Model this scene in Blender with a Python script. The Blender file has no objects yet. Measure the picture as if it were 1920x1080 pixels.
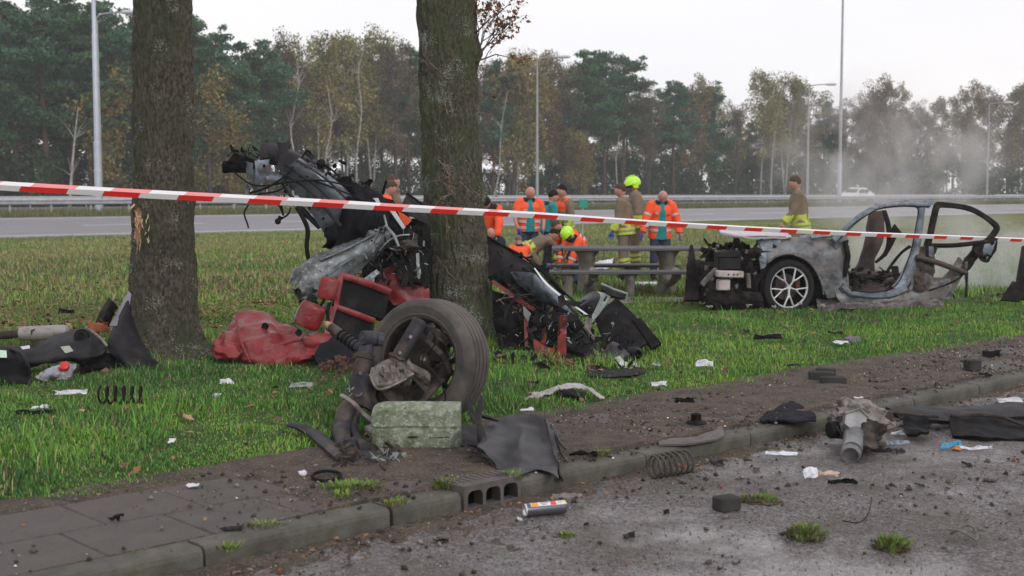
import bpy, math, random
import numpy as np
from mathutils import Vector, Matrix, Euler, noise as mn
from mathutils.geometry import tessellate_polygon
random.seed(7); rng = np.random.default_rng(11)
R = math.radians
S = bpy.context.scene
C = S.collection

# ------------------------------------------------------------------ camera
FPX = 2400.0; CAMH = 1.6
PITCH = math.atan(179 / FPX)
cam_d = bpy.data.cameras.new('camera'); cam = bpy.data.objects.new('camera', cam_d); C.objects.link(cam)
cam.location = (0, 0, CAMH); cam.rotation_euler = (math.pi / 2 - PITCH, 0, 0)
cam_d.lens = 45; cam_d.sensor_width = 36; cam_d.clip_end = 2000; cam_d.clip_start = .1
cam_d.dof.use_dof = True; cam_d.dof.focus_distance = 10.5; cam_d.dof.aperture_fstop = 3.5
S.camera = cam

# ------------------------------------------------------------------ sky, sun, exposure
SUN_EL, SUN_AZ = R(28), R(150)
w = bpy.data.worlds.new('World'); S.world = w; w.use_nodes = True
nt = w.node_tree; nt.nodes.clear()
out = nt.nodes.new('ShaderNodeOutputWorld')
bg1 = nt.nodes.new('ShaderNodeBackground'); sky = nt.nodes.new('ShaderNodeTexSky')
sky.sky_type = 'NISHITA'; sky.sun_disc = False; sky.sun_elevation = SUN_EL; sky.sun_rotation = SUN_AZ
bg1.inputs[1].default_value = .08
# an even overcast deck: pale cloud with a faint large-scale unevenness
bg2 = nt.nodes.new('ShaderNodeBackground'); tc = nt.nodes.new('ShaderNodeTexCoord')
nz = nt.nodes.new('ShaderNodeTexNoise'); nz.inputs['Scale'].default_value = 2.2; nz.inputs['Detail'].default_value = 4
mp = nt.nodes.new('ShaderNodeMapping'); mp.inputs['Scale'].default_value = (1, 1, 3.2)
rmp = nt.nodes.new('ShaderNodeValToRGB')
rmp.color_ramp.elements[0].position = .3; rmp.color_ramp.elements[0].color = (.88, .86, .905, 1)
rmp.color_ramp.elements[1].position = .7; rmp.color_ramp.elements[1].color = (.995, .95, .945, 1)
nt.links.new(tc.outputs['Generated'], mp.inputs[0]); nt.links.new(mp.outputs[0], nz.inputs[0])
nt.links.new(nz.outputs[0], rmp.inputs[0]); nt.links.new(rmp.outputs[0], bg2.inputs[0]); bg2.inputs[1].default_value = .82
mix = nt.nodes.new('ShaderNodeMixShader'); mix.inputs[0].default_value = .88
nt.links.new(sky.outputs[0], bg1.inputs[0]); nt.links.new(bg1.outputs[0], mix.inputs[1]); nt.links.new(bg2.outputs[0], mix.inputs[2])
nt.links.new(mix.outputs[0], out.inputs[0])
sun_d = bpy.data.lights.new('sun', 'SUN'); sun_d.energy = .7; sun_d.angle = R(14); sun_d.color = (1, .95, .88)
sun = bpy.data.objects.new('sun', sun_d); C.objects.link(sun); sun.location = (0, 0, 40)
sun.rotation_euler = (math.pi / 2 - SUN_EL, 0, math.pi - SUN_AZ)
S.view_settings.view_transform = 'Standard'; S.view_settings.look = 'None'; S.view_settings.exposure = .54; S.view_settings.gamma = 1
S.view_settings.use_curve_mapping = False
S.cycles.use_denoising = True; S.cycles.max_bounces = 6; S.cycles.diffuse_bounces = 3; S.cycles.glossy_bounces = 3
S.cycles.transmission_bounces = 4; S.cycles.volume_bounces = 1; S.cycles.transparent_max_bounces = 8
S.cycles.volume_step_rate = 1.5; S.cycles.volume_max_steps = 128

# ------------------------------------------------------------------ picture -> place
cp, sp = math.cos(PITCH), math.sin(PITCH)
U = np.array([.730, .683]); U = U / np.linalg.norm(U); N = np.array([-U[1], U[0]])
def ray(px, py):
    xc, yc = (px - 960) / FPX, -(py - 540) / FPX
    return np.array([xc, yc * sp + cp, yc * cp - sp])
def P(px, py, Y):
    d = ray(px, py); t = Y / d[1]; p = np.array([d[0] * t, Y, CAMH + d[2] * t])
    if 5 < Y < 20 and d[2] < 0:      # whatever lies on the ground rests on it instead of sinking in
        for _ in range(2):
            h = gnd(p[0], p[1]) + .008
            if p[2] < h: t = (h - CAMH) / d[2]; p = np.array([d[0] * t, d[1] * t, h])
    return p
def gnd(x, y):
    c = -U[1] * x + U[0] * y
    return .0 if c < 4.81 else (.1 if c < 6.1 else .12)
def G(px, py, z=.12):
    d = ray(px, py); t = (z - CAMH) / d[2]; return np.array([d[0] * t, d[1] * t, z])
ANG = math.atan2(U[1], U[0])
def AC(a, c, z=0.): return np.array([U[0] * a + N[0] * c, U[1] * a + N[1] * c, z])
def ac_of(x, y): return U[0] * x + U[1] * y, N[0] * x + N[1] * y
HC = [(-80, -.05), (4.72, -.05), (4.9, -.04), (5.95, -.02), (6.02, .085), (7, .12), (10, .15), (30, .13), (41, .02), (44, .03), (57, .47), (57.5, .52), (60, .56), (66, .58), (88, .58), (90, .6), (130, .7), (600, .7)]
HX = np.array([h[0] for h in HC]); HY = np.array([h[1] for h in HC])
def HG(x, y):
    c = ac_of(x, y)[1]
    z = np.interp(c, HX, HY)
    k = np.clip((c - 6.1) / 2, 0, 1) * np.clip((43 - c) / 3, 0, 1)
    return z + k * (.03 * np.sin(x * 1.3 + 1.1 * np.sin(y * .7)) * np.cos(y * .9) + .015 * np.sin(x * 3.1 + y * 2.3))

# ------------------------------------------------------------------ object helpers
ORG = {}
def props(o, label=None, cat=None, group=None, kind=None):
    if label: o['label'] = label
    if cat: o['category'] = cat
    if group: o['group'] = group
    if kind: o['kind'] = kind
    return o
def empty(name, loc, label=None, cat=None, group=None):
    o = bpy.data.objects.new(name, None); C.objects.link(o); o.location = [float(v) for v in loc]
    o.empty_display_size = .2; ORG[o] = np.array(loc, float)
    return props(o, label, cat, group)
def mesh_np(name, V, F, mats, fm=None, smooth=False, cols=None):
    """V (n,3); F list of index tuples or (m,k) array; cols per-vertex rgb"""
    me = bpy.data.meshes.new(name)
    if isinstance(F, np.ndarray):
        m, k = F.shape
        me.vertices.add(len(V)); me.vertices.foreach_set('co', np.asarray(V, np.float32).ravel())
        me.loops.add(m * k); me.loops.foreach_set('vertex_index', F.astype(np.int32).ravel())
        me.polygons.add(m); me.polygons.foreach_set('loop_start', np.arange(0, m * k, k, dtype=np.int32))
        me.update(calc_edges=True)
    else:
        me.from_pydata([tuple(map(float, v)) for v in V], [], [tuple(f) for f in F])
    for m_ in (mats if isinstance(mats, (list, tuple)) else [mats]): me.materials.append(m_)
    if fm is not None: me.polygons.foreach_set('material_index', np.asarray(fm, np.int32))
    if smooth: me.polygons.foreach_set('use_smooth', np.ones(len(me.polygons), bool))
    if cols is not None:
        at = me.color_attributes.new('tint', 'FLOAT_COLOR', 'POINT')
        c4 = np.ones((len(V), 4), np.float32); c4[:, :3] = cols
        at.data.foreach_set('color', c4.ravel())
    return me
def link(name, me, parent=None, loc=(0, 0, 0), **kw):
    o = bpy.data.objects.new(name, me); C.objects.link(o); o.location = [float(v) for v in loc]
    if parent is not None: o.parent = parent
    return props(o, **kw)
class MB:
    def __init__(s): s.V = []; s.F = []; s.M = []; s.mi = 0
    def add(s, V, F, mi=None):
        b = len(s.V); s.V.extend([np.asarray(v, float) for v in V])
        for f in F: s.F.append(tuple(i + b for i in f)); s.M.append(s.mi if mi is None else mi)
        return s
    def box(s, c, size, rot=None, jit=0):
        c = np.array(c, float); h = np.array(size, float) / 2
        V = [np.array([x, y, z]) * h for x in (-1, 1) for y in (-1, 1) for z in (-1, 1)]
        if jit: V = [v + (np.random.default_rng(int(abs(c[0] * 991 + c[1] * 77 + i * 13)) + 1).random(3) - .5) * jit for i, v in enumerate(V)]
        if rot is not None:
            m = np.array(Euler(rot).to_matrix()); V = [m @ v for v in V]
        return s.add([c + v for v in V], [(0, 1, 3, 2), (4, 6, 7, 5), (0, 4, 5, 1), (2, 3, 7, 6), (0, 2, 6, 4), (1, 5, 7, 3)])
    def bbox(s, c, size, bev=.01, rot=None):
        """box with chamfered vertical and top edges"""
        c = np.array(c, float); hx, hy, hz = np.array(size, float) / 2; b = min(bev, hx * .9, hy * .9, hz * .9)
        def ring(dx, dy, bb, z): return [(-dx + bb, -dy, z), (dx - bb, -dy, z), (dx, -dy + bb, z), (dx, dy - bb, z), (dx - bb, dy, z), (-dx + bb, dy, z), (-dx, dy - bb, z), (-dx, -dy + bb, z)]
        rs = [ring(hx - b, hy - b, b, -hz), ring(hx, hy, b, -hz + b), ring(hx, hy, b, hz - b), ring(hx - b, hy - b, b, hz)]
        V = [np.array(v) for r in rs for v in r]
        if rot is not None:
            m = np.array(Euler(rot).to_matrix()) if not isinstance(rot, np.ndarray) else rot
            V = [m @ v for v in V]
        F = [tuple(range(7, -1, -1)), tuple(range(24, 32))]
        for k in range(3):
            for i in range(8): j = (i + 1) % 8; F.append((k * 8 + i, k * 8 + j, k * 8 + 8 + j, k * 8 + 8 + i))
        return s.add([c + v for v in V], F)
    def tube(s, pts, r, seg=8, cap=True, flat=1.0, smooth=0, up=None):
        pts = [np.array(p, float) for p in pts]
        if not hasattr(r, '__len__'): r = [r] * len(pts)
        r = list(r)
        if smooth: pts, r = crom(pts, r, smooth)
        n = len(pts); V = []; F = []
        pr = None
        for i in range(n):
            t = pts[min(i + 1, n - 1)] - pts[max(i - 1, 0)]; t = t / (np.linalg.norm(t) + 1e-9)
            if pr is None:
                a = np.array(up, float) if up is not None else (np.array([0, 0, 1.]) if abs(t[2]) < .9 else np.array([0, 1., 0]))
                pr = a - t * a.dot(t)
            else: pr = pr - t * pr.dot(t)
            pr = pr / (np.linalg.norm(pr) + 1e-9); q = np.cross(t, pr)
            for k in range(seg):
                th = 2 * math.pi * k / seg
                ra = r[i] if not hasattr(r[i], '__len__') else r[i]
                if hasattr(ra, '__len__'): V.append(pts[i] + pr * math.cos(th) * ra[1] + q * math.sin(th) * ra[0])
                else: V.append(pts[i] + pr * math.cos(th) * ra * flat + q * math.sin(th) * ra)
        for i in range(n - 1):
            for k in range(seg):
                j = (k + 1) % seg; F.append((i * seg + k, i * seg + j, i * seg + seg + j, i * seg + seg + k))
        if cap: F.append(tuple(range(seg - 1, -1, -1))); F.append(tuple(range((n - 1) * seg, n * seg)))
        return s.add(V, F)
    def lathe(s, c, axis, prof, seg=48, closed=False, a0=0, a1=2 * math.pi):
        """prof: (radius, along-axis) pairs"""
        c = np.array(c, float); ax = np.array(axis, float); ax /= np.linalg.norm(ax)
        a = np.array([0, 0, 1.]) if abs(ax[2]) < .9 else np.array([1., 0, 0])
        e1 = a - ax * a.dot(ax); e1 /= np.linalg.norm(e1); e2 = np.cross(ax, e1)
        full = abs(a1 - a0 - 2 * math.pi) < 1e-6; n = seg if full else seg + 1; V = []; F = []; m = len(prof)
        for i in range(n):
            th = a0 + (a1 - a0) * i / seg; d = e1 * math.cos(th) + e2 * math.sin(th)
            for (r, h) in prof: V.append(c + d * r + ax * h)
        for i in range(seg):
            j = (i + 1) % n
            for k in range(m if closed else m - 1):
                l = (k + 1) % m; F.append((i * m + k, j * m + k, j * m + l, i * m + l))
        return s.add(V, F)
    def sheet(s, grid, th=.006, n=6, crum=0., fr=6., seed=0, ex=None, fold=None):
        """grid: rows of (px,py,Y) control points or world points when world=True"""
        g = np.array([[P(*p) if len(p) == 3 else np.array(p[:3]) for p in row] for row in grid])
        if ex == 'w': g = np.array([[np.array(p, float) for p in row] for row in grid])
        g = cr_axis(cr_axis(g, n, 0), n, 1)
        r_, c_ = g.shape[:2]
        du = np.gradient(g, axis=0); dv = np.gradient(g, axis=1)
        nn = np.cross(du, dv); nn /= (np.linalg.norm(nn, axis=2, keepdims=True) + 1e-9)
        if crum:
            d = np.zeros((r_, c_))
            for i in range(r_):
                for j in range(c_):
                    p = Vector(g[i, j] * fr) + Vector((seed * 7.3, 0, 0))
                    d[i, j] = mn.noise(p) + .5 * (1 - 2 * abs(mn.noise(p * 2.1)))
            g = g + nn * (d * crum)[..., None]
        if fold:
            amp, cnt, ax_ = fold; uu = np.linspace(0, 1, r_)[:, None]; vv = np.linspace(0, 1, c_)[None, :]
            p_, q_ = (uu, vv) if ax_ == 0 else (vv, uu)
            ph = 6.283 * cnt * (p_ + .09 * np.sin(5 * q_ + seed) + .05 * np.sin(13 * q_ + 3 * p_))
            g = g + nn * (amp * (1 - np.abs(np.sin(ph / 2)) * 2) * (.45 + .55 * np.sin(3.1 * q_ + 2 * p_ + seed) ** 2))[..., None]
        A = g.reshape(-1, 3); B = (g - nn * th).reshape(-1, 3); o = r_ * c_; F = []
        for i in range(r_ - 1):
            for j in range(c_ - 1):
                a = i * c_ + j; F.append((a, a + 1, a + c_ + 1, a + c_)); F.append((a + o, a + c_ + o, a + c_ + 1 + o, a + 1 + o))
        rim = [j for j in range(c_)] + [i * c_ + c_ - 1 for i in range(1, r_)] + [(r_ - 1) * c_ + j for j in range(c_ - 2, -1, -1)] + [i * c_ for i in range(r_ - 2, 0, -1)]
        for k in range(len(rim)):
            a, b = rim[k], rim[(k + 1) % len(rim)]; F.append((a, a + o, b + o, b))
        return s.add(list(A) + list(B), F)
    def plate(s, pts, th=.01, d=None):
        """flat-ish polygon through world points, pushed back by th along d"""
        w_ = [P(*p) for p in pts]; c = sum(w_) / len(w_)
        nn = sum((np.cross(w_[i] - c, w_[(i + 1) % len(w_)] - c) for i in range(len(w_))), np.zeros(3)); nn /= (np.linalg.norm(nn) + 1e-9)
        if nn[1] > 0: w_ = w_[::-1]; nn = -nn
        dv = -nn * th if d is None else np.array(d) * th
        tr = tessellate_polygon([[Vector(p) for p in w_]]); n = len(w_)
        F = []
        for t in tr:
            a, b, c2 = t
            q = np.cross(w_[b] - w_[a], w_[c2] - w_[a])
            if q.dot(nn) < 0: a, b = b, a
            F.append((a, b, c2)); F.append((c2 + n, b + n, a + n))
        for i in range(n): j = (i + 1) % n; F.append((i, i + n, j + n, j))
        return s.add(w_ + [p + dv for p in w_], F)
    def blob(s, c, size, rot=(0, 0, 0), sub=2, nz_=.0, fr=2., seed=0, sq=1.0):
        import bmesh
        bm = bmesh.new(); bmesh.ops.create_icosphere(bm, subdivisions=sub, radius=1)
        m = np.array(Euler(rot).to_matrix()); V = []
        for v in bm.verts:
            p = np.array(v.co)
            if sq != 1: p = np.sign(p) * np.abs(p) ** sq
            if nz_: p = p * (1 + nz_ * mn.noise(Vector(p * fr) + Vector((seed * 3.7, seed, 0))))
            V.append(np.array(c) + m @ (p * np.array(size)))
        F = [tuple(v.index for v in f.verts) for f in bm.faces]; bm.free()
        return s.add(V, F)
    def arr(s): return np.array(s.V), s.F
    def build(s, name, mats, parent=None, smooth=True, org=None, ang=40, **kw):
        o3 = ORG[parent] if parent is not None else (np.array(org, float) if org is not None else base_of(s.V))
        V = np.array(s.V) - o3
        me = mesh_np(name, V, s.F, mats, s.M)
        if smooth:
            me.polygons.foreach_set('use_smooth', np.ones(len(me.polygons), bool))
            try: me.set_sharp_from_angle(angle=R(ang))
            except Exception: pass
        o = link(name, me, parent, (0, 0, 0) if parent is not None else o3, **kw)
        ORG[o] = o3
        return o
def base_of(V):
    V = np.array(V); return np.array([(V[:, 0].min() + V[:, 0].max()) / 2, (V[:, 1].min() + V[:, 1].max()) / 2, V[:, 2].min()])
def crom(pts, r, k):
    n = len(pts); op = []; orr = []
    for i in range(n - 1):
        p0, p1, p2, p3 = pts[max(i - 1, 0)], pts[i], pts[i + 1], pts[min(i + 2, n - 1)]
        for j in range(k):
            t = j / k
            op.append(.5 * (2 * p1 + (p2 - p0) * t + (2 * p0 - 5 * p1 + 4 * p2 - p3) * t * t + (3 * p1 - p0 - 3 * p2 + p3) * t ** 3))
            a, b = np.array(r[i], float), np.array(r[i + 1], float); orr.append(a + (b - a) * t)
    op.append(pts[-1]); orr.append(np.array(r[-1], float))
    orr = [float(x) if x.ndim == 0 else tuple(x) for x in orr]
    return op, orr
def cr_axis(g, n, ax):
    g = np.moveaxis(g, ax, 0); m = g.shape[0]; o = []
    for i in range(m - 1):
        p0 = g[i - 1] if i else 2 * g[0] - g[1]; p1, p2 = g[i], g[i + 1]; p3 = g[i + 2] if i + 2 < m else 2 * g[-1] - g[-2]
        for j in range(n):
            t = j / n; o.append(.5 * (2 * p1 + (p2 - p0) * t + (2 * p0 - 5 * p1 + 4 * p2 - p3) * t * t + (3 * p1 - p0 - 3 * p2 + p3) * t ** 3))
    o.append(g[-1]); return np.moveaxis(np.array(o), 0, ax)
def dup(src, loc, rotz=None, scale=None, label=None, group=None):
    r = src.copy(); C.objects.link(r); r.location = [float(v) for v in loc]
    if rotz is not None: r.rotation_euler = (src.rotation_euler[0], src.rotation_euler[1], rotz)
    if scale is not None: r.scale = scale if hasattr(scale, '__len__') else (scale,) * 3
    if label: r['label'] = label
    if group: r['group'] = group
    for ch in list(src.children):
        c = ch.copy(); C.objects.link(c); c.parent = r
        for g in list(ch.children):
            d = g.copy(); C.objects.link(d); d.parent = c
    return r

# ------------------------------------------------------------------ materials
def mat(name, c1, c2=None, sc=8., rough=.8, metal=0., bump=.0, bsc=None, detail=6., pos=(.35, .65), stretch=None, tint=False, c3=None, sc3=30., amt3=.5, p3=(.55, .62), rr=None, spec=None, coat=0., trans=0.):
    m = bpy.data.materials.new(name); m.use_nodes = True; t = m.node_tree; L = t.links.new
    b = t.nodes['Principled BSDF']
    b.inputs['Roughness'].default_value = rough; b.inputs['Metallic'].default_value = metal
    if spec is None and max(c1) < .08: spec = .1
    if spec is not None: b.inputs['Specular IOR Level'].default_value = spec
    if coat: b.inputs['Coat Weight'].default_value = coat
    tcn = t.nodes.new('ShaderNodeTexCoord'); co = tcn.outputs['Object']
    if stretch:
        mpn = t.nodes.new('ShaderNodeMapping'); mpn.inputs['Scale'].default_value = stretch; L(co, mpn.inputs[0]); co = mpn.outputs[0]
    def nz_(scale, det=detail):
        n = t.nodes.new('ShaderNodeTexNoise'); n.inputs['Scale'].default_value = scale; n.inputs['Detail'].default_value = det
        n.inputs['Roughness'].default_value = .6; L(co, n.inputs['Vector']); return n
    c2 = c2 or tuple(x * .6 for x in c1)
    n1 = nz_(sc); r1 = t.nodes.new('ShaderNodeValToRGB')
    r1.color_ramp.elements[0].position, r1.color_ramp.elements[1].position = pos
    r1.color_ramp.elements[0].color = (*c2, 1); r1.color_ramp.elements[1].color = (*c1, 1)
    L(n1.outputs[0], r1.inputs[0]); col = r1.outputs[0]
    if c3:
        n3 = nz_(sc3, 4); r3 = t.nodes.new('ShaderNodeValToRGB')
        r3.color_ramp.elements[0].position, r3.color_ramp.elements[1].position = p3
        r3.color_ramp.elements[0].color = (0, 0, 0, 1); r3.color_ramp.elements[1].color = (amt3,) * 3 + (1,)
        L(n3.outputs[0], r3.inputs[0]); mx = t.nodes.new('ShaderNodeMix'); mx.data_type = 'RGBA'
        L(r3.outputs[0], mx.inputs[0]); L(col, mx.inputs[6]); mx.inputs[7].default_value = (*c3, 1); col = mx.outputs[2]
    if tint:
        at = t.nodes.new('ShaderNodeVertexColor'); at.layer_name = 'tint'
        mx = t.nodes.new('ShaderNodeMix'); mx.data_type = 'RGBA'; mx.blend_type = 'MULTIPLY'; mx.inputs[0].default_value = 1
        L(col, mx.inputs[6]); L(at.outputs[0], mx.inputs[7]); col = mx.outputs[2]
    L(col, b.inputs['Base Color'])
    if rr:
        mr = t.nodes.new('ShaderNodeMapRange'); mr.inputs[1].default_value = .35; mr.inputs[2].default_value = .65
        mr.inputs[3].default_value, mr.inputs[4].default_value = rr; L(n1.outputs[0], mr.inputs[0]); L(mr.outputs[0], b.inputs['Roughness'])
    if bump:
        nb = nz_(bsc or sc * 4); bp = t.nodes.new('ShaderNodeBump'); bp.inputs['Strength'].default_value = bump; bp.inputs['Distance'].default_value = .02
        L(nb.outputs[0], bp.inputs['Height']); L(bp.outputs[0], b.inputs['Normal'])
    if trans:
        b.inputs['Transmission Weight'].default_value = trans
    return m
# ================================================================== land, roads, kerb, pavement
def vn(x, y, sc, seed=0):
    """cheap vectorised value noise 0..1"""
    g = np.random.default_rng(100 + seed).random((64, 64)); x = np.asarray(x) / sc + 500; y = np.asarray(y) / sc + 500
    i, j = np.floor(x).astype(int), np.floor(y).astype(int); u, v = x - i, y - j; u = u * u * (3 - 2 * u); v = v * v * (3 - 2 * v)
    a, b, c, d = g[i % 64, j % 64], g[(i + 1) % 64, j % 64], g[i % 64, (j + 1) % 64], g[(i + 1) % 64, (j + 1) % 64]
    return (a * (1 - u) + b * u) * (1 - v) + (c * (1 - u) + d * u) * v
def acsheet(name, av, cv, zf, m, kind='structure', smooth=True, **kw):
    A, Cc = np.meshgrid(av, cv, indexing='ij'); X = U[0] * A + N[0] * Cc; Y = U[1] * A + N[1] * Cc
    Z = zf(A, Cc, X, Y); V = np.stack([A, Cc, Z], -1).reshape(-1, 3); n, k = len(av), len(cv)
    i = np.arange(n - 1)[:, None] * k + np.arange(k - 1)[None, :]; i = i.ravel()
    F = np.stack([i, i + k, i + k + 1, i + 1], 1)
    o = link(name, mesh_np(name, V, F, m, smooth=smooth), kind=kind, **kw); o.rotation_euler = (0, 0, ANG); return o
M = {}
def ground_mat():
    m = bpy.data.materials.new('verge_turf'); m.use_nodes = True; t = m.node_tree; L = t.links.new; b = t.nodes['Principled BSDF']
    b.inputs['Roughness'].default_value = .95; b.inputs['Specular IOR Level'].default_value = .1
    co = t.nodes.new('ShaderNodeTexCoord').outputs['Object']
    sx = t.nodes.new('ShaderNodeSeparateXYZ'); L(co, sx.inputs[0])
    n0 = t.nodes.new('ShaderNodeTexNoise'); n0.inputs['Scale'].default_value = .35; n0.inputs['Detail'].default_value = 5; L(co, n0.inputs[0])
    ma = t.nodes.new('ShaderNodeMath'); ma.operation = 'MULTIPLY_ADD'; ma.inputs[1].default_value = 5; L(n0.outputs[0], ma.inputs[0]); L(sx.outputs[1], ma.inputs[2])
    mr = t.nodes.new('ShaderNodeMapRange'); mr.inputs[1].default_value = 8.5; mr.inputs[2].default_value = 46.5; L(ma.outputs[0], mr.inputs[0])
    cr = t.nodes.new('ShaderNodeValToRGB'); e = cr.color_ramp.elements
    stops = [(0, (.05, .085, .028)), (.08, (.055, .095, .03)), (.17, (.13, .1, .045)), (.24, (.08, .11, .032)), (.29, (.12, .1, .05)), (.35, (.15, .13, .055)), (.5, (.07, .1, .03)), (.62, (.15, .145, .055)), (.85, (.14, .15, .05)), (1, (.08, .125, .035))]
    e[0].position, e[0].color = stops[0][0], (*stops[0][1], 1); e[1].position, e[1].color = 1, (*stops[-1][1], 1)
    for p_, c_ in stops[1:-1]: q = e.new(p_); q.color = (*c_, 1)
    L(mr.outputs[0], cr.inputs[0])
    n1 = t.nodes.new('ShaderNodeTexNoise'); n1.inputs['Scale'].default_value = 4; n1.inputs['Detail'].default_value = 8; n1.inputs['Roughness'].default_value = .75; L(co, n1.inputs[0])
    r2 = t.nodes.new('ShaderNodeValToRGB'); r2.color_ramp.elements[0].position = .3; r2.color_ramp.elements[0].color = (.45, .45, .45, 1); r2.color_ramp.elements[1].position = .7; r2.color_ramp.elements[1].color = (1.5, 1.45, 1.4, 1)
    L(n1.outputs[0], r2.inputs[0]); mx = t.nodes.new('ShaderNodeMix'); mx.data_type = 'RGBA'; mx.blend_type = 'MULTIPLY'; mx.inputs[0].default_value = 1
    L(cr.outputs[0], mx.inputs[6]); L(r2.outputs[0], mx.inputs[7]); L(mx.outputs[2], b.inputs['Base Color'])
    bp = t.nodes.new('ShaderNodeBump'); bp.inputs['Strength'].default_value = .6; bp.inputs['Distance'].default_value = .05; L(n1.outputs[0], bp.inputs['Height']); L(bp.outputs[0], b.inputs['Normal'])
    return m
M['turf'] = ground_mat()
M['ground'] = mat('ground_field', (.1, .1, .04), (.05, .06, .03), .4, .95, bump=.3)
acsheet('ground', np.concatenate([np.linspace(-400, -30, 8), np.linspace(-25, 90, 24), np.linspace(100, 800, 8)]),
        np.array([-80, -20, 0, 4.7, 4.9, 5.9, 6.2, 10, 20, 30, 41, 43.9, 57.1, 57.6, 60, 66, 88, 90, 130, 250, 700]),
        lambda a, c, x, y: np.interp(c, HX, HY) - np.where((c > 6) & (c < 43.9), .12, .03), M['ground'])
av = np.concatenate([np.arange(-8, 22, .18), np.arange(22, 95, 1.)]); cv = np.concatenate([np.arange(5.93, 16, .16), np.arange(16, 44.3, .6), [44.4]])
acsheet('grass_verge', av, cv, lambda a, c, x, y: HG(x, y) + .018 * (vn(x, y, .25, 3) - .5) - .03 * np.clip((6.25 - c) / .3, 0, 1) * (vn(x, y, .2, 5)), M['turf'])

# near road: worn wet asphalt
def asphalt():
    m = bpy.data.materials.new('wet_asphalt'); m.use_nodes = True; t = m.node_tree; L = t.links.new; b = t.nodes['Principled BSDF']
    co = t.nodes.new('ShaderNodeTexCoord').outputs['Object']
    def nz(s, d=5, r=.6):
        n = t.nodes.new('ShaderNodeTexNoise'); n.inputs['Scale'].default_value = s; n.inputs['Detail'].default_value = d; n.inputs['Roughness'].default_value = r; L(co, n.inputs[0]); return n.outputs[0]
    def ramp(i, p0, c0, p1, c1):
        r = t.nodes.new('ShaderNodeValToRGB'); e = r.color_ramp.elements; e[0].position, e[1].position = p0, p1; e[0].color, e[1].color = (*c0, 1), (*c1, 1); L(i, r.inputs[0]); return r.outputs[0]
    def mixc(f, a, b_, bl='MIX'):
        x = t.nodes.new('ShaderNodeMix'); x.data_type = 'RGBA'; x.blend_type = bl
        if isinstance(f, float): x.inputs[0].default_value = f
        else: L(f, x.inputs[0])
        for k, v in ((6, a), (7, b_)):
            if isinstance(v, tuple): x.inputs[k].default_value = (*v, 1)
            else: L(v, x.inputs[k])
        return x.outputs[2]
    vor = t.nodes.new('ShaderNodeTexVoronoi'); vor.inputs['Scale'].default_value = 72; L(co, vor.inputs[0])
    stone = ramp(vor.outputs['Color'], .15, (.02, .018, .019), .85, (.26, .235, .238))
    base = mixc(ramp(nz(1.1, 7, .7), .35, (0, 0, 0), .75, (.55, .55, .55)), stone, (.06, .053, .05))
    dirt = ramp(nz(1.7, 10, .78), .42, (0, 0, 0), .62, (.9, .9, .9)); base = mixc(dirt, base, (.055, .042, .03)); base = mixc(ramp(nz(70, 3, .6), .5, (0, 0, 0), .62, (.6, .6, .6)), base, (.03, .026, .024)); base = mixc(ramp(nz(130, 2, .5), .62, (0, 0, 0), .68, (.7, .7, .7)), base, (.42, .39, .4))
    L(base, b.inputs['Base Color'])
    wet = ramp(nz(.5, 8, .7), .47, (0, 0, 0), .6, (1, 1, 1))
    mr = t.nodes.new('ShaderNodeMapRange'); mr.inputs[3].default_value = .75; mr.inputs[4].default_value = .22; L(wet, mr.inputs[0]); L(mr.outputs[0], b.inputs['Roughness'])
    b.inputs['Specular IOR Level'].default_value = .5
    bp = t.nodes.new('ShaderNodeBump'); bp.inputs['Strength'].default_value = .6; bp.inputs['Distance'].default_value = .005
    L(vor.outputs['Distance'], bp.inputs['Height'])
    bp2 = t.nodes.new('ShaderNodeBump'); bp2.inputs['Strength'].default_value = .5; bp2.inputs['Distance'].default_value = .02; L(nz(14, 5), bp2.inputs['Height']); L(bp.outputs[0], bp2.inputs['Normal'])
    iv = t.nodes.new('ShaderNodeMath'); iv.operation = 'MULTIPLY_ADD'; iv.inputs[1].default_value = -.55; iv.inputs[2].default_value = .6; L(wet, iv.inputs[0]); L(iv.outputs[0], bp.inputs['Strength']); L(iv.outputs[0], bp2.inputs['Strength'])
    L(bp2.outputs[0], b.inputs['Normal']); return m
M['asphalt'] = asphalt()
acsheet('road', np.arange(-6, 40.1, .25), np.arange(-9, 4.82, .2), lambda a, c, x, y: .008 * (vn(x, y, .8, 9) - .5) + 0 * a, M['asphalt'])
M['slab'] = mat('paving_concrete', (.098, .084, .078), (.042, .035, .03), 5, .75, bump=.5, bsc=120, c3=(.15, .13, .12), sc3=130, amt3=.7, rr=(.5, .85))
M['kerb'] = mat('kerb_concrete', (.115, .108, .095), (.06, .056, .047), 6, .85, bump=.4, bsc=90, c3=(.045, .06, .022), sc3=9, amt3=.6, p3=(.5, .7))
pav = empty('pavement', AC(5, 5.5, .09)); pav.rotation_euler = (0, 0, ANG); props(pav, kind='structure')
mb = MB(); mb.bbox((0, 0, -.03), (.493, .493, .06), .006); slab_me = mesh_np('paving_slab', mb.V, mb.F, M['slab'])
r_ = random.Random(3)
for row in range(2):
    for i in range(36):
        a = .6 + i * .5 + (.22 if row else 0); c = 5.2 + row * .5
        o = link('paving_slab', slab_me, pav, (a - 5, c - 5.5, r_.uniform(-.004, .003))); o.rotation_euler = (r_.uniform(-.006, .006), r_.uniform(-.006, .006), r_.uniform(-.004, .004))
acsheet('joint_sand', np.arange(-2, 30, .5), np.array([4.94, 5.5, 6.1]), lambda a, c, x, y: .068 + 0 * a, mat('joint_sand', (.07, .055, .035), (.035, .035, .018), 12, .95, bump=.4))
kb = empty('kerb', AC(4.3, 4.88, 0)); kb.rotation_euler = (0, 0, ANG); props(kb, kind='structure')
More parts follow.
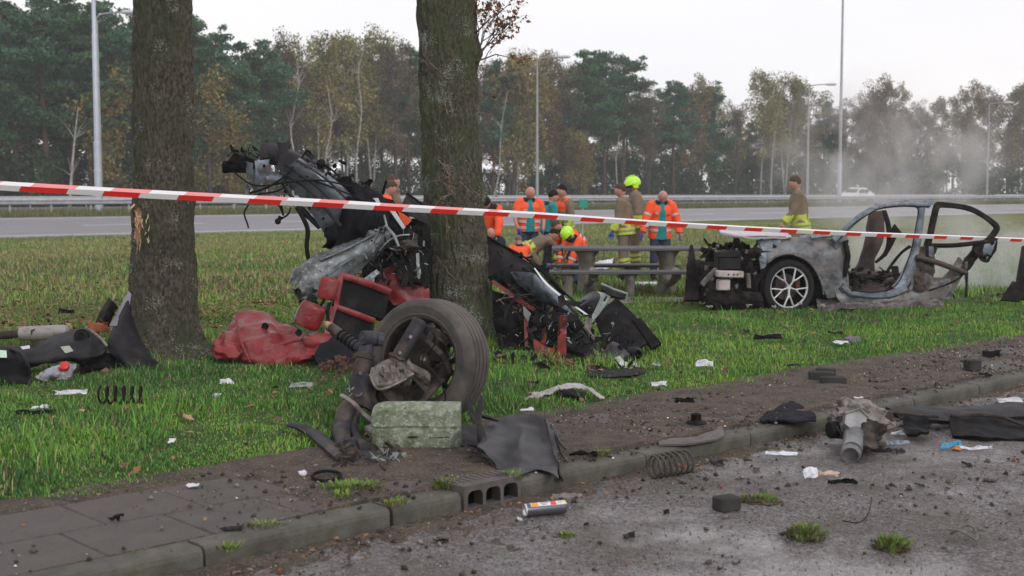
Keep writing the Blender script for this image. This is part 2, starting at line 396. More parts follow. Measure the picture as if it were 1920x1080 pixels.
def kerb_mesh(Ln):
    n = 8; V = []; prof = [(-.075, -.12), (-.075, .06), (-.068, .08), (-.052, .09), (.075, .092), (.075, -.12)]
    for i in range(n + 1):
        for j, (y, z) in enumerate(prof): V.append((-Ln / 2 + Ln * i / n, y + .004 * mn.noise(Vector((i * .7, j, Ln))), z + .004 * mn.noise(Vector((i * .9, j + 5, Ln)))))
    F = []; k = len(prof)
    for i in range(n):
        for j in range(k): F.append((i * k + j, i * k + (j + 1) % k, (i + 1) * k + (j + 1) % k, (i + 1) * k + j))
    F += [tuple(range(k)), tuple(range(n * k + k - 1, n * k - 1, -1))]
    return mesh_np('kerb_stone', V, F, M['kerb'])
km = kerb_mesh(.988)
def kstone(a, me=km, dz=0): o = link('kerb_stone', me, kb, (a - 4.3, 0, dz)); o.rotation_euler = (0, 0, r_.uniform(-.004, .004))
for k in range(5): kstone(3.72 - .5 - .06 - k + 0.04, dz=r_.uniform(-.004, .004))
kstone(3.93 + .0, kerb_mesh(.43))
for k in range(26): kstone(4.56 + .5 + k, dz=r_.uniform(-.006, .004))
# gully inlet with three arched mouths
gl = MB(); L0, L1 = 4.155, 4.55; n = 3; pw = .022; ww = (L1 - L0 - .05 - pw * 2) / 3
def gpt(a, z, d): return np.array([a - 4.3, d, z])
H0, H1, ARC = .0, .125, .095
def arch_face(a0, a1):
    """outline strip above an arched opening from a0 to a1"""
    pts = [(a0, 0.012)]; r = .03
    for q in range(7): th = math.pi - q * math.pi / 12; pts.append((a0 + r + r * math.cos(th), ARC - r + r * math.sin(th)))
    for q in range(7): th = math.pi / 2 - q * math.pi / 12; pts.append((a1 - r + r * math.cos(th), ARC - r + r * math.sin(th)))
    pts.append((a1, 0.012)); return pts
aa = L0 + .025
segs = []
for k in range(3): segs.append((aa, aa + ww)); aa += ww + pw
V = []; F = []
def strip(lo, hi):
    b = len(V)
    for (p, q) in zip(lo, hi): V.extend([gpt(*p, -.088), gpt(*q, -.088), gpt(*p, -.02), gpt(*q, -.02)])
    for i in range(len(lo) - 1):
        o = b + i * 4; F.extend([(o, o + 4, o + 5, o + 1), (o + 2, o + 3, o + 7, o + 6), (o, o + 2, o + 6, o + 4), (o + 1, o + 5, o + 7, o + 3)])
for (a0, a1) in segs:
    lo = arch_face(a0, a1); hi = [(p[0], H1) for p in lo]
    strip(lo, hi)
gl.add(V, F)
edges = [L0] + [v for s_ in segs for v in s_] + [L1]
for k in range(0, len(edges), 2): a0, a1 = edges[k], edges[k + 1]; gl.box(((a0 + a1) / 2 - 4.3, -.054, (H1 - .02) / 2), (a1 - a0, .068, H1 + .02))
gl.box(((L0 + L1) / 2 - 4.3, .035, .1), (L1 - L0, .11, .048)); gl.box(((L0 + L1) / 2 - 4.3, -.054, .002), (L1 - L0 - .004, .066, .02))
for k in range(9): gl.box((L0 - 4.3 + .03 + k * .042, .03, .1255), (.018, .1, .006))
g = link('gully_inlet', mesh_np('gully_inlet', gl.V, gl.F, mat('gully_concrete', (.12, .105, .1), (.07, .06, .058), 9, .8, bump=.4, bsc=80)), kb)
bk = MB(); bk.box(((L0 + L1) / 2 - 4.3, .06, .03), (L1 - L0, .01, .13)); link('gully_back', mesh_np('gully_back', bk.V, bk.F, mat('gully_dark', (.01, .01, .01), None, 5, .9)), kb)

# soil and crumbs thrown over the pavement
M['soil'] = mat('spilled_soil', (.085, .062, .045), (.032, .023, .016), 7, .95, bump=.7, bsc=45, c3=(.16, .135, .115), sc3=70, amt3=.7, p3=(.55, .6))
def soilz(a, c, x, y):
    k = np.clip((a - 3.15) / .8, 0, 1) * (1 - .45 * np.clip((a - 8) / 3, 0, 1))
    edge = np.clip((c - 5.9) / .2, 0, 1) * .5
    return np.where(c < 4.965, .082, 0.) + np.where(c < 4.965, 0., 1.) * soilz0(a, c, x, y)
def soilz0(a, c, x, y):
    k = np.clip((a - 3.15) / .8, 0, 1) * (1 - .45 * np.clip((a - 8) / 3, 0, 1))
    edge = np.clip((c - 5.9) / .2, 0, 1) * .5
    return .078 + .03 * np.maximum(k, edge) * (vn(x, y, .5, 21) * .9 + vn(x, y, .12, 22) * .5) + .004 * vn(x, y, .03, 23) + .016 * np.clip((5.02 - c) / .06, 0, 1) + np.clip((c - 5.95) / .12, 0, 1) * .012
acsheet('soil', np.arange(-1, 17, .05), np.concatenate([[4.93, 4.964, 4.967], np.arange(5.0, 6.25, .05)]), soilz, M['soil'])
def soil2(a, c, x, y):
    d = (vn(x, y, .3, 31) * .45 + vn(x, y, .07, 32) * .5 + vn(x, y, .03, 34) * .2) - .95 + .62 * np.exp(-((c - 4.8) / .2) ** 2)
    return np.clip(d, -.1, .5) * .035 - .002 + .003 * vn(x, y, .03, 33)
acsheet('road_dirt', np.arange(0, 18, .04), np.arange(4.1, 4.81, .03), soil2, M['soil'])

# far road (slip road), motorway, shoulder lines
M['road2'] = mat('slip_road_asphalt', (.2, .19, .21), (.15, .145, .165), .8, .5, bump=.1, bsc=30, stretch=(.2, 2, 1))
la = np.linspace(-60, 320, 60)
acsheet('slip_road', la, np.linspace(44, 57, 6), lambda a, c, x, y: np.interp(c, HX, HY) + .012, M['road2'])
M['line'] = mat('road_paint', (.8, .8, .78), (.6, .6, .6), 5, .6)
for c_ in (44.9, 55.9): acsheet('road_marking', la, np.array([c_ - .1, c_ + .1]), lambda a, c, x, y: np.interp(c, HX, HY) + .02, M['line'])
for k in range(40):
    a = -40 + k * 9; acsheet('road_marking', np.linspace(a, a + 5.5, 3), np.array([50.2, 50.4]), lambda a, c, x, y: np.interp(c, HX, HY) + .02, M['line'])
acsheet('motorway', la, np.linspace(66, 86, 5), lambda a, c, x, y: .6 + 0 * a, M['road2'])
for c_ in (67, 70.6, 74.2, 85): acsheet('motorway_marking', la, np.array([c_, c_ + .2]), lambda a, c, x, y: .608 + 0 * a, M['line'])

# ------------------------------------------------------------------ guard rail
M['galv'] = mat('galvanised_steel', (.5, .51, .54), (.36, .37, .4), 3, .45, .6, bump=.1)
gr = empty('guard_rail', AC(20, 60.2, .56), 'long galvanised guard rail beyond the slip road', 'guard rail'); gr.rotation_euler = (0, 0, ANG)
prof = [(0, -.155), (-.02, -.15), (-.075, -.1), (-.075, -.06), (-.02, -.01), (-.02, .01), (-.075, .06), (-.075, .1), (-.02, .15), (0, .155)]
bm_me = None
mb = MB(); V = []; F = []
for i in (0, 1):
    for (y, z) in prof: V.append((i * 3.98, y, z + .6))
for j in range(len(prof) - 1): F.append((j, j + 1, j + 11, j + 10))
V += [(v[0], v[1] + .006, v[2]) for v in V[:]]; F += [tuple(i + 20 for i in reversed(f)) for f in F[:]]
beam = mesh_np('beam', V, F, M['galv'], smooth=False)
mb = MB(); mb.box((0, .06, .28), (.06, .1, .74)); mb.box((0, .01, .6), (.1, .1, .2)); post = mesh_np('post', mb.V, mb.F, M['galv'])
for k in range(60):
    x = -60 + k * 4 ; link('beam', beam, gr, (x - 20, 0, 0)); link('post', post, gr, (x - 20, .02, 0)); 
    if k < 25: link('post', post, gr, (x - 18, .02, 0))
# second rail, on the far side of the motorway
g2 = empty('guard_rail', AC(20, 86.8, .6), 'distant guard rail at the foot of the forest across the motorway', 'guard rail'); g2.rotation_euler = (0, 0, ANG)
mb = MB()
mb.box((80, 0, .6), (300, .06, .3)); 
for k in range(75): mb.box((-68 + k * 4, .06, .25), (.06, .1, .7))
link('beam', mesh_np('beam', mb.V, mb.F, M['galv']), g2)

# ------------------------------------------------------------------ lamp posts and masts
M['pole'] = mat('pole_paint', (.5, .54, .62), (.42, .46, .54), 2, .5, .3)
M['poledark'] = mat('pole_grey', (.36, .37, .38), (.28, .29, .3), 2, .6, .3)
M['lamp'] = mat('lamp_head_grey', (.62, .64, .68), (.5, .52, .56), 4, .4)
def lamp(px, ypx, h, c, label, arm=1.5, thick=.09, rise=.25, rot=None):
    k = (px - 960) / FPX; Y = c / (.73 - .683 * k) ; x = k * Y; z0 = float(HG(x, Y))
    e = empty('street_lamp', (x, Y, z0 - .05), label, 'street lamp', 'lamp posts along the motorway')
    mb = MB(); o = np.array([x, Y, z0]); mb.tube([o, o + (0, 0, h * .45), o + (0, 0, h * .96)], [thick * 1.25, thick, thick * .6], 10); mb.build('pole', M['poledark'], e)
    d = np.array([.97, -.2, 0]) if rot is None else np.array(rot); t = o + (0, 0, h * .95)
    mb = MB(); mb.tube([t, t + (0, 0, .25), t + d * .35 + (0, 0, .25 + rise * .8), t + d * arm + (0, 0, .25 + rise)], [thick * .6, thick * .55, thick * .5, thick * .45], 8, smooth=3); mb.build('arm', M['poledark'], e)
    mb = MB(); mb.blob(t + d * (arm + .35) + (0, 0, .25 + rise), (.48, .22, .12), (0, 0, math.atan2(d[1], d[0])), 2, sq=.8); mb.build('lamp_head', M['lamp'], e)
    return e
lamp(191, 60, 10.2, 63, 'grey lamp post half hidden behind the tall mast at the left')
lamp(1007, 137, 10.2, 63, 'grey lamp post right of the moss covered tree trunk')
lamp(1512, 178, 10.2, 63, 'grey lamp post behind the lone firefighter in the smoke')
lamp(1848, 208, 10.2, 63, 'grey lamp post rising behind the smoke at the far right')
def mast(px, c, label, r):
    k = (px - 960) / FPX; Y = c / (.73 - .683 * k); x = k * Y; z0 = float(HG(x, Y)); o = np.array([x, Y, z0 - .05])
    e = empty('light_mast', o, label, 'light mast')
    mb = MB(); mb.tube([o, o + (0, 0, 3.6)], [r, r * .97], 12); mb.tube([o + (0, 0, 3.6), o + (0, 0, 3.65)], [r * .97, r * .8], 12); mb.build('base_section', M['pole'], e)
    mb = MB(); mb.tube([o + (0, 0, 3.62), o + (0, 0, 9), o + (0, 0, 9.05), o + (0, 0, 20)], [r * .78, r * .72, r * .62, r * .4], 12); mb.build('pole', M['poledark'] if px > 1000 else M['pole'], e)
    mb = MB(); mb.tube([o + (0, 0, 2.2), o + (0, 0, 2.26)], r * 1.04, 12); mb.build('collar', M['lamp'], e)
    mb = MB(); mb.box(o + (.3, 0, 20), (1.2, .35, .12)); mb.build('lamp_head', M['lamp'], e)
mast(186, 61.8, 'tall pale blue light mast left of the scarred tree', .17)
mast(1572, 61.8, 'tall thin grey light mast beside the passing white car', .2)

# ================================================================== forest
def foliage(name, clumps, nper, size, m, seed=0, flat=.8, tints=None, droop=0.):
    g = np.random.default_rng(seed); V = []; K = []
    for (c, r, tn) in clumps:
        n = max(4, int(nper * r[0] * r[1] * .9)) if nper < 400 else nper
        d = g.normal(size=(n, 3)); d /= np.linalg.norm(d, axis=1, keepdims=True); rad = g.random(n)[:, None] ** .45
        p = c + d * rad * np.array(r)
        a = g.normal(size=(n, 3)); a /= np.linalg.norm(a, axis=1, keepdims=True); a[:, 2] -= droop
        b = g.normal(size=(n, 3)); b = np.cross(a, b); b /= np.linalg.norm(b, axis=1, keepdims=True)
        s = size * g.uniform(.6, 1.4, n)[:, None]
        tri = np.stack([p + a * s, p + b * s * .45, p - b * s * .45], 1)
        V.append(tri.reshape(-1, 3)); k = (tn * g.uniform(.7, 1.3, n))[:, None] * np.array([1, 1, 1.]) * (1 + .12 * g.normal(size=(n, 3)))
        K.append(np.repeat(k, 3, 0))
    V = np.concatenate(V); K = np.clip(np.concatenate(K), .1, 3)
    return mesh_np(name, V, np.arange(len(V)).reshape(-1, 3), m, cols=K)
FM = {
 'pine': mat('pine_needles', (.06, .13, .055), (.04, .09, .045), .7, .9, tint=True, spec=.1),
 'pineb': mat('pine_needles_blue', (.065, .145, .085), (.04, .1, .06), .7, .9, tint=True, spec=.1),
 'birch': mat('birch_leaves', (.25, .21, .075), (.15, .155, .06), .6, .9, tint=True, spec=.1),
 'oak': mat('oak_leaves', (.22, .145, .06), (.13, .13, .055), .6, .9, tint=True, spec=.1),
 'bare': mat('bare_twigs', (.15, .11, .075), (.1, .078, .06), .6, .9, tint=True, spec=.1),
 'bush': mat('shrub_leaves', (.04, .075, .03), (.03, .05, .025), .6, .9, tint=True, spec=.1),
 'amber': mat('amber_leaves', (.25, .18, .055), (.15, .14, .05), .6, .9, tint=True, spec=.1)}
TM = {'pine': mat('pine_bark', (.1, .05, .032), (.05, .03, .022), 3, .95, stretch=(1, 1, .3)),
      'birch': mat('birch_bark', (.42, .4, .37), (.2, .19, .17), 2.5, .8, stretch=(1, 1, 2), c3=(.04, .035, .03), sc3=4, amt3=.9, p3=(.58, .62)),
      'oak': mat('far_bark', (.09, .075, .06), (.05, .04, .035), 3, .95)}
def grow(kind, seed, H):
    """returns trunk MB and list of clumps for a tree of height H"""
    g = random.Random(seed); mb = MB(); cl = []
    bx, by = g.uniform(-.6, .6), g.uniform(-.3, .3)
    def tp(t): return np.array([bx * math.sin(t * 2.2 + seed) * t, by * math.sin(t * 3) * t, H * t])
    if kind in ('pine', 'pineb'):
        lo = g.uniform(.3, .5)
        mb.tube([tp(t) for t in (0, .15, .3, .5, .7, .85, .95)], [.2, .17, .15, .12, .09, .06, .03], 6)
        n = 30
        for i in range(n):
            t = lo + (1 - lo) * (i + .5) / n; th = g.uniform(0, 6.283); q = (t - lo) / (1 - lo)
            w_ = (.5 + 2.1 * math.sin(math.pi * min(1, .22 + q * .78)) ** .8) * g.uniform(.6, 1.15)
            b = tp(t); e = b + np.array([math.cos(th) * w_, math.sin(th) * w_, g.uniform(-.1, .7)])
            mb.tube([b, (b + e) / 2 + (0, 0, .12), e], [.05, .035, .015], 4, cap=False)
            for k in range(3):
                u = (1, .68, .4)[k]; c = b + (e - b) * u + np.array([g.uniform(-.35, .35), g.uniform(-.35, .35), g.uniform(-.1, .25)])
                r = g.uniform(.5, .95) * (1.15 - .4 * q); cl.append((c, np.array([r, r, r * .5]), g.uniform(.6, 1.45)))
        cl.append((tp(.99), np.array([.5, .5, .5]), 1.1))
    elif kind in ('birch', 'bare', 'oak', 'amber'):
        lo = {'birch': .32, 'bare': .3, 'oak': .28, 'amber': .12}[kind]; thick = .1 if kind == 'birch' else .14
        fork = g.random() < .5
        stems = [(0, 0)] if not fork else [(-.5, 0), (.55, .2)]
        for si, (sx, sy) in enumerate(stems):
            def sp_(t): return tp(t * (1 - .06 * si)) + np.array([sx * t * 1.6, sy * t, 0])
            mb.tube([sp_(t) for t in (0, .2, .4, .6, .8, .95)], [thick, thick * .85, thick * .7, thick * .5, thick * .3, thick * .1], 6)
            n = 26 if not fork else 16
            for i in range(n):
                t = lo + (1 - lo) * (i + .5) / n; th = g.uniform(0, 6.283); q = (t - lo) / (1 - lo)
                w_ = (.7 + 1.7 * math.sin(math.pi * (.12 + q * .8)) ** .9) * g.uniform(.6, 1.2); b = sp_(t)
                e = b + np.array([math.cos(th) * w_ * .8, math.sin(th) * w_ * .8, w_ * g.uniform(.5, 1.1)])
                mb.tube([b, b + (e - b) * .5 + (0, 0, -.08), e], [.04, .025, .01], 3, cap=False)
                for j in range(4 if kind == 'bare' else 2):
                    tt = g.uniform(.4, 1); s0 = b + (e - b) * tt; mb.tube([s0, s0 + np.array([g.uniform(-.7, .7), g.uniform(-.5, .5), g.uniform(-.3, .9)])], [.014, .005], 3, cap=False)
                for k in range(3):
                    u = (1, .7, .45)[k]; c = b + (e - b) * u + np.array([g.uniform(-.4, .4), g.uniform(-.4, .4), g.uniform(-.5, .3)])
                    r = g.uniform(.5, 1.0); dr = 1.15 if kind == 'birch' else .85
                    cl.append((c, np.array([r * .8, r * .8, r * dr]), g.uniform(.65, 1.4)))
    else:
        for i in range(7):
            th = g.uniform(0, 6.28); w_ = g.uniform(.3, 1.3); e = np.array([math.cos(th) * w_, math.sin(th) * w_, H * g.uniform(.6, .95)]); mb.tube([np.zeros(3), e * .5 + (0, 0, .2), e], [.05, .03, .01], 4, cap=False)
        for i in range(34):
            th = g.uniform(0, 6.28); z = g.uniform(.08, .9) * H; w_ = g.uniform(0, 1.5) * (1.1 - z / H * .5); r = g.uniform(.4, .8); cl.append((np.array([math.cos(th) * w_, math.sin(th) * w_, z]), np.array([r, r, r * .8]), g.uniform(.6, 1.4)))
    return mb, cl
SPEC = {'pine': (230, .19, 'pine'), 'pineb': (240, .19, 'pine'), 'birch': (290, .15, 'birch'), 'bare': (230, .13, 'oak'), 'oak': (280, .16, 'oak'), 'amber': (150, .15, 'oak'), 'bush': (190, .16, 'oak')}
PROTO = {}
def tree_at(kind, px, top, c, label, group, var=0, wid=1.0):
    k = (px - 960) / FPX; Y = c / (.73 - .683 * k); x = k * Y; z0 = float(HG(x, Y)) - .1
    h = P(px, top, Y)[2] - z0; key = (kind, var)
    name = {'pine': 'pine_tree', 'pineb': 'pine_tree', 'birch': 'birch_tree', 'bare': 'leafless_tree', 'oak': 'oak_tree', 'amber': 'autumn_shrub', 'bush': 'shrub'}[kind]
    if key not in PROTO:
        H = {'bush': 3.2, 'amber': 6.}.get(kind, 13.); mb, cl = grow(kind, var * 17 + len(kind) * 5 + 3, H)
        npr, sz, bk_ = SPEC[kind]
        e = empty(name, (x, Y, z0), label, name.replace('_', ' '), group)
        link('trunk', mesh_np('trunk', mb.V, mb.F, TM[bk_], smooth=True), e)
        link('crown', foliage('crown', cl, npr, sz, FM[kind], var + 5, droop=.5 if kind == 'birch' else 0), e)
        PROTO[key] = (e, H)
    else:
        e = dup(PROTO[key][0], (x, Y, z0), label=label, group=group)
    s = h / PROTO[key][1]; g = random.Random(px * 7 + c); e.scale = (s * wid * g.uniform(.9, 1.1),) * 2 + (s,)
    e.rotation_euler = (0, 0, g.uniform(0, 6.28)); return e
NAMES = {'pine': 'dark green pine', 'pineb': 'blue green pine', 'birch': 'yellowing birch', 'oak': 'brown leaved oak', 'bare': 'half bare brown tree', 'amber': 'amber leaved shrub', 'bush': 'dark green shrub'}
TOPS = [(-150, 0), (0, 0), (60, 8), (130, -15), (240, 30), (370, 42), (450, 78), (560, 92), (680, 76), (760, 92), (900, 130), (960, 118), (1060, 128), (1120, 90), (1170, 112), (1200, 170), (1280, 142), (1340, 172), (1390, 212), (1420, 158), (1500, 162), (1560, 190), (1600, 200), (1650, 148), (1700, 192), (1760, 205), (1810, 172), (1870, 168), (1920, 172), (2080, 180)]
TX = [t[0] for t in TOPS]; TY = [t[1] for t in TOPS]
front = [(-90, 'pine'), (-25, 'pineb'), (38, 'pine'), (92, 'pineb'), (138, 'pine'), (172, 'pine'), (215, 'pineb'), (262, 'pine'), (318, 'pine'), (376, 'pine'), (412, 'pineb'), (462, 'pine'), (508, 'pineb'), (548, 'bare'), (600, 'birch'), (652, 'birch'), (700, 'birch'), (742, 'bare'), (768, 'pine'), (815, 'birch'), (880, 'bare'), (925, 'pineb'), (968, 'birch'), (1010, 'oak'), (1052, 'oak'), (1098, 'pine'), (1132, 'pineb'), (1168, 'pine'), (1215, 'bare'), (1262, 'pineb'), (1300, 'oak'), (1338, 'pineb'), (1378, 'bare'), (1425, 'birch'), (1470, 'birch'), (1512, 'oak'), (1545, 'pine'), (1585, 'bare'), (1635, 'bare'), (1668, 'oak'), (1712, 'bare'), (1758, 'oak'), (1805, 'oak'), (1850, 'bare'), (1895, 'oak'), (1945, 'bare'), (2010, 'oak'), (2080, 'bare')]
HINT = [(0, 'at the left picture edge'), (120, 'left of the tall light mast'), (240, 'just behind the tall light mast'), (380, 'behind the scarred trunk'), (520, 'right of the scarred trunk'), (640, 'above the upended wreck'), (790, 'left of the moss covered trunk'), (960, 'right of the moss covered trunk'), (1090, 'beside the middle lamp post'), (1200, 'above the helmeted firefighter'), (1330, 'right of the tallest pine clump'), (1480, 'left of the fourth lamp post'), (1620, 'beside the thin mast in the smoke'), (1800, 'behind the smoke plume'), (3000, 'at the right picture edge')]
cnt = {}
def tlabel(kind, px, row):
    h = next(s for lim, s in HINT if px < lim); k = (kind, h, row); cnt[k] = cnt.get(k, 0) + 1
    nm = NAMES[kind]; sz = ['', 'slimmer ', 'shorter ', 'wider ', 'taller ', 'sparser ', 'fuller ', 'paler ', 'rounder ', 'darker ', 'denser ', 'ragged '][min(cnt[k] - 1, 11)]
    return f"{sz}{nm} {'front row' if row == 0 else ('deeper in wood' if row == 1 else ('far back' if row == 3 else 'at wood foot'))} {h}"
g = random.Random(5)
for i, (px, kd) in enumerate(front):
    top = np.interp(px, TX, TY) + g.uniform(-6, 12); tree_at(kd, px, top, 90 + g.uniform(-1, 4), tlabel(kd, px, 0), 'trees along the motorway', i % 3)
for px in range(-160, 2150, 34):
    q = px + g.uniform(-12, 12); kd = g.choice(['pine', 'pineb', 'pine', 'pineb', 'oak'] if q < 520 else (['birch', 'bare', 'pine', 'oak'] if q < 1050 else (['pine', 'oak', 'pineb', 'bare', 'birch'] if q < 1560 else ['bare', 'oak', 'bare', 'bare'])))
    tree_at(kd, q, np.interp(q, TX, TY) + g.uniform(12, 50), g.uniform(97, 113), tlabel(kd, q, 1), 'trees deeper in the wood', g.randint(0, 2))
for px in range(-150, 2100, 44):
    q = px + g.uniform(-14, 14); kd = g.choice(['pine', 'pineb', 'oak'] if q < 560 else ['birch', 'oak', 'bare', 'pineb', 'oak']); tree_at(kd, q, np.interp(q, TX, TY) + g.uniform(40, 95), g.uniform(116, 132), tlabel(kd, q, 3), 'trees at the back of the wood', g.randint(0, 2), 1.35)
for px in range(-150, 2100, 27):
    q = px + g.uniform(-14, 14); tree_at('bush', q, g.uniform(282, 334) - (26 if q < 500 else 0), g.uniform(89, 106), tlabel('bush', q, 2), 'shrubs under the trees', g.randint(0, 2))
for px, top, c in ((218, 180, 89), (395, 175, 88.6), (430, 235, 88.8), (1085, 270, 89), (960, 160, 89.5), (440, 300, 88.5)):
    tree_at('amber', px, top, c, tlabel('amber', px, 2), 'autumn shrubs at the wood edge', 0 if px < 400 else 1)
# thin bare white birch stems standing out against the pines
def stem(pts, c, r, label):
    k = (pts[0][0] - 960) / FPX; Y = c / (.73 - .683 * k); mb = MB(); w_ = [P(p[0], p[1], Y) for p in pts]; w_[0][2] = float(HG(w_[0][0], Y)) - .1
    e = empty('birch_tree', w_[0], label, 'birch tree'); mb.tube(w_, [r * (1 - .75 * i / (len(w_) - 1)) for i in range(len(w_))], 6, smooth=3); mb.build('trunk', TM['birch'], e)
    b2 = MB(); q = random.Random(int(pts[0][0]))
    for i in range(12):
        a = w_[-1] * q.uniform(.5, 1) + w_[-2] * 0; t = q.uniform(.3, 1); j = int(t * (len(w_) - 1)); a = w_[min(j, len(w_) - 1)]
        d = np.array([q.uniform(-1.3, 1.3), q.uniform(-.6, .6), q.uniform(.5, 1.8)]); b2.tube([a, a + d * .5 + (0, 0, .1), a + d], [.035, .02, .008], 4, cap=False)
    b2.build('branches', TM['birch'], e, kind='stuff')
stem([(130, 375), (134, 330), (140, 260), (146, 205)], 87.6, .13, 'bare white birch stem against dark pines near the left mast')
stem([(548, 378), (552, 300), (545, 240), (560, 160), (556, 110)], 87.8, .11, 'pale forked birch stem above the upended wreck')
stem([(612, 378), (610, 300), (622, 230), (612, 150)], 87.8, .1, 'slender pale birch stem left of the yellow birches')
stem([(672, 378), (668, 300), (678, 210), (672, 140), (682, 90)], 88.4, .1, 'wavy pale birch stem among the yellow birches')
stem([(1445, 378), (1448, 300), (1456, 230), (1468, 160)], 88, .11, 'pale leaning birch stem left of the lone firefighter')
stem([(1160, 378), (1155, 300), (1162, 250)], 88, .1, 'short white birch stem behind the helmeted firefighter')
stem([(920, 378), (935, 330), (940, 240), (952, 170)], 88, .1, 'leaning pale birch stem right of the moss covered trunk')
# ================================================================== grass, litter, crumbs
def _cl(*q): return [(float(G(x, y, .12)[0]), float(G(x, y, .12)[1]) + dy, r) for (x, y, r, dy) in q]
CLEAR = _cl((560, 812, .13, .05), (610, 850, .15, .05), (660, 870, .2, .1), (750, 860, .25, .1), (200, 765, .12, .05), (228, 765, .12, .05), (258, 765, .12, .05), (1000, 750, .13, .05), (1050, 748, .16, .1), (1110, 752, .13, .05), (130, 740, .09, 0), (60, 775, .13, .05), (424, 722, .06, 0), (404, 748, .06, 0), (562, 725, .09, 0), (320, 832, .06, 0), (1323, 688, .1, 0), (1236, 725, .1, 0), (1439, 638, .16, 0), (1600, 640, .13, 0), (1568, 626, .1, 0), (320, 712, .13, 0), (280, 705, .15, .1), (1150, 705, .2, .2), (1190, 700, .2, .1), (1100, 700, .14, .1), (440, 685, .12, .05), (520, 692, .16, .1), (480, 692, .14, .1), (570, 690, .14, .15), (90, 712, .16, .1), (130, 715, .14, .1), (40, 722, .2, .1))
def blades(n, z0, z1, expo, hmin, hmax, wid, seed, segs=3, cmax=43.5, tuft=1.0, marg=1.0):
    g = np.random.default_rng(seed)
    u = g.random(n); e = expo + 1; Z = (z0 ** e + u * (z1 ** e - z0 ** e)) ** (1 / e)
    X = g.uniform(-1, 1, n) * (.415 * Z + marg)
    a, c = ac_of(X, Z); edge = 6.02 + .16 * (vn(X, Z, .35, 40) - .5) + .12 * (vn(X, Z, .1, 41) - .5)
    ok = (c > edge) & (c < cmax)
    bare = vn(X, Z, .45, 42) * .6 + vn(X, Z, .15, 43) * .4
    ok &= g.random(n) < np.clip((.64 - bare) * 5 + .2 + (Z > 14) * .25, .45, 1)
    # scorched and hidden ground below the burnt car
    ok &= ~((np.abs(X - 4.9) < 1.5) & (np.abs(Z - 17.4) < .7))
    short = np.ones(n)
    for (ex, ey, er) in CLEAR: short = np.minimum(short, np.clip((((X - ex) ** 2 + (Z - ey) ** 2) ** .5 / er - .4) * 2, .42, 1))
    short = short[ok]
    X, Z, c, a = X[ok], Z[ok], c[ok], a[ok]; n = len(X)
    t = vn(X, Z, .28, 44) * .6 + vn(X, Z, .9, 45) * .4
    h = (hmin + (hmax - hmin) * np.clip(t * 2.1 - .5, 0, 1.3) * tuft) * g.uniform(.6, 1.25, n)
    for (tx, tz) in ((-3.03, 11.1), (-.52, 12.7)): h *= 1 + 1.0 * np.exp(-(((X - tx) ** 2 + (Z - tz) ** 2) / .5) ** 2)
    h = np.maximum(h * np.where(c < 6.35, .7, 1) * short, .013)
    th = g.uniform(0, 6.283, n); lean = g.uniform(.15, .9, n) * h; dx, dy = np.cos(th) * lean, np.sin(th) * lean
    wx, wy = -np.sin(th) * wid, np.cos(th) * wid
    ww = g.uniform(.6, 1.3, n); wx *= ww; wy *= ww
    z = HG(X, Z) + .002
    B = np.stack([X, Z, z], 1)
    W = np.stack([wx, wy, 0 * wx], 1)
    if segs == 3:
        m_ = B + np.stack([dx * .35, dy * .35, h * .6], 1); tp = B + np.stack([dx, dy, h * np.where(g.random(n) < .3, .75, 1)], 1)
        V = np.stack([B - W, B + W, m_ - W * .8, m_ + W * .8, tp], 1).reshape(-1, 3); k = 5
        i = np.arange(n)[:, None] * 5; F = np.concatenate([i + np.array([0, 1, 3]), i + np.array([0, 3, 2]), i + np.array([2, 3, 4])], 0)
    else:
        tp = B + np.stack([dx, dy, h], 1); V = np.stack([B - W, B + W, tp], 1).reshape(-1, 3); k = 3; F = np.arange(n * 3).reshape(-1, 3)
    pal = np.array([(.14, .32, .05), (.1, .25, .045), (.06, .155, .04), (.22, .38, .06), (.34, .31, .15), (.17, .12, .07)])
    q = vn(X, Z, .5, 46) * .5 + vn(X, Z, 1.7, 47) * .5 + g.normal(0, .16, n)
    idx = np.select([q < .36, q < .5, q < .68], [2, 1, 0], 3)
    far = np.clip((c - 9) / 8, 0, 1)
    dry = g.random(n) < (.1 + .6 * far * np.clip(1.4 * vn(a * .25, c, 1.6, 48), .15, 1) * np.clip((c - 11) / 6, 0, 1)); idx = np.where(dry, 4, idx); idx = np.where(g.random(n) < .05 + .12 * far, 5, idx)
    col = pal[idx] * g.uniform(.75, 1.25, n)[:, None]
    return V, F, np.repeat(col, k, 0)
M['blade'] = mat('grass_blades', (1, 1, 1), (.86, .86, .86), 3, .75, tint=True, spec=.25)
V, F, K = blades(460000, 6.2, 17.5, -.75, .008, .054, .0031, 1)
V2, F2, K2 = blades(20000, 6.2, 15, -.9, .02, .125, .0038, 2, tuft=1.0)
F2 = F2 + len(V); V = np.concatenate([V, V2]); K = np.concatenate([K, K2]); F = np.concatenate([F, F2])
link('grass', mesh_np('grass', V, F, M['blade'], cols=K), kind='stuff', label='bright green roadside grass in uneven tufts across the verge', cat='grass')
V, F, K = blades(300000, 16.5, 62, .1, .03, .11, .011, 3, segs=1, marg=2)
link('field_grass', mesh_np('field_grass', V, F, M['blade'], cols=K), kind='stuff', label='dry yellowish green grass of the field up to the slip road', cat='grass')
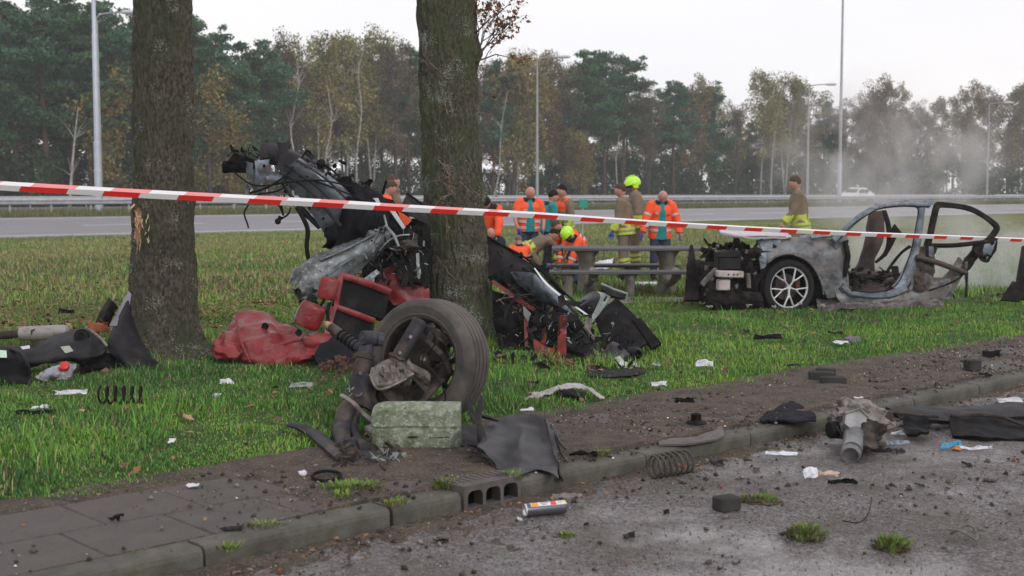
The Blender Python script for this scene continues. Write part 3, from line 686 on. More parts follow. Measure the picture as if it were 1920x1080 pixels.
# grass beyond the slip road
g = np.random.default_rng(9); n = 60000; a = g.uniform(5, 150, n); c = 57.3 + g.random(n) ** 1.5 * 8; X = U[0] * a + N[0] * c; Y = U[1] * a + N[1] * c; z = np.interp(c, HX, HY)
h = g.uniform(.08, .35, n); th = g.uniform(0, 6.28, n); B = np.stack([X, Y, z], 1); W = np.stack([np.cos(th), np.sin(th), 0 * th], 1) * .03
V = np.stack([B - W, B + W, B + np.stack([h * .3 * np.sin(th), h * .3 * np.cos(th), h], 1)], 1).reshape(-1, 3)
pal = np.array([(.14, .15, .05), (.09, .13, .045), (.2, .17, .08)]); col = pal[g.integers(0, 3, n)]
link('rail_grass', mesh_np('rail_grass', V, np.arange(n * 3).reshape(-1, 3), M['blade'], cols=np.repeat(col, 3, 0)), kind='stuff', label='rough grass strip under the guard rail', cat='grass')

def leaves(n, fn, size, pal, seed, curl=.3):
    g = np.random.default_rng(seed); X, Y, z = fn(g, n); n = len(X)
    th = g.uniform(0, 6.283, n); s = size * g.uniform(.5, 1.3, n); tl = g.normal(0, curl, n); tl2 = g.normal(0, curl, n)
    e1 = np.stack([np.cos(th), np.sin(th), tl], 1) * s[:, None]; e2 = np.stack([-np.sin(th), np.cos(th), tl2], 1) * s[:, None] * .55
    B = np.stack([X, Y, z + s * .25], 1)
    V = np.stack([B - e1, B - e2, B + e1, B + e2 + np.stack([0 * s, 0 * s, s * .3], 1)], 1).reshape(-1, 3)
    F = np.arange(n * 4).reshape(-1, 4); col = np.array(pal)[g.integers(0, len(pal), n)] * g.uniform(.7, 1.3, n)[:, None]
    return V, F, np.repeat(col, 4, 0)
LP = [(.24, .11, .045), (.3, .15, .06), (.17, .08, .04), (.32, .21, .12), (.12, .06, .035)]
def f_edge(g, n):
    a = g.uniform(-1, 17, n); c = 6.02 + np.abs(g.normal(0, .09, n)) - .05; X = U[0] * a + N[0] * c; Y = U[1] * a + N[1] * c; return X, Y, HG(X, Y) + .0
def f_left(g, n):
    Y = g.uniform(12.2, 18.5, n); X = g.uniform(-8, -2.0, n); k = g.random(n) < np.exp(-((ac_of(X, Y)[1] - 13.6) / 1.5) ** 2) * np.where(X < -3, 1, .25); X, Y = X[k], Y[k]; return X, Y, HG(X, Y) + .05
def f_all(g, n):
    Y = g.uniform(6, 30, n); X = g.uniform(-1, 1, n) * (.42 * Y + 1); c = ac_of(X, Y)[1]; k = c > 6.1; X, Y = X[k], Y[k]; return X, Y, HG(X, Y) + .04
def f_brown(g, n):
    a = g.uniform(-10, 30, n); c = 18 + g.normal(0, .7, n); X = U[0] * a + N[0] * c; Y = U[1] * a + N[1] * c; return X, Y, HG(X, Y) + .08
def f_pav(g, n):
    a = g.uniform(0, 15, n); c = g.uniform(4.95, 6.05, n); k = g.random(n) < np.clip((a - 3) / 1.5, .08, 1); a, c = a[k], c[k]; X = U[0] * a + N[0] * c; Y = U[1] * a + N[1] * c; return X, Y, 0 * X + .1
def f_gut(g, n):
    a = g.uniform(0, 16, n); c = 4.8 - np.abs(g.normal(0, .14, n)); X = U[0] * a + N[0] * c; Y = U[1] * a + N[1] * c; return X, Y, 0 * X + .004
parts = [leaves(2600, f_edge, .017, LP, 1), leaves(5200, f_left, .028, LP, 2), leaves(2200, f_all, .03, LP, 3), leaves(3000, f_brown, .03, [(.13, .09, .055), (.17, .12, .08)], 4), leaves(1500, f_pav, .012, LP, 5), leaves(900, f_gut, .014, LP, 6)]
o = 0; Vs, Fs, Ks = [], [], []
for v, f, k in parts: Vs.append(v); Fs.append(f + o); Ks.append(k); o += len(v)
M['leaf'] = mat('fallen_leaves', (1, 1, 1), (.8, .8, .8), 20, .8, tint=True)
link('leaf_litter', mesh_np('leaf_litter', np.concatenate(Vs), np.concatenate(Fs), M['leaf'], cols=np.concatenate(Ks)), kind='stuff', label='brown fallen leaves scattered over verge, pavement and gutter', cat='fallen leaves')
# crumbs of soil, gravel and glass
def crumbs(n, fn, s0, s1, pal, seed):
    g = np.random.default_rng(seed); X, Y, z = fn(g, n); n = len(X); s = s0 + (s1 - s0) * g.random(n) ** 4
    T = np.array([(1, 0, -.6), (-.5, .87, -.6), (-.5, -.87, -.6), (.2, .1, .8), (-.9, 0, .3), (.5, -.8, .3)]); Fq = np.array([(0, 1, 3), (1, 4, 3), (4, 2, 3), (2, 5, 3), (5, 0, 3), (0, 5, 2), (1, 2, 4), (0, 2, 1)])
    Vv = T[None] * g.uniform(.6, 1.3, (n, 6, 1)) * s[:, None, None] * np.array([1, 1, .75]); th = g.uniform(0, 6.28, n); cs, sn = np.cos(th)[:, None], np.sin(th)[:, None]
    Vr = np.stack([Vv[..., 0] * cs - Vv[..., 1] * sn, Vv[..., 0] * sn + Vv[..., 1] * cs, Vv[..., 2]], -1) + np.stack([X, Y, z + s * .3], 1)[:, None]
    F = (np.arange(n)[:, None, None] * 6 + Fq[None]).reshape(-1, 3); col = np.array(pal)[g.integers(0, len(pal), n)] * g.uniform(.6, 1.3, n)[:, None]
    return Vr.reshape(-1, 3), F, np.repeat(col, 6, 0)
def f_road(g, n):
    Y = g.uniform(5, 13, n); X = g.uniform(-2, 6.5, n); a, c = ac_of(X, Y); k = (c < 4.78) & (c > 1.5); d = vn(X, Y, .5, 60) * .6 + vn(X, Y, .15, 61) * .4 + .3 * np.exp(-((c - 4.75) / .3) ** 2)
    k &= g.random(n) < np.clip((d - .48) * 5, .08, 1); X, Y = X[k], Y[k]; return X, Y, 0 * X + .004
def f_uni(g, n):
    Y = g.uniform(5.1, 12, n) ; X = g.uniform(-1, 1, n) * (.41 * Y + .4); c = ac_of(X, Y)[1]; k = (c < 4.78) & (c > .8); X, Y = X[k], Y[k]; return X, Y, 0 * X + .004
def f_pv2(g, n):
    a = g.uniform(.5, 16, n); c = g.uniform(4.83, 6.1, n); k = g.random(n) < np.clip((a - 2.6) / 1.2, .14, 1); a, c = a[k], c[k]; X = U[0] * a + N[0] * c; Y = U[1] * a + N[1] * c; return X, Y, 0 * X + .097
SP = [(.05, .036, .026), (.08, .06, .042), (.03, .024, .02), (.11, .09, .075), (.2, .18, .17)]
parts = [crumbs(20000, f_road, .003, .02, SP, 1), crumbs(9000, f_pv2, .003, .018, SP, 2), crumbs(900, f_road, .003, .009, [(.6, .62, .65), (.75, .75, .75)], 3), crumbs(700, f_pv2, .003, .01, [(.6, .62, .65), (.75, .75, .75)], 4), crumbs(26000, f_uni, .0015, .006, [(.03, .028, .028), (.05, .04, .035), (.35, .33, .33), (.14, .12, .11)], 6), crumbs(500, f_road, .006, .02, [(.03, .03, .035), (.3, .05, .03)], 5)]
o = 0; Vs, Fs, Ks = [], [], []
for v, f, k in parts: Vs.append(v); Fs.append(f + o); Ks.append(k); o += len(v)
link('crumbs', mesh_np('crumbs', np.concatenate(Vs), np.concatenate(Fs), mat('crumb', (1, 1, 1), (.8, .8, .8), 30, .85, tint=True), cols=np.concatenate(Ks)), kind='stuff', label='soil crumbs, grit and splinters strewn over pavement and road', cat='grit')
# small green weeds and torn turf clods
def tuft(name, px, py, z, r, h, n, label, cat='weed', soil=0, col=((.13, .23, .045), (.08, .15, .03), (.2, .27, .06), (.2, .17, .08)), seed=0, wid=.0035, group=None):
    g = np.random.default_rng(seed + int(px)); c = G(px, py, z); e = empty(name, c, label, cat, group); th = g.uniform(0, 6.28, n); rr = r * g.random(n) ** .6; b = np.stack([np.cos(th) * rr, np.sin(th) * rr, 0 * th + soil * .8 * (1 - (rr / r) ** 2)], 1) + c
    t2 = th + g.normal(0, .6, n); hh = h * g.uniform(.4, 1.2, n); ln = hh * g.uniform(.2, 1, n); d = np.stack([np.cos(t2) * ln, np.sin(t2) * ln, hh], 1); w_ = np.stack([-np.sin(t2), np.cos(t2), 0 * t2], 1) * wid
    V = np.stack([b - w_, b + w_, b + d * .55 + w_ * 1.2 + (0, 0, .004), b + d * .55 - w_ * 1.2, b + d * np.array([1, 1, .9])], 1).reshape(-1, 3) - c
    i = np.arange(n)[:, None] * 5; F = np.concatenate([i + np.array([0, 1, 2]), i + np.array([0, 2, 3]), i + np.array([3, 2, 4])], 0)
    K = np.repeat(np.array(col)[g.integers(0, len(col), n)] * g.uniform(.7, 1.3, n)[:, None], 5, 0)
    link('leaves', mesh_np('leaves', V, F, M['blade'], cols=K), e, kind='stuff')
    if soil: mb = MB(); mb.blob(c + (0, 0, soil * .3), (r * 1.1, r * .9, soil), sub=3, nz_=.5, fr=3, seed=seed); mb.build('soil_clod', M['soil'], e)
    return e
tuft('turf_clod', 1510, 1010, 0, .075, .05, 260, 'torn turf clod with grass on the wet road, the left of two', 'turf clod', .035)
tuft('turf_clod', 1672, 1030, 0, .07, .055, 260, 'torn turf clod on the wet road, right of the other clod', 'turf clod', .02)
tuft('turf_clod', 1425, 940, 0, .1, .03, 160, 'flat grassy clod lying behind the lone dark paving brick', 'turf clod', .012)
tuft('weed', 495, 990, .08, .08, .03, 150, 'green weed growing from the pavement joint near the kerb')
tuft('weed', 430, 1030, .09, .05, .03, 60, 'small weed in the joint along the kerb at lower left')
tuft('weed', 640, 915, .1, .11, .035, 90, 'leafy bright green weed in soil below the torn suspension', col=((.17, .28, .04), (.12, .2, .04)), wid=.004)
tuft('weed', 690, 912, .1, .09, .03, 70, 'weed in soil right of the leafy bright green weed', col=((.14, .2, .05), (.12, .15, .04)), wid=.005)
tuft('weed', 835, 912, .1, .07, .045, 80, 'young weed in soil above the gully inlet', col=((.16, .22, .04), (.12, .16, .04)), wid=.004)
tuft('weed', 740, 945, .1, .06, .03, 90, 'low weed on the pavement left of the gully inlet', wid=.004)
tuft('weed', 958, 898, .1, .06, .045, 120, 'green weed in front of the bent dark panel', wid=.004)
tuft('weed', 1062, 1005, 0, .04, .02, 60, 'small green weed on the road below the spray can')
tuft('weed', 1128, 852, .1, .05, .03, 80, 'small weed behind the bent dark panel on the pavement')
tuft('weed', 640, 930, .1, .05, .03, 40, 'light green leaf weed nearest the kerb below the suspension', col=((.2, .32, .05), (.15, .25, .05)), wid=.004)
# ================================================================== the two big roadside trees
def barkmat(name, moss, lich, amt):
    m = mat(name, (.11, .095, .074), (.03, .025, .019), 46, .95, bump=1., bsc=60, stretch=(1, 1, .55), c3=moss, sc3=3.2, amt3=.75, p3=(.42, .62), pos=(.4, .6))
    t = m.node_tree; L = t.links.new; b = t.nodes['Principled BSDF']; src = b.inputs['Base Color'].links[0].from_socket
    co = next(n for n in t.nodes if n.type == 'TEX_COORD').outputs['Object']
    v = t.nodes.new('ShaderNodeTexNoise'); v.inputs['Scale'].default_value = 62; v.inputs['Detail'].default_value = 2; L(co, v.inputs[0])
    n2 = t.nodes.new('ShaderNodeTexNoise'); n2.inputs['Scale'].default_value = 4; L(co, n2.inputs[0])
    ad = t.nodes.new('ShaderNodeMath'); ad.operation = 'MULTIPLY'; L(v.outputs[0], ad.inputs[0]); L(n2.outputs[0], ad.inputs[1])
    r = t.nodes.new('ShaderNodeValToRGB'); r.color_ramp.elements[0].position = .352 - amt; r.color_ramp.elements[1].position = .37 - amt; r.color_ramp.elements[1].color = (.7, .7, .7, 1); L(ad.outputs[0], r.inputs[0])
    x = t.nodes.new('ShaderNodeMix'); x.data_type = 'RGBA'; L(r.outputs[0], x.inputs[0]); L(src, x.inputs[6]); x.inputs[7].default_value = (*lich, 1); L(x.outputs[2], b.inputs['Base Color']); return m
M['bark1'] = barkmat('bark_grey_brown', (.04, .05, .022), (.24, .26, .22), -.012)
M['bark2'] = barkmat('bark_mossy', (.045, .065, .02), (.22, .25, .22), .012)
M['wood'] = mat('torn_wood', (.5, .31, .19), (.26, .13, .08), 9, .8, stretch=(1, 1, .25), bump=.4)
M['woodp'] = mat('pale_wood', (.7, .55, .36), (.5, .33, .2), 9, .8, stretch=(1, 1, .25), bump=.3)
def trunk(name, label, Y, edges, m, seed, top=7.5, burr=None, scar=None, sink=.1):
    """edges: (py, x_left, x_right) in the picture at distance Y"""
    zs, cx, rr = [], [], []
    for (py, xl, xr) in edges:
        l, r = P(xl, py, Y), P(xr, py, Y); zs.append(l[2]); cx.append((l[0] + r[0]) / 2); rr.append((r[0] - l[0]) / 2)
    o_ = np.argsort(zs); zs, cx, rr = np.array(zs)[o_], np.array(cx)[o_], np.array(rr)[o_]
    base = np.array([cx[0], Y, float(HG(cx[0], Y))]); e = empty(name, base, label, 'tree')
    nz_, na = 420, 220; Z = np.concatenate([np.linspace(base[2] - sink, 3.7, nz_ - 40), np.linspace(3.72, top, 40)])
    V = np.zeros((nz_, na, 3)); SM = np.zeros((nz_, na), int)
    for i, z in enumerate(Z):
        x0 = np.interp(z, zs, cx); r0 = np.interp(z, zs, rr); r0 *= 1 if z < 3.6 else 1 - .04 * (z - 3.6)
        for k in range(na):
            th = 2 * math.pi * k / na; ct, st = math.cos(th), math.sin(th)
            q = Vector((ct * 1.1, st * 1.1, z * .8 + seed)); r = r0 * (1 + .035 * mn.noise(q * 1.3))
            # interlaced vertical furrows
            f = mn.noise(Vector((ct * 5.2 + .35 * math.sin(z * 6 + 3 * ct), st * 5.2, z * 3.6 + seed))); f2 = mn.noise(Vector((ct * 14, st * 14, z * 9 + seed)))
            f3 = mn.noise(Vector((ct * 26 + .8 * math.sin(z * 9), st * 26, z * 14 + seed)))
            r += .02 * (abs(f) * 2 - .5) + .012 * (abs(f2) - .2) + .006 * f3
            fl = max(0, .42 - (z - base[2])); r += fl * fl * (.45 + .35 * math.sin(3 * th + seed))
            if burr:
                for (bz, bth, br, bh) in burr: d = math.atan2(math.sin(th - bth), math.cos(th - bth)); r += bh * math.exp(-((z - bz) / br) ** 2 - (d / .6) ** 2) * (1 + .8 * mn.noise(Vector((ct * 9, st * 9, z * 9))))
            if scar:
                sz, sth, sh, sw = scar; d = math.atan2(math.sin(th - sth), math.cos(th - sth)) + .12 * mn.noise(Vector((z * 7, 0, 3))); zz = (z - sz) / sh
                if abs(zz) < 1 and abs(d) < sw * (1 - zz * zz) ** .4 * (.55 + .45 * (zz > -.3)): r -= .03 + .012 * mn.noise(Vector((ct * 60, st * 60, z * 8))); SM[i, k] = 1 + int(mn.noise(Vector((ct * 20, st * 20, z * 6))) > .25)
            V[i, k] = (x0 + ct * r, Y + st * r, z)
    V = V.reshape(-1, 3) - base; i = (np.arange(nz_ - 1)[:, None] * na + np.arange(na)[None]).ravel(); j = (np.arange(nz_ - 1)[:, None] * na + (np.arange(na)[None] + 1) % na).ravel()
    F = np.stack([i, j, j + na, i + na], 1)
    link('trunk', mesh_np('trunk', V, F, [m, M['wood'], M['woodp']], SM[:-1].ravel(), smooth=True), e)
    # limbs above the picture
    mb = MB(); g = random.Random(seed); x0 = cx[-1]
    for k in range(5):
        th = k * 1.3 + seed; d = np.array([math.cos(th), math.sin(th), .9]); s0 = np.array([x0, Y, top - .6 + k * .1]); 
        l = g.uniform(2, 3.2); mb.tube([s0, s0 + d * l * .5, s0 + d * l + (0, 0, .5)], [.14, .08, .03], 8, smooth=3)
        for q in range(5): a = s0 + d * l * g.uniform(.4, 1); mb.tube([a, a + np.array([g.uniform(-1, 1), g.uniform(-1, 1), g.uniform(.2, 1)])], [.03, .006], 4)
    mb.build('limbs', m, e, kind='stuff'); return e, base
tl, b1 = trunk('roadside_tree', 'thick roadside tree at left with pale splintered scar in its bark', 11.1,
    [(-60, 250, 357), (0, 251, 357), (150, 252, 358), (300, 253, 360), (450, 249, 362), (560, 246, 368), (640, 243, 372), (690, 238, 378)], M['bark1'], 1, scar=(1.26, math.pi + .74, .23, .4))
tr, b2 = trunk('roadside_tree', 'moss covered roadside tree the wreck is wrapped around', 12.7,
    [(-60, 779, 892), (0, 781, 893), (60, 784, 892), (110, 786, 893), (200, 788, 898), (300, 793, 901), (400, 798, 906), (450, 800, 916), (540, 799, 922), (600, 799, 928), (650, 796, 934)], M['bark2'], 4, burr=((1.62, 5.9, .13, .05), (1.6, 4.6, .1, .025), (2.95, 6.1, .12, .05)))
# torn wood in the scar
mb = MB(); g = random.Random(4); 

mb = MB()
for k in range(26): x, y = g.uniform(252, 281), g.uniform(400, 458); a = P(x, y, 10.86 - (x - 250) * .0012); mb.tube([a, a + np.array([g.uniform(-.02, .02), -.015, g.uniform(-.07, .07)])], [.006, .001], 4)
mb.tube([P(252, 384, 10.93), P(247, 389, 10.9), P(244, 392, 10.88)], [.012, .008, .002], 5)
mb.build('splinters', M['woodp'], tl, kind='stuff')
# twigs and withered leaves
M['twig'] = mat('twig_bark', (.12, .095, .08), (.06, .045, .04), 12, .9); M['twigpale'] = mat('pale_twig', (.26, .22, .18), (.12, .1, .08), 12, .9)
M['dleaf'] = mat('withered_leaves', (.2, .085, .035), (.11, .05, .025), 5, .8, tint=True)
def spray(parent, roots, m, seed, lev=3, ln=.3, leafn=0, leafs=.03, name='twigs', spread=.6, r0=.008):
    g = random.Random(seed); mb = MB(); tips = []
    def rec(p, d, l, r, n):
        q = p + d * l; mid = (p + q) / 2 + np.array([g.uniform(-1, 1), g.uniform(-1, 1), g.uniform(-1, 1)]) * l * .08
        mb.tube([p, mid, q], [r, r * .8, r * .6], 4, cap=False); tips.extend([mid, q])
        if n:
            for k in range(g.choice((2, 2, 3))):
                dd = d + np.array([g.uniform(-spread, spread), g.uniform(-spread, spread) * .6, g.uniform(-spread, spread)]); dd /= np.linalg.norm(dd); rec(q if k else mid, dd, l * g.uniform(.6, .95), r * .6, n - 1)
    for (p, d) in roots: d = np.array(d, float); d /= np.linalg.norm(d); rec(np.array(p), d, ln, r0, lev)
    mb.build(name, m, parent, smooth=False, kind='stuff')
    if leafn:
        T = np.array(tips); q = np.random.default_rng(seed); c = T[q.integers(0, len(T), leafn)] + q.normal(0, .012, (leafn, 3)); a = q.normal(size=(leafn, 3)); a /= np.linalg.norm(a, axis=1, keepdims=True); b = np.cross(a, q.normal(size=(leafn, 3))); b /= np.linalg.norm(b, axis=1, keepdims=True)
        s = leafs * q.uniform(.5, 1.3, (leafn, 1)); V = np.stack([c - a * s, c - b * s * .5, c + a * s * .9, c + b * s * .55 + a * s * .2], 1).reshape(-1, 3) - ORG[parent]
        link('dead_leaves', mesh_np('dead_leaves', V, np.arange(len(V)).reshape(-1, 4), M['dleaf'], cols=np.repeat(q.uniform(.6, 1.6, (leafn, 1)) * np.ones(3), 4, 0)), parent, kind='stuff')
spray(tr, [(P(893, 112, 12.6), (.35, -.1, 1)), (P(895, 105, 12.6), (.8, -.1, .75)), (P(895, 114, 12.55), (1, 0, .35)), (P(893, 95, 12.65), (.15, 0, 1)), (P(894, 60, 12.65), (.7, 0, .7)), (P(895, 112, 12.6), (.6, .1, .9))], M['twig'], 3, 4, .19, 520, .026, spread=.55, r0=.009)
spray(tr, [(P(898, 190, 12.6), (.9, 0, .8)), (P(897, 300, 12.5), (.7, -.3, .3))], M['twig'], 9, 2, .1, 14, .025, r0=.005)
spray(tr, [(P(812 + k * 17, 340 + (k % 3) * 12, 12.38), (math.cos(k * 1.9), -.5, math.sin(k * 1.7))) for k in range(7)], M['twigpale'], 5, 2, .1, 20, .02, r0=.005)
spray(tr, [(P(840, 215, 12.4), (-.3, -.2, 1)), (P(838, 212, 12.4), (-.1, -.2, 1)), (P(820, 130, 12.4), (-.5, -.25, .5)), (P(850, 520, 12.38), (-.6, -.3, .8)), (P(838, 450, 12.38), (0, -.3, 1)), (P(822, 300, 12.4), (.5, -.3, -.6))], M['twigpale'], 6, 2, .13, 26, .022, r0=.0045, spread=.4)
spray(tr, [(P(900, 640, 12.3), (.5, -.4, .5)), (P(925, 600, 12.2), (.9, -.3, .6)), (P(935, 560, 12.2), (.5, -.4, -.8)), (P(930, 565, 12.1), (.9, -.3, .3))], M['twigpale'], 16, 3, .14, 12, .022, r0=.005, spread=.5)
# ================================================================== the torn car round the mossy tree
MM = {
 'body': mat('blue_grey_paint', (.22, .26, .31), (.12, .14, .165), 5, .4, .35, bump=.15, bsc=9, c3=(.05, .045, .04), sc3=11, amt3=.8, p3=(.5, .64)),
 'sill': mat('scraped_sill_metal', (.21, .23, .25), (.09, .095, .1), 8, .5, .4, bump=.4, bsc=22, c3=(.4, .4, .4), sc3=24, amt3=.6, p3=(.55, .62)),
 'black': mat('black_plastic', (.008, .0075, .009), (.004, .004, .005), 9, .6, bump=.2, bsc=40, c3=(.035, .03, .027), sc3=7, amt3=.5, p3=(.5, .7)),
 'dark': mat('dark_grey_plastic', (.024, .023, .026), (.013, .0125, .015), 7, .45, bump=.25, bsc=60, c3=(.05, .042, .036), sc3=6, amt3=.5, p3=(.5, .7)),
 'beam': mat('bumper_beam_grey', (.045, .042, .046), (.026, .025, .028), 6, .55, bump=.2, bsc=30),
 'cloth': mat('black_lining_cloth', (.018, .0175, .023), (.009, .009, .012), 4, .85, bump=.5, bsc=14),
 'red': mat('red_leather', (.26, .018, .024), (.15, .011, .015), 5, .36, bump=.7, bsc=13, c3=(.2, .09, .075), sc3=9, amt3=.55, p3=(.48, .66), rr=(.28, .55)),
 'redp': mat('red_metal', (.26, .025, .02), (.12, .012, .012), 6, .5, bump=.3, c3=(.05, .03, .025), sc3=14, amt3=.8, p3=(.48, .6)),
 'chrome': mat('bright_trim', (.75, .77, .8), (.6, .62, .65), 5, .25, .6),
 'alu': mat('dirty_aluminium', (.3, .28, .265), (.16, .14, .13), 9, .6, .35, bump=.35, bsc=40, c3=(.07, .05, .04), sc3=10, amt3=.8, p3=(.47, .62)),
 'steel': mat('muddy_steel', (.07, .06, .056), (.03, .026, .023), 8, .6, .3, bump=.4, bsc=35, c3=(.15, .11, .08), sc3=6, amt3=.6, p3=(.5, .66)),
 'steelb': mat('painted_chassis_steel', (.06, .06, .072), (.033, .032, .037), 6, .5, .2, bump=.25, bsc=35, c3=(.13, .095, .07), sc3=7, amt3=.7, p3=(.5, .66)),
 'white': mat('white_plastic', (.68, .7, .74), (.5, .52, .56), 8, .5, bump=.1), 'pale': mat('pale_green_grey_frame', (.34, .39, .38), (.18, .21, .2), 8, .5, .2, bump=.2),
 'orange': mat('orange_plastic', (.75, .1, .02), (.6, .07, .015), 6, .5), 'glassd': mat('tinted_window', (.035, .035, .04), (.02, .02, .024), 3, .15),
 'tyre': mat('dusty_tyre_rubber', (.12, .105, .095), (.055, .048, .045), 3.5, .85, bump=.25, bsc=50, c3=(.035, .033, .033), sc3=6, amt3=.7, p3=(.5, .68)),
 'brown': mat('crumpled_brown_bits', (.08, .062, .052), (.03, .024, .02), 9, .8, bump=.4), 'cable': mat('cable_rubber', (.014, .014, .015), (.01, .01, .01), 9, .6),
}
def scatter_bits(mb, box, n, smin, smax, seed, flat=.25, stripes=True):
    """torn slivers inside a picture box (x0,y0,x1,y1,Y0,Y1)"""
    g = random.Random(seed)
    for i in range(n):
        c = P(g.uniform(box[0], box[2]), g.uniform(box[1], box[3]), g.uniform(box[4], box[5])); s = g.uniform(smin, smax)
        q = g.random(); dd = lambda k: np.array([g.uniform(-k, k), g.uniform(-k, k) * .5, g.uniform(-k, k)])
        if q < .35: mb.box(c, (s * 1.5, s * .1, s * g.uniform(.15, .45)), (g.uniform(-.5, .5), g.uniform(0, 3), g.uniform(-.8, .8)), jit=s * .35)
        elif q < .6:
            e1, e2 = dd(s), dd(s * .6); mb.sheet([[c, c + e2 * .5 + dd(s * .2), c + e2], [c + e1 * .5 + dd(s * .25), c + e1 * .5 + e2 * .5 + dd(s * .35), c + e1 * .5 + e2 + dd(s * .2)], [c + e1, c + e1 + e2 * .5, c + e1 + e2 * .8]], .004, 1, ex='w')
        else: a = dd(s * 1.3); mb.tube([c - a, c + dd(s * .3), c + a * .7 + dd(s * .5)], max(.003, s * .05), 5, smooth=2)
def wire(mb, pts, r): mb.tube([P(*p) for p in pts], r, 6, smooth=4)
W = empty('wrecked_car', (P(780, 640, 12.2)[0], 12.1, .13), 'torn open car wreck folded around the mossy tree, nose reared up at left', 'car wreck')
def part(name, fn, m, smooth=True, parent=None, **kw):
    mb = MB(); fn(mb); return mb.build(name, m, parent or W, smooth=smooth, **kw)
# reared front end, from left to right
part('crash_beam', lambda b: (b.sheet([[(487, 296, 11.9), (492, 270, 12.0), (520, 268, 12.1)], [(540, 318, 11.85), (548, 288, 11.95), (566, 290, 12.1)], [(598, 340, 11.8), (610, 312, 11.9), (622, 316, 12.1)]], .03, 4, .006, 5, 1),), MM['beam'])
part('crush_can', lambda b: (b.tube([P(420, 313, 11.9), P(464, 314, 11.9)], [.052, .052], 16), b.tube([P(419, 313, 11.9), P(427, 313, 11.9)], [.06, .06], 16), b.box(P(446, 298, 11.92), (.13, .16, .1), (.1, .3, .2), jit=.04), b.box(P(466, 302, 11.95), (.1, .2, .12), (.3, .1, .5), jit=.05)), MM['black'])
part('tow_bracket', lambda b: (b.plate([(528, 268, 11.78), (542, 265, 11.78), (536, 300, 11.75), (530, 322, 11.74), (516, 316, 11.75), (524, 296, 11.76)], .02), b.plate([(518, 266, 11.85), (545, 270, 11.85), (541, 280, 11.85), (522, 280, 11.85)], .05), b.plate([(574, 278, 11.85), (590, 292, 11.85), (584, 300, 11.85), (570, 290, 11.85)], .05)), MM['beam'])
part('lamp_bracket', lambda b: (b.sheet([[(478, 302, 11.8), (505, 298, 11.8)], [(480, 322, 11.78), (502, 320, 11.76)], [(478, 345, 11.8), (496, 340, 11.78)]], .012, 5, .02, 6, 3), b.sheet([[(460, 302, 11.85), (474, 306, 11.8)], [(463, 340, 11.85), (475, 336, 11.82)], [(458, 366, 11.85), (468, 362, 11.85)]], .01, 5, .02, 6, 5), b.sheet([[(498, 324, 11.78), (548, 318, 11.8)], [(500, 338, 11.78), (530, 338, 11.8)]], .01, 5, .02, 8, 7)), MM['body'])
part('side_rail', lambda b: (b.sheet([[(522, 334, 11.85), (532, 320, 11.8), (556, 300, 11.75), (562, 296, 11.9)], [(560, 368, 11.88), (575, 352, 11.82), (600, 330, 11.77), (612, 324, 11.95)], [(600, 425, 11.9), (618, 402, 11.85), (640, 372, 11.8), (655, 362, 12)], [(612, 445, 12.0), (640, 430, 12.0), (668, 400, 12.0), (690, 392, 12.1)]], .02, 6, .012, 5, 2),), MM['body'])
part('rail_flange', lambda b: (b.tube([P(525, 322, 11.76), P(575, 352, 11.74), P(622, 404, 11.72), P(638, 424, 11.74)], [.008] * 4, 6, flat=2.4, smooth=4), b.tube([P(534, 308, 11.74), P(592, 348, 11.72), P(630, 388, 11.7)], [.006] * 3, 6, flat=2, smooth=4), b.tube([P(556, 300, 11.73), P(610, 335, 11.72), P(648, 372, 11.72)], [.005] * 3, 6, flat=2, smooth=4)), MM['beam'])
part('lower_rail_edge', lambda b: (b.sheet([[(520, 336, 11.95), (528, 345, 11.9)], [(560, 382, 11.93), (560, 392, 11.88)], [(602, 428, 11.95), (596, 430, 11.9)]], .02, 5, .01, 8, 4),), MM['dark'])
for i, (x, y) in enumerate(((495, 311), (580, 390), (606, 410), (556, 341), (575, 332))): part('drain_hole', lambda b: b.lathe(P(x, y, 11.76), (0, 1, 0), [(0, 0), (.013, 0), (.015, .006)], 12), MM['black'])
part('nose_fragments', lambda b: (scatter_bits(b, (430, 280, 520, 310, 11.8, 12.1), 60, .02, .1, 1), scatter_bits(b, (520, 300, 660, 400, 11.86, 12.1), 50, .02, .07, 11), scatter_bits(b, (560, 300, 640, 340, 11.8, 12.1), 14, .03, .09, 2), scatter_bits(b, (600, 330, 720, 390, 11.95, 12.3), 26, .04, .12, 3)), MM['black'], smooth=False, kind='stuff')
part('metal_fragments', lambda b: (scatter_bits(b, (465, 325, 545, 370, 11.75, 12.0), 50, .01, .06, 4), scatter_bits(b, (540, 290, 620, 320, 11.75, 11.85), 8, .02, .05, 5)), MM['alu'], smooth=False, kind='stuff')
part('crossmember', lambda b: (b.sheet([[(612, 345, 12.1), (650, 330, 12.2), (660, 345, 12.3)], [(600, 380, 12.1), (640, 362, 12.1), (675, 370, 12.3)], [(640, 420, 12.2), (665, 395, 12.1), (700, 400, 12.3)]], .03, 5, .03, 6, 6),), MM['black'])
part('cloth_lining', lambda b: (b.sheet([[(640, 350, 12.1), (672, 345, 12.0), (705, 358, 12.0), (742, 382, 12.1), (764, 404, 12.2)], [(632, 380, 12.05), (668, 385, 11.85), (702, 392, 11.82), (735, 405, 11.95), (758, 420, 12.1)], [(618, 408, 12.05), (655, 415, 11.8), (698, 420, 11.78), (728, 432, 11.9), (748, 440, 12.1)], [(609, 438, 12.0), (645, 450, 11.8), (682, 452, 11.85), (710, 448, 12.0), (736, 452, 12.2)], [(612, 468, 12.05), (628, 478, 11.95), (660, 472, 12.0), (690, 462, 12.1), (715, 458, 12.2)]], .02, 9, .045, 4.5, 8, fold=(.035, 6, 1)),), MM['cloth'])
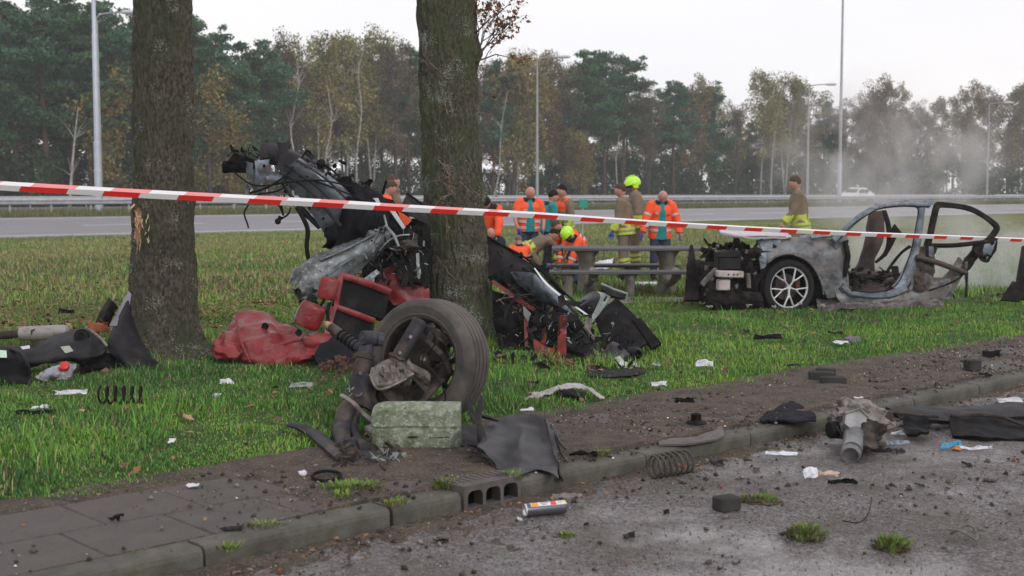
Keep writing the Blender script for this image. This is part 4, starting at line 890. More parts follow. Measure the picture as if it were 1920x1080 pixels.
part('cloth_fold', lambda b: (b.sheet([[(646, 372, 11.9), (655, 368, 11.8), (664, 374, 11.8)], [(640, 420, 11.85), (652, 430, 11.72), (662, 425, 11.78)], [(628, 462, 11.85), (640, 470, 11.78), (650, 462, 11.85)]], .015, 6, .03, 7, 9),), MM['cloth'])
part('label_tag', lambda b: b.plate([(697, 372, 11.86), (709, 371, 11.87), (713, 381, 11.87), (702, 382, 11.86)], .004), MM['white'])
# wires and hoses
def cables(b):
    wire(b, [(466, 384, 11.8), (458, 400, 11.8), (464, 420, 11.8), (466, 428, 11.8)], .008)
    wire(b, [(545, 390, 11.8), (540, 402, 11.78), (528, 410, 11.8), (520, 416, 11.8)], .009); b.blob(P(521, 415, 11.8), (.03, .02, .03)); b.box(P(524, 410, 11.8), (.03, .03, .05), (0, .4, 0))
    wire(b, [(438, 322, 11.8), (470, 345, 11.75), (500, 348, 11.72), (540, 342, 11.7), (600, 338, 11.7), (660, 350, 11.8)], .008)
    wire(b, [(468, 362, 11.75), (500, 352, 11.7), (535, 330, 11.7), (550, 312, 11.7)], .01); wire(b, [(484, 364, 11.74), (520, 358, 11.7), (540, 345, 11.7)], .008)
    wire(b, [(600, 306, 11.85), (622, 318, 11.9), (640, 338, 11.9), (648, 352, 11.95)], .009); b.blob(P(602, 306, 11.85), (.045, .03, .04))
    wire(b, [(566, 296, 11.8), (576, 282, 11.78), (583, 288, 11.8)], .009); wire(b, [(652, 340, 12), (660, 328, 12), (664, 332, 12)], .01); wire(b, [(650, 345, 12), (655, 326, 12)], .007)
    wire(b, [(560, 330, 11.75), (620, 350, 11.75), (690, 380, 11.8)], .007)
part('cables', cables, MM['cable'], kind='stuff')
part('hose', lambda b: b.tube([P(556, 388, 11.75), P(568, 408, 11.75), P(577, 432, 11.76), P(575, 465, 11.78), P(581, 496, 11.8)], [.02, .022, .022, .02, .02], 10, smooth=5), MM['cable'])
# scraped sill running down to the left
part('sill_panel', lambda b: (b.sheet([[(556, 508, 11.5), (553, 530, 11.4), (566, 552, 11.4), (580, 566, 11.5)], [(598, 476, 11.6), (594, 500, 11.45), (604, 528, 11.45), (618, 545, 11.6)], [(652, 456, 11.75), (655, 472, 11.6), (662, 492, 11.6), (668, 508, 11.7)], [(700, 425, 11.9), (712, 438, 11.8), (722, 452, 11.8), (728, 462, 11.9)], [(718, 418, 12.0), (728, 426, 11.95), (740, 436, 11.95), (744, 446, 12.0)]], .02, 7, .028, 6, 11),), MM['sill'])
part('sill_ridge', lambda b: (b.tube([P(600, 488, 11.46), P(650, 466, 11.58), P(700, 440, 11.76), P(722, 424, 11.85)], [.02, .025, .022, .015], 8, flat=.5, smooth=4), b.tube([P(606, 520, 11.42), P(655, 486, 11.56), P(700, 456, 11.75)], [.012, .015, .01], 6, smooth=4)), MM['body'])
part('hinge_ring', lambda b: b.lathe(P(566, 546, 11.32), (-.2, -1, 0), [(0, -.02), (.018, -.02), (.02, 0), (.045, 0), (.05, .05), (.035, .1)], 16), MM['sill'])
part('hinge_block', lambda b: (b.box(P(553, 522, 11.4), (.06, .08, .1), (.2, .4, .3), jit=.03), b.box(P(556, 508, 11.45), (.05, .06, .05), (.2, .8, .3), jit=.02), scatter_bits(b, (548, 505, 600, 560, 11.35, 11.5), 16, .02, .06, 8)), MM['sill'], smooth=False, kind='stuff')
part('cross_strut', lambda b: (b.sheet([[(706, 505, 11.7), (712, 512, 11.7)], [(650, 545, 11.5), (655, 556, 11.5)], [(598, 580, 11.4), (604, 592, 11.4)], [(554, 604, 11.35), (562, 612, 11.35)]], .02, 4, .008, 8, 12), wire(b, [(548, 590, 11.4), (556, 602, 11.35), (548, 606, 11.4)], .01)), MM['body'])
part('strut_tubes', lambda b: (b.tube([P(724, 424, 11.7), P(738, 440, 11.68), P(748, 462, 11.68)], .014, 8), b.tube([P(720, 403, 11.9), P(727, 430, 11.72)], .01, 8), b.tube([P(712, 470, 11.75), P(728, 452, 11.7), P(748, 442, 11.68), P(768, 440, 11.7)], .008, 6, smooth=4)), MM['pale'])
part('orange_piece', lambda b: b.plate([(746, 396, 11.95), (758, 402, 11.95), (772, 412, 11.95), (766, 420, 11.95), (760, 424, 11.95), (750, 408, 11.95)], .02), MM['orange'])
part('white_strip', lambda b: b.plate([(730, 394, 11.9), (738, 392, 11.9), (760, 426, 11.88), (756, 431, 11.88), (744, 414, 11.9)], .01), MM['white'])
part('torn_wing', lambda b: (b.sheet([[(762, 364, 12.15), (776, 372, 12.2), (796, 382, 12.3)], [(756, 384, 12.1), (774, 390, 12.05), (798, 400, 12.2)], [(764, 402, 12.05), (776, 410, 12.0), (800, 420, 12.15)]], .012, 6, .03, 6, 13),), MM['beam'])
part('wing_edge', lambda b: b.tube([P(762, 362, 12.1), P(778, 373, 12.1), P(798, 388, 12.15)], [.01, .012, .01], 6), MM['cable'])
# interior cavity
part('floor_panels', lambda b: (b.sheet([[(690, 480, 12.5), (740, 455, 12.5), (805, 440, 12.5)], [(680, 540, 12.5), (740, 520, 12.6), (805, 510, 12.6)], [(700, 600, 12.4), (750, 590, 12.5), (805, 575, 12.5)]], .03, 5, .06, 5, 14), b.sheet([[(700, 455, 12.0), (740, 445, 11.95), (790, 430, 12.1)], [(715, 480, 12.0), (748, 475, 11.9), (800, 470, 12.1)]], .02, 6, .05, 8, 15)), MM['black'])
part('torn_bracket', lambda b: (b.sheet([[(738, 462, 11.75), (762, 452, 11.7), (784, 448, 11.8)], [(744, 472, 11.72), (764, 466, 11.68), (780, 460, 11.8)]], .01, 7, .07, 12, 16), b.sheet([[(768, 430, 11.8), (782, 440, 11.75)], [(762, 450, 11.78), (778, 462, 11.75)]], .01, 5, .04, 12, 17)), MM['brown'])
part('hanging_scraps', lambda b: (b.sheet([[(780, 475, 11.7), (786, 474, 11.7)], [(781, 500, 11.68), (787, 500, 11.68)], [(783, 520, 11.7), (788, 520, 11.7)]], .006, 5, .03, 14, 18), b.blob(P(786, 513, 11.66), (.02, .015, .04), nz_=.9), b.sheet([[(695, 512, 11.65), (703, 508, 11.65)], [(694, 530, 11.65), (702, 528, 11.65)]], .006, 5, .015, 20, 19)), MM['pale'])
part('cavity_shade_sheet', lambda b: (b.sheet([[(690, 455, 12.35), (740, 440, 12.3), (806, 425, 12.35)], [(680, 510, 12.3), (745, 500, 12.25), (806, 490, 12.35)], [(690, 570, 12.2), (750, 565, 12.2), (806, 560, 12.35)]], .02, 6, .07, 6, 401), b.sheet([[(740, 405, 12.2), (770, 410, 12.2), (802, 420, 12.25)], [(736, 440, 12.1), (770, 445, 12.05), (802, 455, 12.2)]], .02, 6, .06, 7, 402)), MM['cable'])  # black sheets standing in for the shade deep inside the wreck
part('interior_scrap', lambda b: (scatter_bits(b, (690, 425, 800, 530, 11.7, 12.2), 190, .02, .11, 20), scatter_bits(b, (640, 470, 760, 530, 11.6, 12.0), 70, .02, .08, 201), scatter_bits(b, (560, 500, 620, 570, 11.5, 11.7), 20, .03, .09, 23)), MM['dark'], smooth=False, kind='stuff')
part('scrap_slivers', lambda b: (scatter_bits(b, (700, 425, 800, 520, 11.62, 11.9), 30, .01, .04, 21), scatter_bits(b, (570, 470, 690, 540, 11.4, 11.6), 12, .012, .04, 22)), MM['pale'], smooth=False, kind='stuff')
# red cushion inside
part('red_side_lining', lambda b: (b.sheet([[(702, 512, 12.1), (730, 500, 12.1), (760, 492, 12.15)], [(716, 545, 12.0), (745, 540, 11.95), (800, 532, 12.1)], [(738, 572, 11.95), (770, 568, 11.95), (806, 562, 12.1)]], .04, 6, .012, 5, 24),), MM['red'])
part('seat_shell', lambda b: (b.sheet([[(745, 492, 12.0), (800, 480, 12.1)], [(752, 530, 11.9), (804, 532, 12.0)]], .04, 5, .02, 5, 25),), MM['black'])
# side that lies on the right of the trunk
part('side_skin', lambda b: (b.sheet([[(912, 446, 12.75), (912, 480, 12.65), (914, 525, 12.6)], [(955, 468, 12.6), (960, 505, 12.45), (965, 548, 12.5)], [(1000, 502, 12.4), (1005, 540, 12.2), (1020, 585, 12.3)], [(1042, 545, 12.2), (1050, 580, 12.05), (1066, 616, 12.1)], [(1085, 590, 12.0), (1088, 608, 11.95), (1092, 630, 11.95)]], .02, 6, .022, 5, 26),), MM['beam'])
part('inner_skin', lambda b: (b.sheet([[(958, 510, 12.3), (1000, 512, 12.15), (1012, 525, 12.15)], [(975, 535, 12.3), (1020, 545, 12.05), (1045, 556, 12.05)], [(1010, 562, 12.2), (1048, 575, 12.0), (1078, 590, 11.95)]], .012, 6, .02, 6, 27),), MM['body'])
part('top_flange', lambda b: (b.tube([P(909, 441, 12.7), P(950, 464, 12.6), P(992, 488, 12.4), P(1030, 520, 12.2), P(1055, 545, 12.1), P(1084, 572, 12.0), P(1092, 580, 12)], [.02, .022, .02, .02, .016, .014, .01], 8, flat=.6, smooth=3), b.sheet([[(992, 492, 12.3), (1004, 492, 12.3)], [(1020, 515, 12.2), (1036, 520, 12.2)], [(1050, 548, 12.1), (1062, 552, 12.1)]], .02, 5, .02, 9, 28)), MM['black'])
part('chrome_strip', lambda b: b.sheet([[(1001, 503, 12.05), (1003, 502, 12.05)], [(1023, 533, 11.98), (1027, 531, 11.98)], [(1059, 563, 11.9), (1063, 561, 11.9)], [(1098, 590, 11.85), (1103, 590, 11.85)]], .015, 6, .003, 8, 29), MM['chrome'])
part('pillar', lambda b: b.sheet([[(915, 520, 12.4), (930, 512, 12.35)], [(960, 555, 12.25), (968, 545, 12.2)], [(1005, 588, 12.1), (1010, 580, 12.05)], [(1045, 612, 12.0), (1050, 600, 12)]], .04, 5, .02, 6, 30), MM['black'])
part('red_trim_strip', lambda b: b.sheet([[(920, 528, 12.2), (926, 524, 12.2)], [(965, 563, 12.1), (968, 555, 12.1)], [(1000, 584, 12.0), (1004, 578, 12)]], .02, 5, .008, 8, 31), MM['redp'])
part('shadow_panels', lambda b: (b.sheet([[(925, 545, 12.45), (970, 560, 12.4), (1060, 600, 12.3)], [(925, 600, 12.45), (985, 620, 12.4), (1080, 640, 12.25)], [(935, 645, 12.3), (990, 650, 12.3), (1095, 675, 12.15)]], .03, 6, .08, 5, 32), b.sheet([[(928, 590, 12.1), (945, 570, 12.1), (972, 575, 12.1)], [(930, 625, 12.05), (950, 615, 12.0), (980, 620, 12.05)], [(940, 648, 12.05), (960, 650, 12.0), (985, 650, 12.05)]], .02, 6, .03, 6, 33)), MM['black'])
part('arch_lining', lambda b: (b.sheet([[(1000, 598, 12.0), (1035, 585, 11.95), (1075, 592, 11.9), (1095, 610, 11.9)], [(1010, 612, 11.98), (1040, 602, 11.92), (1072, 612, 11.88), (1090, 632, 11.88)]], .03, 6, .02, 6, 34), b.sheet([[(1070, 600, 11.85), (1088, 600, 11.85)], [(1085, 640, 11.82), (1104, 632, 11.8)], [(1096, 672, 11.8), (1118, 662, 11.78)]], .03, 6, .02, 6, 35)), MM['dark'])
part('red_side_bars', lambda b: (b.sheet([[(1050, 592, 11.78), (1064, 592, 11.78)], [(1046, 630, 11.76), (1062, 630, 11.76)], [(1044, 668, 11.74), (1062, 672, 11.74)]], .03, 5, .01, 6, 36), b.sheet([[(1018, 616, 11.82), (1028, 608, 11.82)], [(1012, 650, 11.8), (1022, 652, 11.8)]], .03, 5, .01, 6, 37), b.sheet([[(1030, 580, 11.95), (1036, 574, 11.95)], [(1026, 598, 11.9), (1033, 598, 11.9)]], .03, 4, .01, 6, 38), b.sheet([[(982, 595, 11.95), (990, 592, 11.95)], [(984, 650, 11.85), (990, 650, 11.85)]], .03, 5, .01, 6, 39)), MM['redp'])
part('red_floor_panel', lambda b: (b.sheet([[(1000, 636, 11.7), (1030, 652, 11.66), (1072, 664, 11.66)], [(1002, 655, 11.6), (1035, 668, 11.56), (1075, 676, 11.58)], [(1015, 668, 11.58), (1045, 678, 11.54), (1080, 688, 11.56)]], .02, 6, .02, 6, 40), b.sheet([[(1086, 664, 11.62), (1096, 660, 11.62)], [(1100, 688, 11.55), (1114, 684, 11.55)], [(1108, 700, 11.52), (1122, 696, 11.52)]], .03, 5, .015, 6, 41)), MM['redp'])
part('broken_rib', lambda b: (b.tube([P(1096, 612, 11.7), P(1110, 630, 11.65), P(1124, 652, 11.62), P(1142, 670, 11.6)], [.012, .009, .01, .008], 6, flat=1.8, smooth=4), b.sheet([[(1098, 594, 11.75), (1112, 598, 11.75)], [(1096, 610, 11.75), (1108, 620, 11.75)]], .01, 5, .02, 10, 42), b.sheet([[(1112, 652, 11.62), (1122, 656, 11.62)], [(1118, 676, 11.6), (1130, 680, 11.6)]], .01, 5, .02, 10, 43)), MM['alu'])
part('tail_scrap', lambda b: (scatter_bits(b, (1000, 590, 1050, 650, 11.66, 11.9), 80, .02, .08, 44), scatter_bits(b, (1070, 630, 1190, 695, 11.4, 11.8), 130, .02, .08, 45), scatter_bits(b, (930, 560, 1110, 690, 11.75, 12.1), 190, .02, .12, 46), scatter_bits(b, (915, 470, 1060, 600, 12.15, 12.5), 60, .02, .09, 461)), MM['dark'], smooth=False, kind='stuff')
part('tail_slivers', lambda b: (scatter_bits(b, (960, 575, 1160, 670, 11.5, 11.75), 48, .008, .035, 47), b.plate([(980, 572, 11.9), (996, 588, 11.9), (990, 604, 11.9), (982, 590, 11.9)], .006)), MM['pale'], smooth=False, kind='stuff')
part('exhaust_end', lambda b: (b.lathe(P(1187, 662, 11.42), (.25, -1, .1), [(.045, .1), (.048, -.12), (.058, -.13), (.06, -.11), (.055, .1), (.03, .14)], 24), b.lathe(P(1187, 662, 11.42), (.25, -1, .1), [(0, -.02), (.05, -.02)], 20)), MM['dark'])
part('silencer_shell', lambda b: (b.sheet([[(1138, 648, 11.5), (1150, 640, 11.5), (1168, 654, 11.5)], [(1132, 664, 11.42), (1152, 660, 11.36), (1180, 660, 11.4)], [(1134, 684, 11.42), (1152, 676, 11.36), (1180, 676, 11.4)]], .03, 6, .012, 8, 48),), MM['steelb'])
part('rear_bumper_strip', lambda b: (b.sheet([[(1106, 690, 11.45), (1130, 686, 11.4), (1175, 684, 11.3), (1208, 692, 11.2)], [(1098, 698, 11.42), (1130, 698, 11.34), (1178, 698, 11.24), (1210, 697, 11.16)], [(1100, 704, 11.42), (1135, 707, 11.34), (1178, 705, 11.24), (1206, 700, 11.16)]], .02, 6, .012, 7, 49),), MM['black'])
part('white_rag', lambda b: (b.sheet([[(1146, 672, 11.3), (1160, 670, 11.26), (1178, 682, 11.22)], [(1150, 682, 11.28), (1162, 686, 11.22), (1178, 688, 11.2)], [(1158, 690, 11.28), (1166, 690, 11.24), (1178, 689, 11.22)]], .006, 6, .02, 12, 50), b.sheet([[(1186, 678, 11.2), (1196, 682, 11.18)], [(1186, 684, 11.2), (1200, 690, 11.16)]], .006, 5, .01, 12, 51)), MM['white'])
# rear door torn loose, lying behind
D = empty('torn_car_door', G(1180, 655, .12), 'black car door with pale window frame leaning behind the wreck tail', 'car door')
part('window', lambda b: b.sheet([[(1080, 568, 12.4), (1108, 548, 12.35), (1130, 550, 12.3)], [(1082, 580, 12.25), (1110, 566, 12.15), (1128, 566, 12.15)], [(1096, 594, 12.2), (1112, 590, 12.1), (1120, 584, 12.1)]], .01, 7, .004, 3, 60), MM['glassd'], parent=D)
part('window_frame', lambda b: (b.sheet([[(1118, 546, 12.2), (1148, 552, 12.15)], [(1126, 556, 12.15), (1142, 560, 12.1)], [(1116, 580, 12.05), (1128, 584, 12.0)], [(1104, 602, 11.95), (1110, 606, 11.95)]], .015, 5, .004, 6, 61),), MM['pale'], parent=D)
part('frame_slot', lambda b: b.plate([(1136, 555, 12.0), (1139, 556, 12.0), (1134, 566, 12.0), (1131, 564, 12.0)], .01), MM['black'], parent=D)
part('door_panel', lambda b: b.sheet([[(1116, 600, 11.95), (1134, 576, 12.0), (1156, 558, 12.1)], [(1126, 626, 11.8), (1155, 602, 11.85), (1186, 588, 12.0)], [(1146, 650, 11.7), (1178, 634, 11.75), (1206, 612, 11.9)], [(1160, 660, 11.65), (1190, 655, 11.65), (1222, 640, 11.8)]], .04, 6, .014, 4, 62), MM['black'], parent=D)
part('door_pocket', lambda b: b.sheet([[(1186, 600, 11.9), (1200, 596, 11.95)], [(1206, 628, 11.8), (1222, 622, 11.85)], [(1222, 654, 11.7), (1240, 643, 11.75)]], .05, 5, .01, 4, 63), MM['black'], parent=D)
part('top_bar', lambda b: (b.sheet([[(1132, 534, 12.3), (1128, 546, 12.2)], [(1160, 548, 12.2), (1152, 560, 12.1)], [(1176, 552, 12.15), (1172, 562, 12.1)]], .03, 5, .02, 8, 64),), MM['dark'], parent=D)
part('top_bar_edge', lambda b: b.tube([P(1128, 532, 12.2), P(1152, 543, 12.15), P(1177, 551, 12.1), P(1172, 562, 12.1)], .012, 6), MM['pale'], parent=D)

# ---- red seats
B = empty('rear_bench_seat', G(640, 655, .12), 'red and black leather seat backs standing beside the wheel', 'car seat')
part('seat_back', lambda b: b.sheet([[(636, 518, 11.2), (680, 530, 11.3), (730, 548, 11.5)], [(630, 545, 11.15), (676, 560, 11.2), (726, 572, 11.4)], [(624, 570, 11.1), (672, 585, 11.15), (720, 598, 11.3)]], .06, 5, .006, 4, 70), MM['black'], parent=B)
part('seat_back', lambda b: b.sheet([[(626, 578, 11.0), (665, 592, 11.05), (702, 604, 11.2)], [(618, 612, 10.95), (655, 628, 10.95), (695, 636, 11.1)], [(606, 662, 10.8), (640, 672, 10.75), (670, 672, 10.9)]], .06, 5, .006, 4, 71), MM['black'], parent=B)
part('red_border', lambda b: (b.tube([P(638, 516, 11.16), P(680, 528, 11.24), P(732, 548, 11.45)], [(.012, .03)] * 3, 8, smooth=4), b.sheet([[(634, 516, 11.14), (644, 518, 11.14)], [(630, 548, 11.1), (638, 548, 11.1)], [(626, 570, 11.07), (634, 572, 11.07)]], .05, 5, .005, 5, 72)), MM['red'], parent=B)
part('red_border', lambda b: (b.tube([P(626, 574, 10.98), P(665, 588, 11.0), P(702, 602, 11.15)], [(.012, .026)] * 3, 8, smooth=4), b.sheet([[(616, 574, 10.97), (632, 576, 10.97)], [(612, 600, 10.94), (624, 604, 10.94)], [(606, 640, 10.86), (614, 648, 10.86)]], .05, 5, .005, 5, 73)), MM['red'], parent=B)
def roll(b, p, q, r, Y):
    a, c = P(*p, Y), P(*q, Y); d = c - a; b.tube([a - d * .04, a, a + d * .15, a + d * .5, a + d * .85, c, c + d * .04], [r * .55, r * .88, r, r * 1.04, r, r * .88, r * .55], 18, flat=.75, smooth=3)
part('headrest', lambda b: roll(b, (619, 522), (611, 560), .082, 11.02), MM['red'], parent=B)
part('headrest', lambda b: roll(b, (590, 572), (572, 612), .115, 10.9), MM['red'], parent=B)
part('headrest_bracket', lambda b: b.tube([P(618, 568, 10.95), P(614, 585, 10.9), P(616, 610, 10.9)], .015, 8), MM['black'], parent=B)
part('headrest_bracket', lambda b: b.tube([P(608, 562, 11.0), P(602, 572, 10.98), P(596, 584, 10.96)], .014, 8), MM['black'], parent=B)
part('headrest_foot', lambda b: (b.tube([P(562, 618, 10.9), P(558, 626, 10.9), P(562, 628, 10.9)], .02, 8), b.box(P(560, 624, 10.88), (.05, .06, .03), (0, .4, 0))), MM['black'], parent=B)
T_ = empty('torn_seat_cushion', G(520, 690, .12), 'crumpled red leather seat cushion spread on the grass', 'car seat')
part('seat_cover', lambda b: b.sheet([[(436, 612, 11.2), (446, 588, 11.3), (490, 584, 11.35), (528, 606, 11.35), (560, 616, 11.2), (600, 630, 11.0), (622, 640, 10.8)], [(430, 640, 10.95), (455, 618, 10.98), (498, 612, 11.0), (532, 630, 10.98), (566, 636, 10.88), (600, 645, 10.75), (622, 650, 10.6)], [(440, 665, 10.82), (465, 650, 10.72), (505, 645, 10.7), (536, 652, 10.68), (568, 650, 10.65), (598, 650, 10.55), (618, 652, 10.5)], [(458, 680, 10.7), (476, 680, 10.58), (510, 684, 10.52), (540, 680, 10.52), (570, 670, 10.52), (595, 660, 10.5), (612, 656, 10.48)], [(476, 688, 10.72), (492, 692, 10.62), (515, 692, 10.6), (545, 688, 10.6), (572, 676, 10.6), (594, 666, 10.6), (606, 660, 10.58)]], .03, 12, .03, 3.2, 74, fold=(.022, 5, 0)), MM['red'], parent=T_)
part('side_bolster', lambda b: b.sheet([[(400, 660, 10.85), (404, 640, 10.85), (420, 622, 10.95), (440, 615, 11.05)], [(402, 668, 10.72), (412, 655, 10.68), (432, 640, 10.75), (446, 632, 10.85)], [(418, 674, 10.7), (430, 672, 10.62), (448, 668, 10.65), (456, 660, 10.7)]], .04, 10, .02, 5, 75, fold=(.015, 3, 1)), MM['red'], parent=T_)
part('seam_flap', lambda b: (b.tube([P(444, 600, 10.92), P(452, 640, 10.72), P(470, 680, 10.6)], [.012, .01, .01], 6, smooth=4), b.blob(P(598, 640, 10.62), (.14, .12, .07), nz_=.3), b.tube([P(500, 660, 10.66), P(545, 640, 10.72), P(600, 634, 10.7)], [.01, .018, .012], 6, smooth=4)), MM['red'], parent=T_)
part('eyelet', lambda b: (b.lathe(P(497, 612, 10.93), (-.3, -1, .3), [(.016, 0), (.02, -.012), (.03, -.01), (.032, .005)], 16), b.lathe(P(497, 612, 10.94), (-.3, -1, .3), [(0, 0), (.02, 0)], 12)), MM['cable'], parent=T_)
part('latch', lambda b: (b.box(P(569, 636, 10.7), (.03, .03, .03), (.3, .5, 0)), b.tube([P(566, 640, 10.7), P(574, 634, 10.7)], .008, 6)), MM['brown'], parent=T_)
part('seat_base', lambda b: b.sheet([[(602, 652, 10.5), (640, 622, 10.7), (700, 640, 10.9)], [(590, 668, 10.4), (640, 655, 10.45), (690, 672, 10.6)], [(600, 690, 10.3), (640, 695, 10.3), (680, 690, 10.5)]], .03, 5, .03, 5, 76), MM['cloth'], parent=T_)

# ================================================================== torn off wheel with its suspension
WC = P(804, 676, 8.35); WA = np.array([-.5, -.86, .1]); WA /= np.linalg.norm(WA)
Wh = empty('torn_off_wheel', (WC[0], WC[1], .1), 'big muddy wheel torn off with its suspension still attached', 'car wheel')
RO, RW = .385, .135
def tyre(b):
    pr = [(.262, -.1), (.268, -.112), (.3, -.128), (.335, -.135), (.362, -.125), (.376, -.112)]
    pr += [(.381, -.1), (.384, -.078)]
    for gx in (-.066, -.024, .02, .062): pr += [(.3865, gx), (.376, gx + .002), (.376, gx + .008), (.3865, gx + .01)]
    pr += [(.384, .082), (.381, .1), (.376, .112), (.362, .125), (.335, .135), (.3, .128), (.268, .112), (.262, .1)]
    pr += [(.27, .09), (.33, .1), (.36, .08), (.365, 0), (.36, -.08), (.33, -.1), (.27, -.09)]
    pr = [(r * 1.055, h * 1.02) for r, h in pr]; b.lathe(WC, WA, pr, 110, closed=True)
    b.lathe(WC + WA * .132, WA, [(.353, 0), (.355, .0062), (.36, .006), (.361, 0)], 90); b.lathe(WC + WA * .126, WA, [(.298, 0), (.3, .005), (.305, .005), (.307, 0)], 90)
part('tyre', tyre, MM['tyre'], parent=Wh, ang=28)
def rim(b):
    b.lathe(WC, WA, [(.285, .1), (.29, .112), (.277, .112), (.265, .095), (.26, .06), (.251, .03), (.249, -.08), (.264, -.1), (.277, -.1)], 72)
part('rim', rim, MM['steel'], parent=Wh)
def spokes(b):
    e1 = np.cross(WA, (0, 0, 1.)); e1 /= np.linalg.norm(e1); e2 = np.cross(WA, e1)
    for k in range(10):
        th = k * math.pi / 5 + .2 + (.12 if k % 2 else -.12); d = e1 * math.cos(th) + e2 * math.sin(th); th0 = (k // 2) * 2 * math.pi / 5 + .3; d0 = e1 * math.cos(th0) + e2 * math.sin(th0)
        b.tube([WC - WA * .06 + d0 * .05, WC - WA * .07 + (d0 + d) * .07, WC - WA * .08 + d * .252], [.026, .02, .022], 6)
    b.lathe(WC - WA * .06, WA, [(0, .02), (.05, .02), (.07, 0), (.07, -.02)], 20)
for _k in (0,): part('spokes', spokes, MM['steelb'], parent=Wh)
part('brake_disc', lambda b: b.lathe(WC + WA * .0, WA, [(0, .03), (.06, .03), (.09, .02), (.09, .0), (.165, .0), (.165, .022), (.095, .022)], 40), MM['steel'], parent=Wh)
part('wheel_hub', lambda b: (b.lathe(WC + WA * .05, WA, [(0, .08), (.035, .08), (.045, .05), (.07, .03), (.08, -.02)], 20), b.box(WC + WA * .05 + (.05, 0, -.1), (.1, .08, .14), (.2, .3, .4), jit=.03), b.box(WC + WA * .06 + (.09, 0, .05), (.09, .07, .1), (.5, .3, .4), jit=.03)), MM['steel'], parent=Wh)
def pc(b, pts, r, seg=12, sm=4, flat=1): b.tube([P(*p) for p in pts], r, seg, smooth=sm, flat=flat)
part('damper_strut', lambda b: (pc(b, [(786, 606, 8.2), (766, 640, 8.15), (738, 690, 8.1)], [.05, .05, .058]), b.lathe(P(788, 603, 8.2), P(786, 606, 8.2) - P(738, 690, 8.1), [(0, .01), (.03, .012), (.052, .005), (.056, -.01), (.05, -.03)], 18), b.box(P(806, 628, 8.2), (.05, .04, .06), (.2, .4, .3), jit=.02)), MM['steelb'], parent=Wh)
part('knuckle', lambda b: (pc(b, [(690, 640, 8.05), (684, 668, 8.02), (676, 705, 8.0), (668, 745, 8.0), (658, 772, 8.0)], [.042, .05, .058, .064, .055]), b.sheet([[(660, 712, 7.98), (690, 700, 7.95), (705, 735, 7.95)], [(650, 760, 7.95), (680, 760, 7.9), (700, 775, 7.95)]], .04, 5, .015, 8, 80)), MM['steelb'], parent=Wh)
for _p in ((676, 700), (670, 742), (750, 662), (770, 632)): part('clamp_bolt', lambda b: (b.lathe(P(*_p, 7.92 if _p[0] < 700 else 8.06), (.1, -1, .2), [(0, .014), (.011, .014), (.013, .008), (.013, -.01)], 6)), MM['alu'], parent=Wh)
part('strut_seat', lambda b: b.lathe(P(748, 672, 8.12), P(786, 606, 8.2) - P(738, 690, 8.1), [(.056, -.02), (.07, -.015), (.072, .005), (.056, .01)], 20), MM['steel'], parent=Wh)
part('clamp_ring', lambda b: b.lathe(P(684, 668, 8.02), P(690, 640, 8.05) - P(676, 705, 8.0), [(.05, -.018), (.06, -.014), (.06, .014), (.05, .018)], 18), MM['steel'], parent=Wh)
part('shaft_boot', lambda b: [b.lathe(P(640 + k * 7, 628 + k * 5.2, 8.32 - k * .022), P(715, 692, 8.1) - P(618, 612, 8.4), [(.033, -.01), (.043, 0), (.033, .01)], 16) for k in range(5)], MM['cable'], parent=Wh)
part('bushing', lambda b: (b.lathe(P(690, 634, 8.03), (-.75, -.6, .1), [(0, .05), (.018, .052), (.022, .044), (.038, .046), (.046, .04), (.048, -.05), (.03, -.055)], 20), b.lathe(P(706, 636, 8.05), (.8, .3, -.1), [(.045, 0), (.045, .04), (.03, .045), (0, .045)], 16)), MM['steelb'], parent=Wh)
part('drive_shaft', lambda b: (pc(b, [(618, 612, 8.4), (650, 635, 8.3), (676, 655, 8.2), (715, 692, 8.1)], [.033, .034, .034, .03]),), MM['steelb'], parent=Wh)
part('broken_shaft_end', lambda b: (b.tube([P(620, 612, 8.38), P(612, 606, 8.4)], [.03, .018], 10), b.tube([P(618, 610, 8.38), P(607, 603, 8.4)], .004, 5), b.tube([P(616, 615, 8.38), P(608, 608, 8.4)], .004, 5)), M['wood'], parent=Wh)
def sub(b):
    b.sheet([[(696, 690, 8.0), (722, 676, 8.08), (748, 668, 8.15), (768, 672, 8.2)], [(694, 704, 7.92), (724, 694, 7.95), (752, 688, 8.0), (774, 690, 8.05)], [(702, 724, 7.86), (730, 718, 7.84), (760, 706, 7.86), (776, 700, 7.9)], [(712, 730, 7.9), (734, 726, 7.9), (764, 714, 7.92), (776, 706, 7.95)]], .03, 5, .004, 8, 81)
    for k in range(5): t = k / 4; a, c = P(704 + 52 * t, 692 - 12 * t, 7.9 + .06 * t), P(712 + 50 * t, 716 - 10 * t, 7.82 + .02 * t); b.tube([a, c], [(.007, .016)] * 2, 4)
    b.tube([P(694, 702, 7.9), P(702, 722, 7.84), P(712, 730, 7.84), P(734, 724, 7.82), P(762, 710, 7.84)], .009, 6, smooth=3)
part('subframe_casting', sub, MM['alu'], parent=Wh)
part('casting_wing', lambda b: (b.sheet([[(764, 676, 8.0), (790, 690, 8.05), (806, 702, 8.1)], [(772, 694, 7.95), (792, 706, 7.95), (806, 716, 8.0)]], .025, 5, .012, 9, 82), b.lathe(P(752, 686, 7.93), (.2, -1, .5), [(.024, 0), (.026, -.012), (.034, -.012), (.036, .01)], 18), b.lathe(P(794, 671, 8.0), (.2, -1, .5), [(0, -.02), (.02, -.018), (.024, .01)], 14)), MM['alu'], parent=Wh)
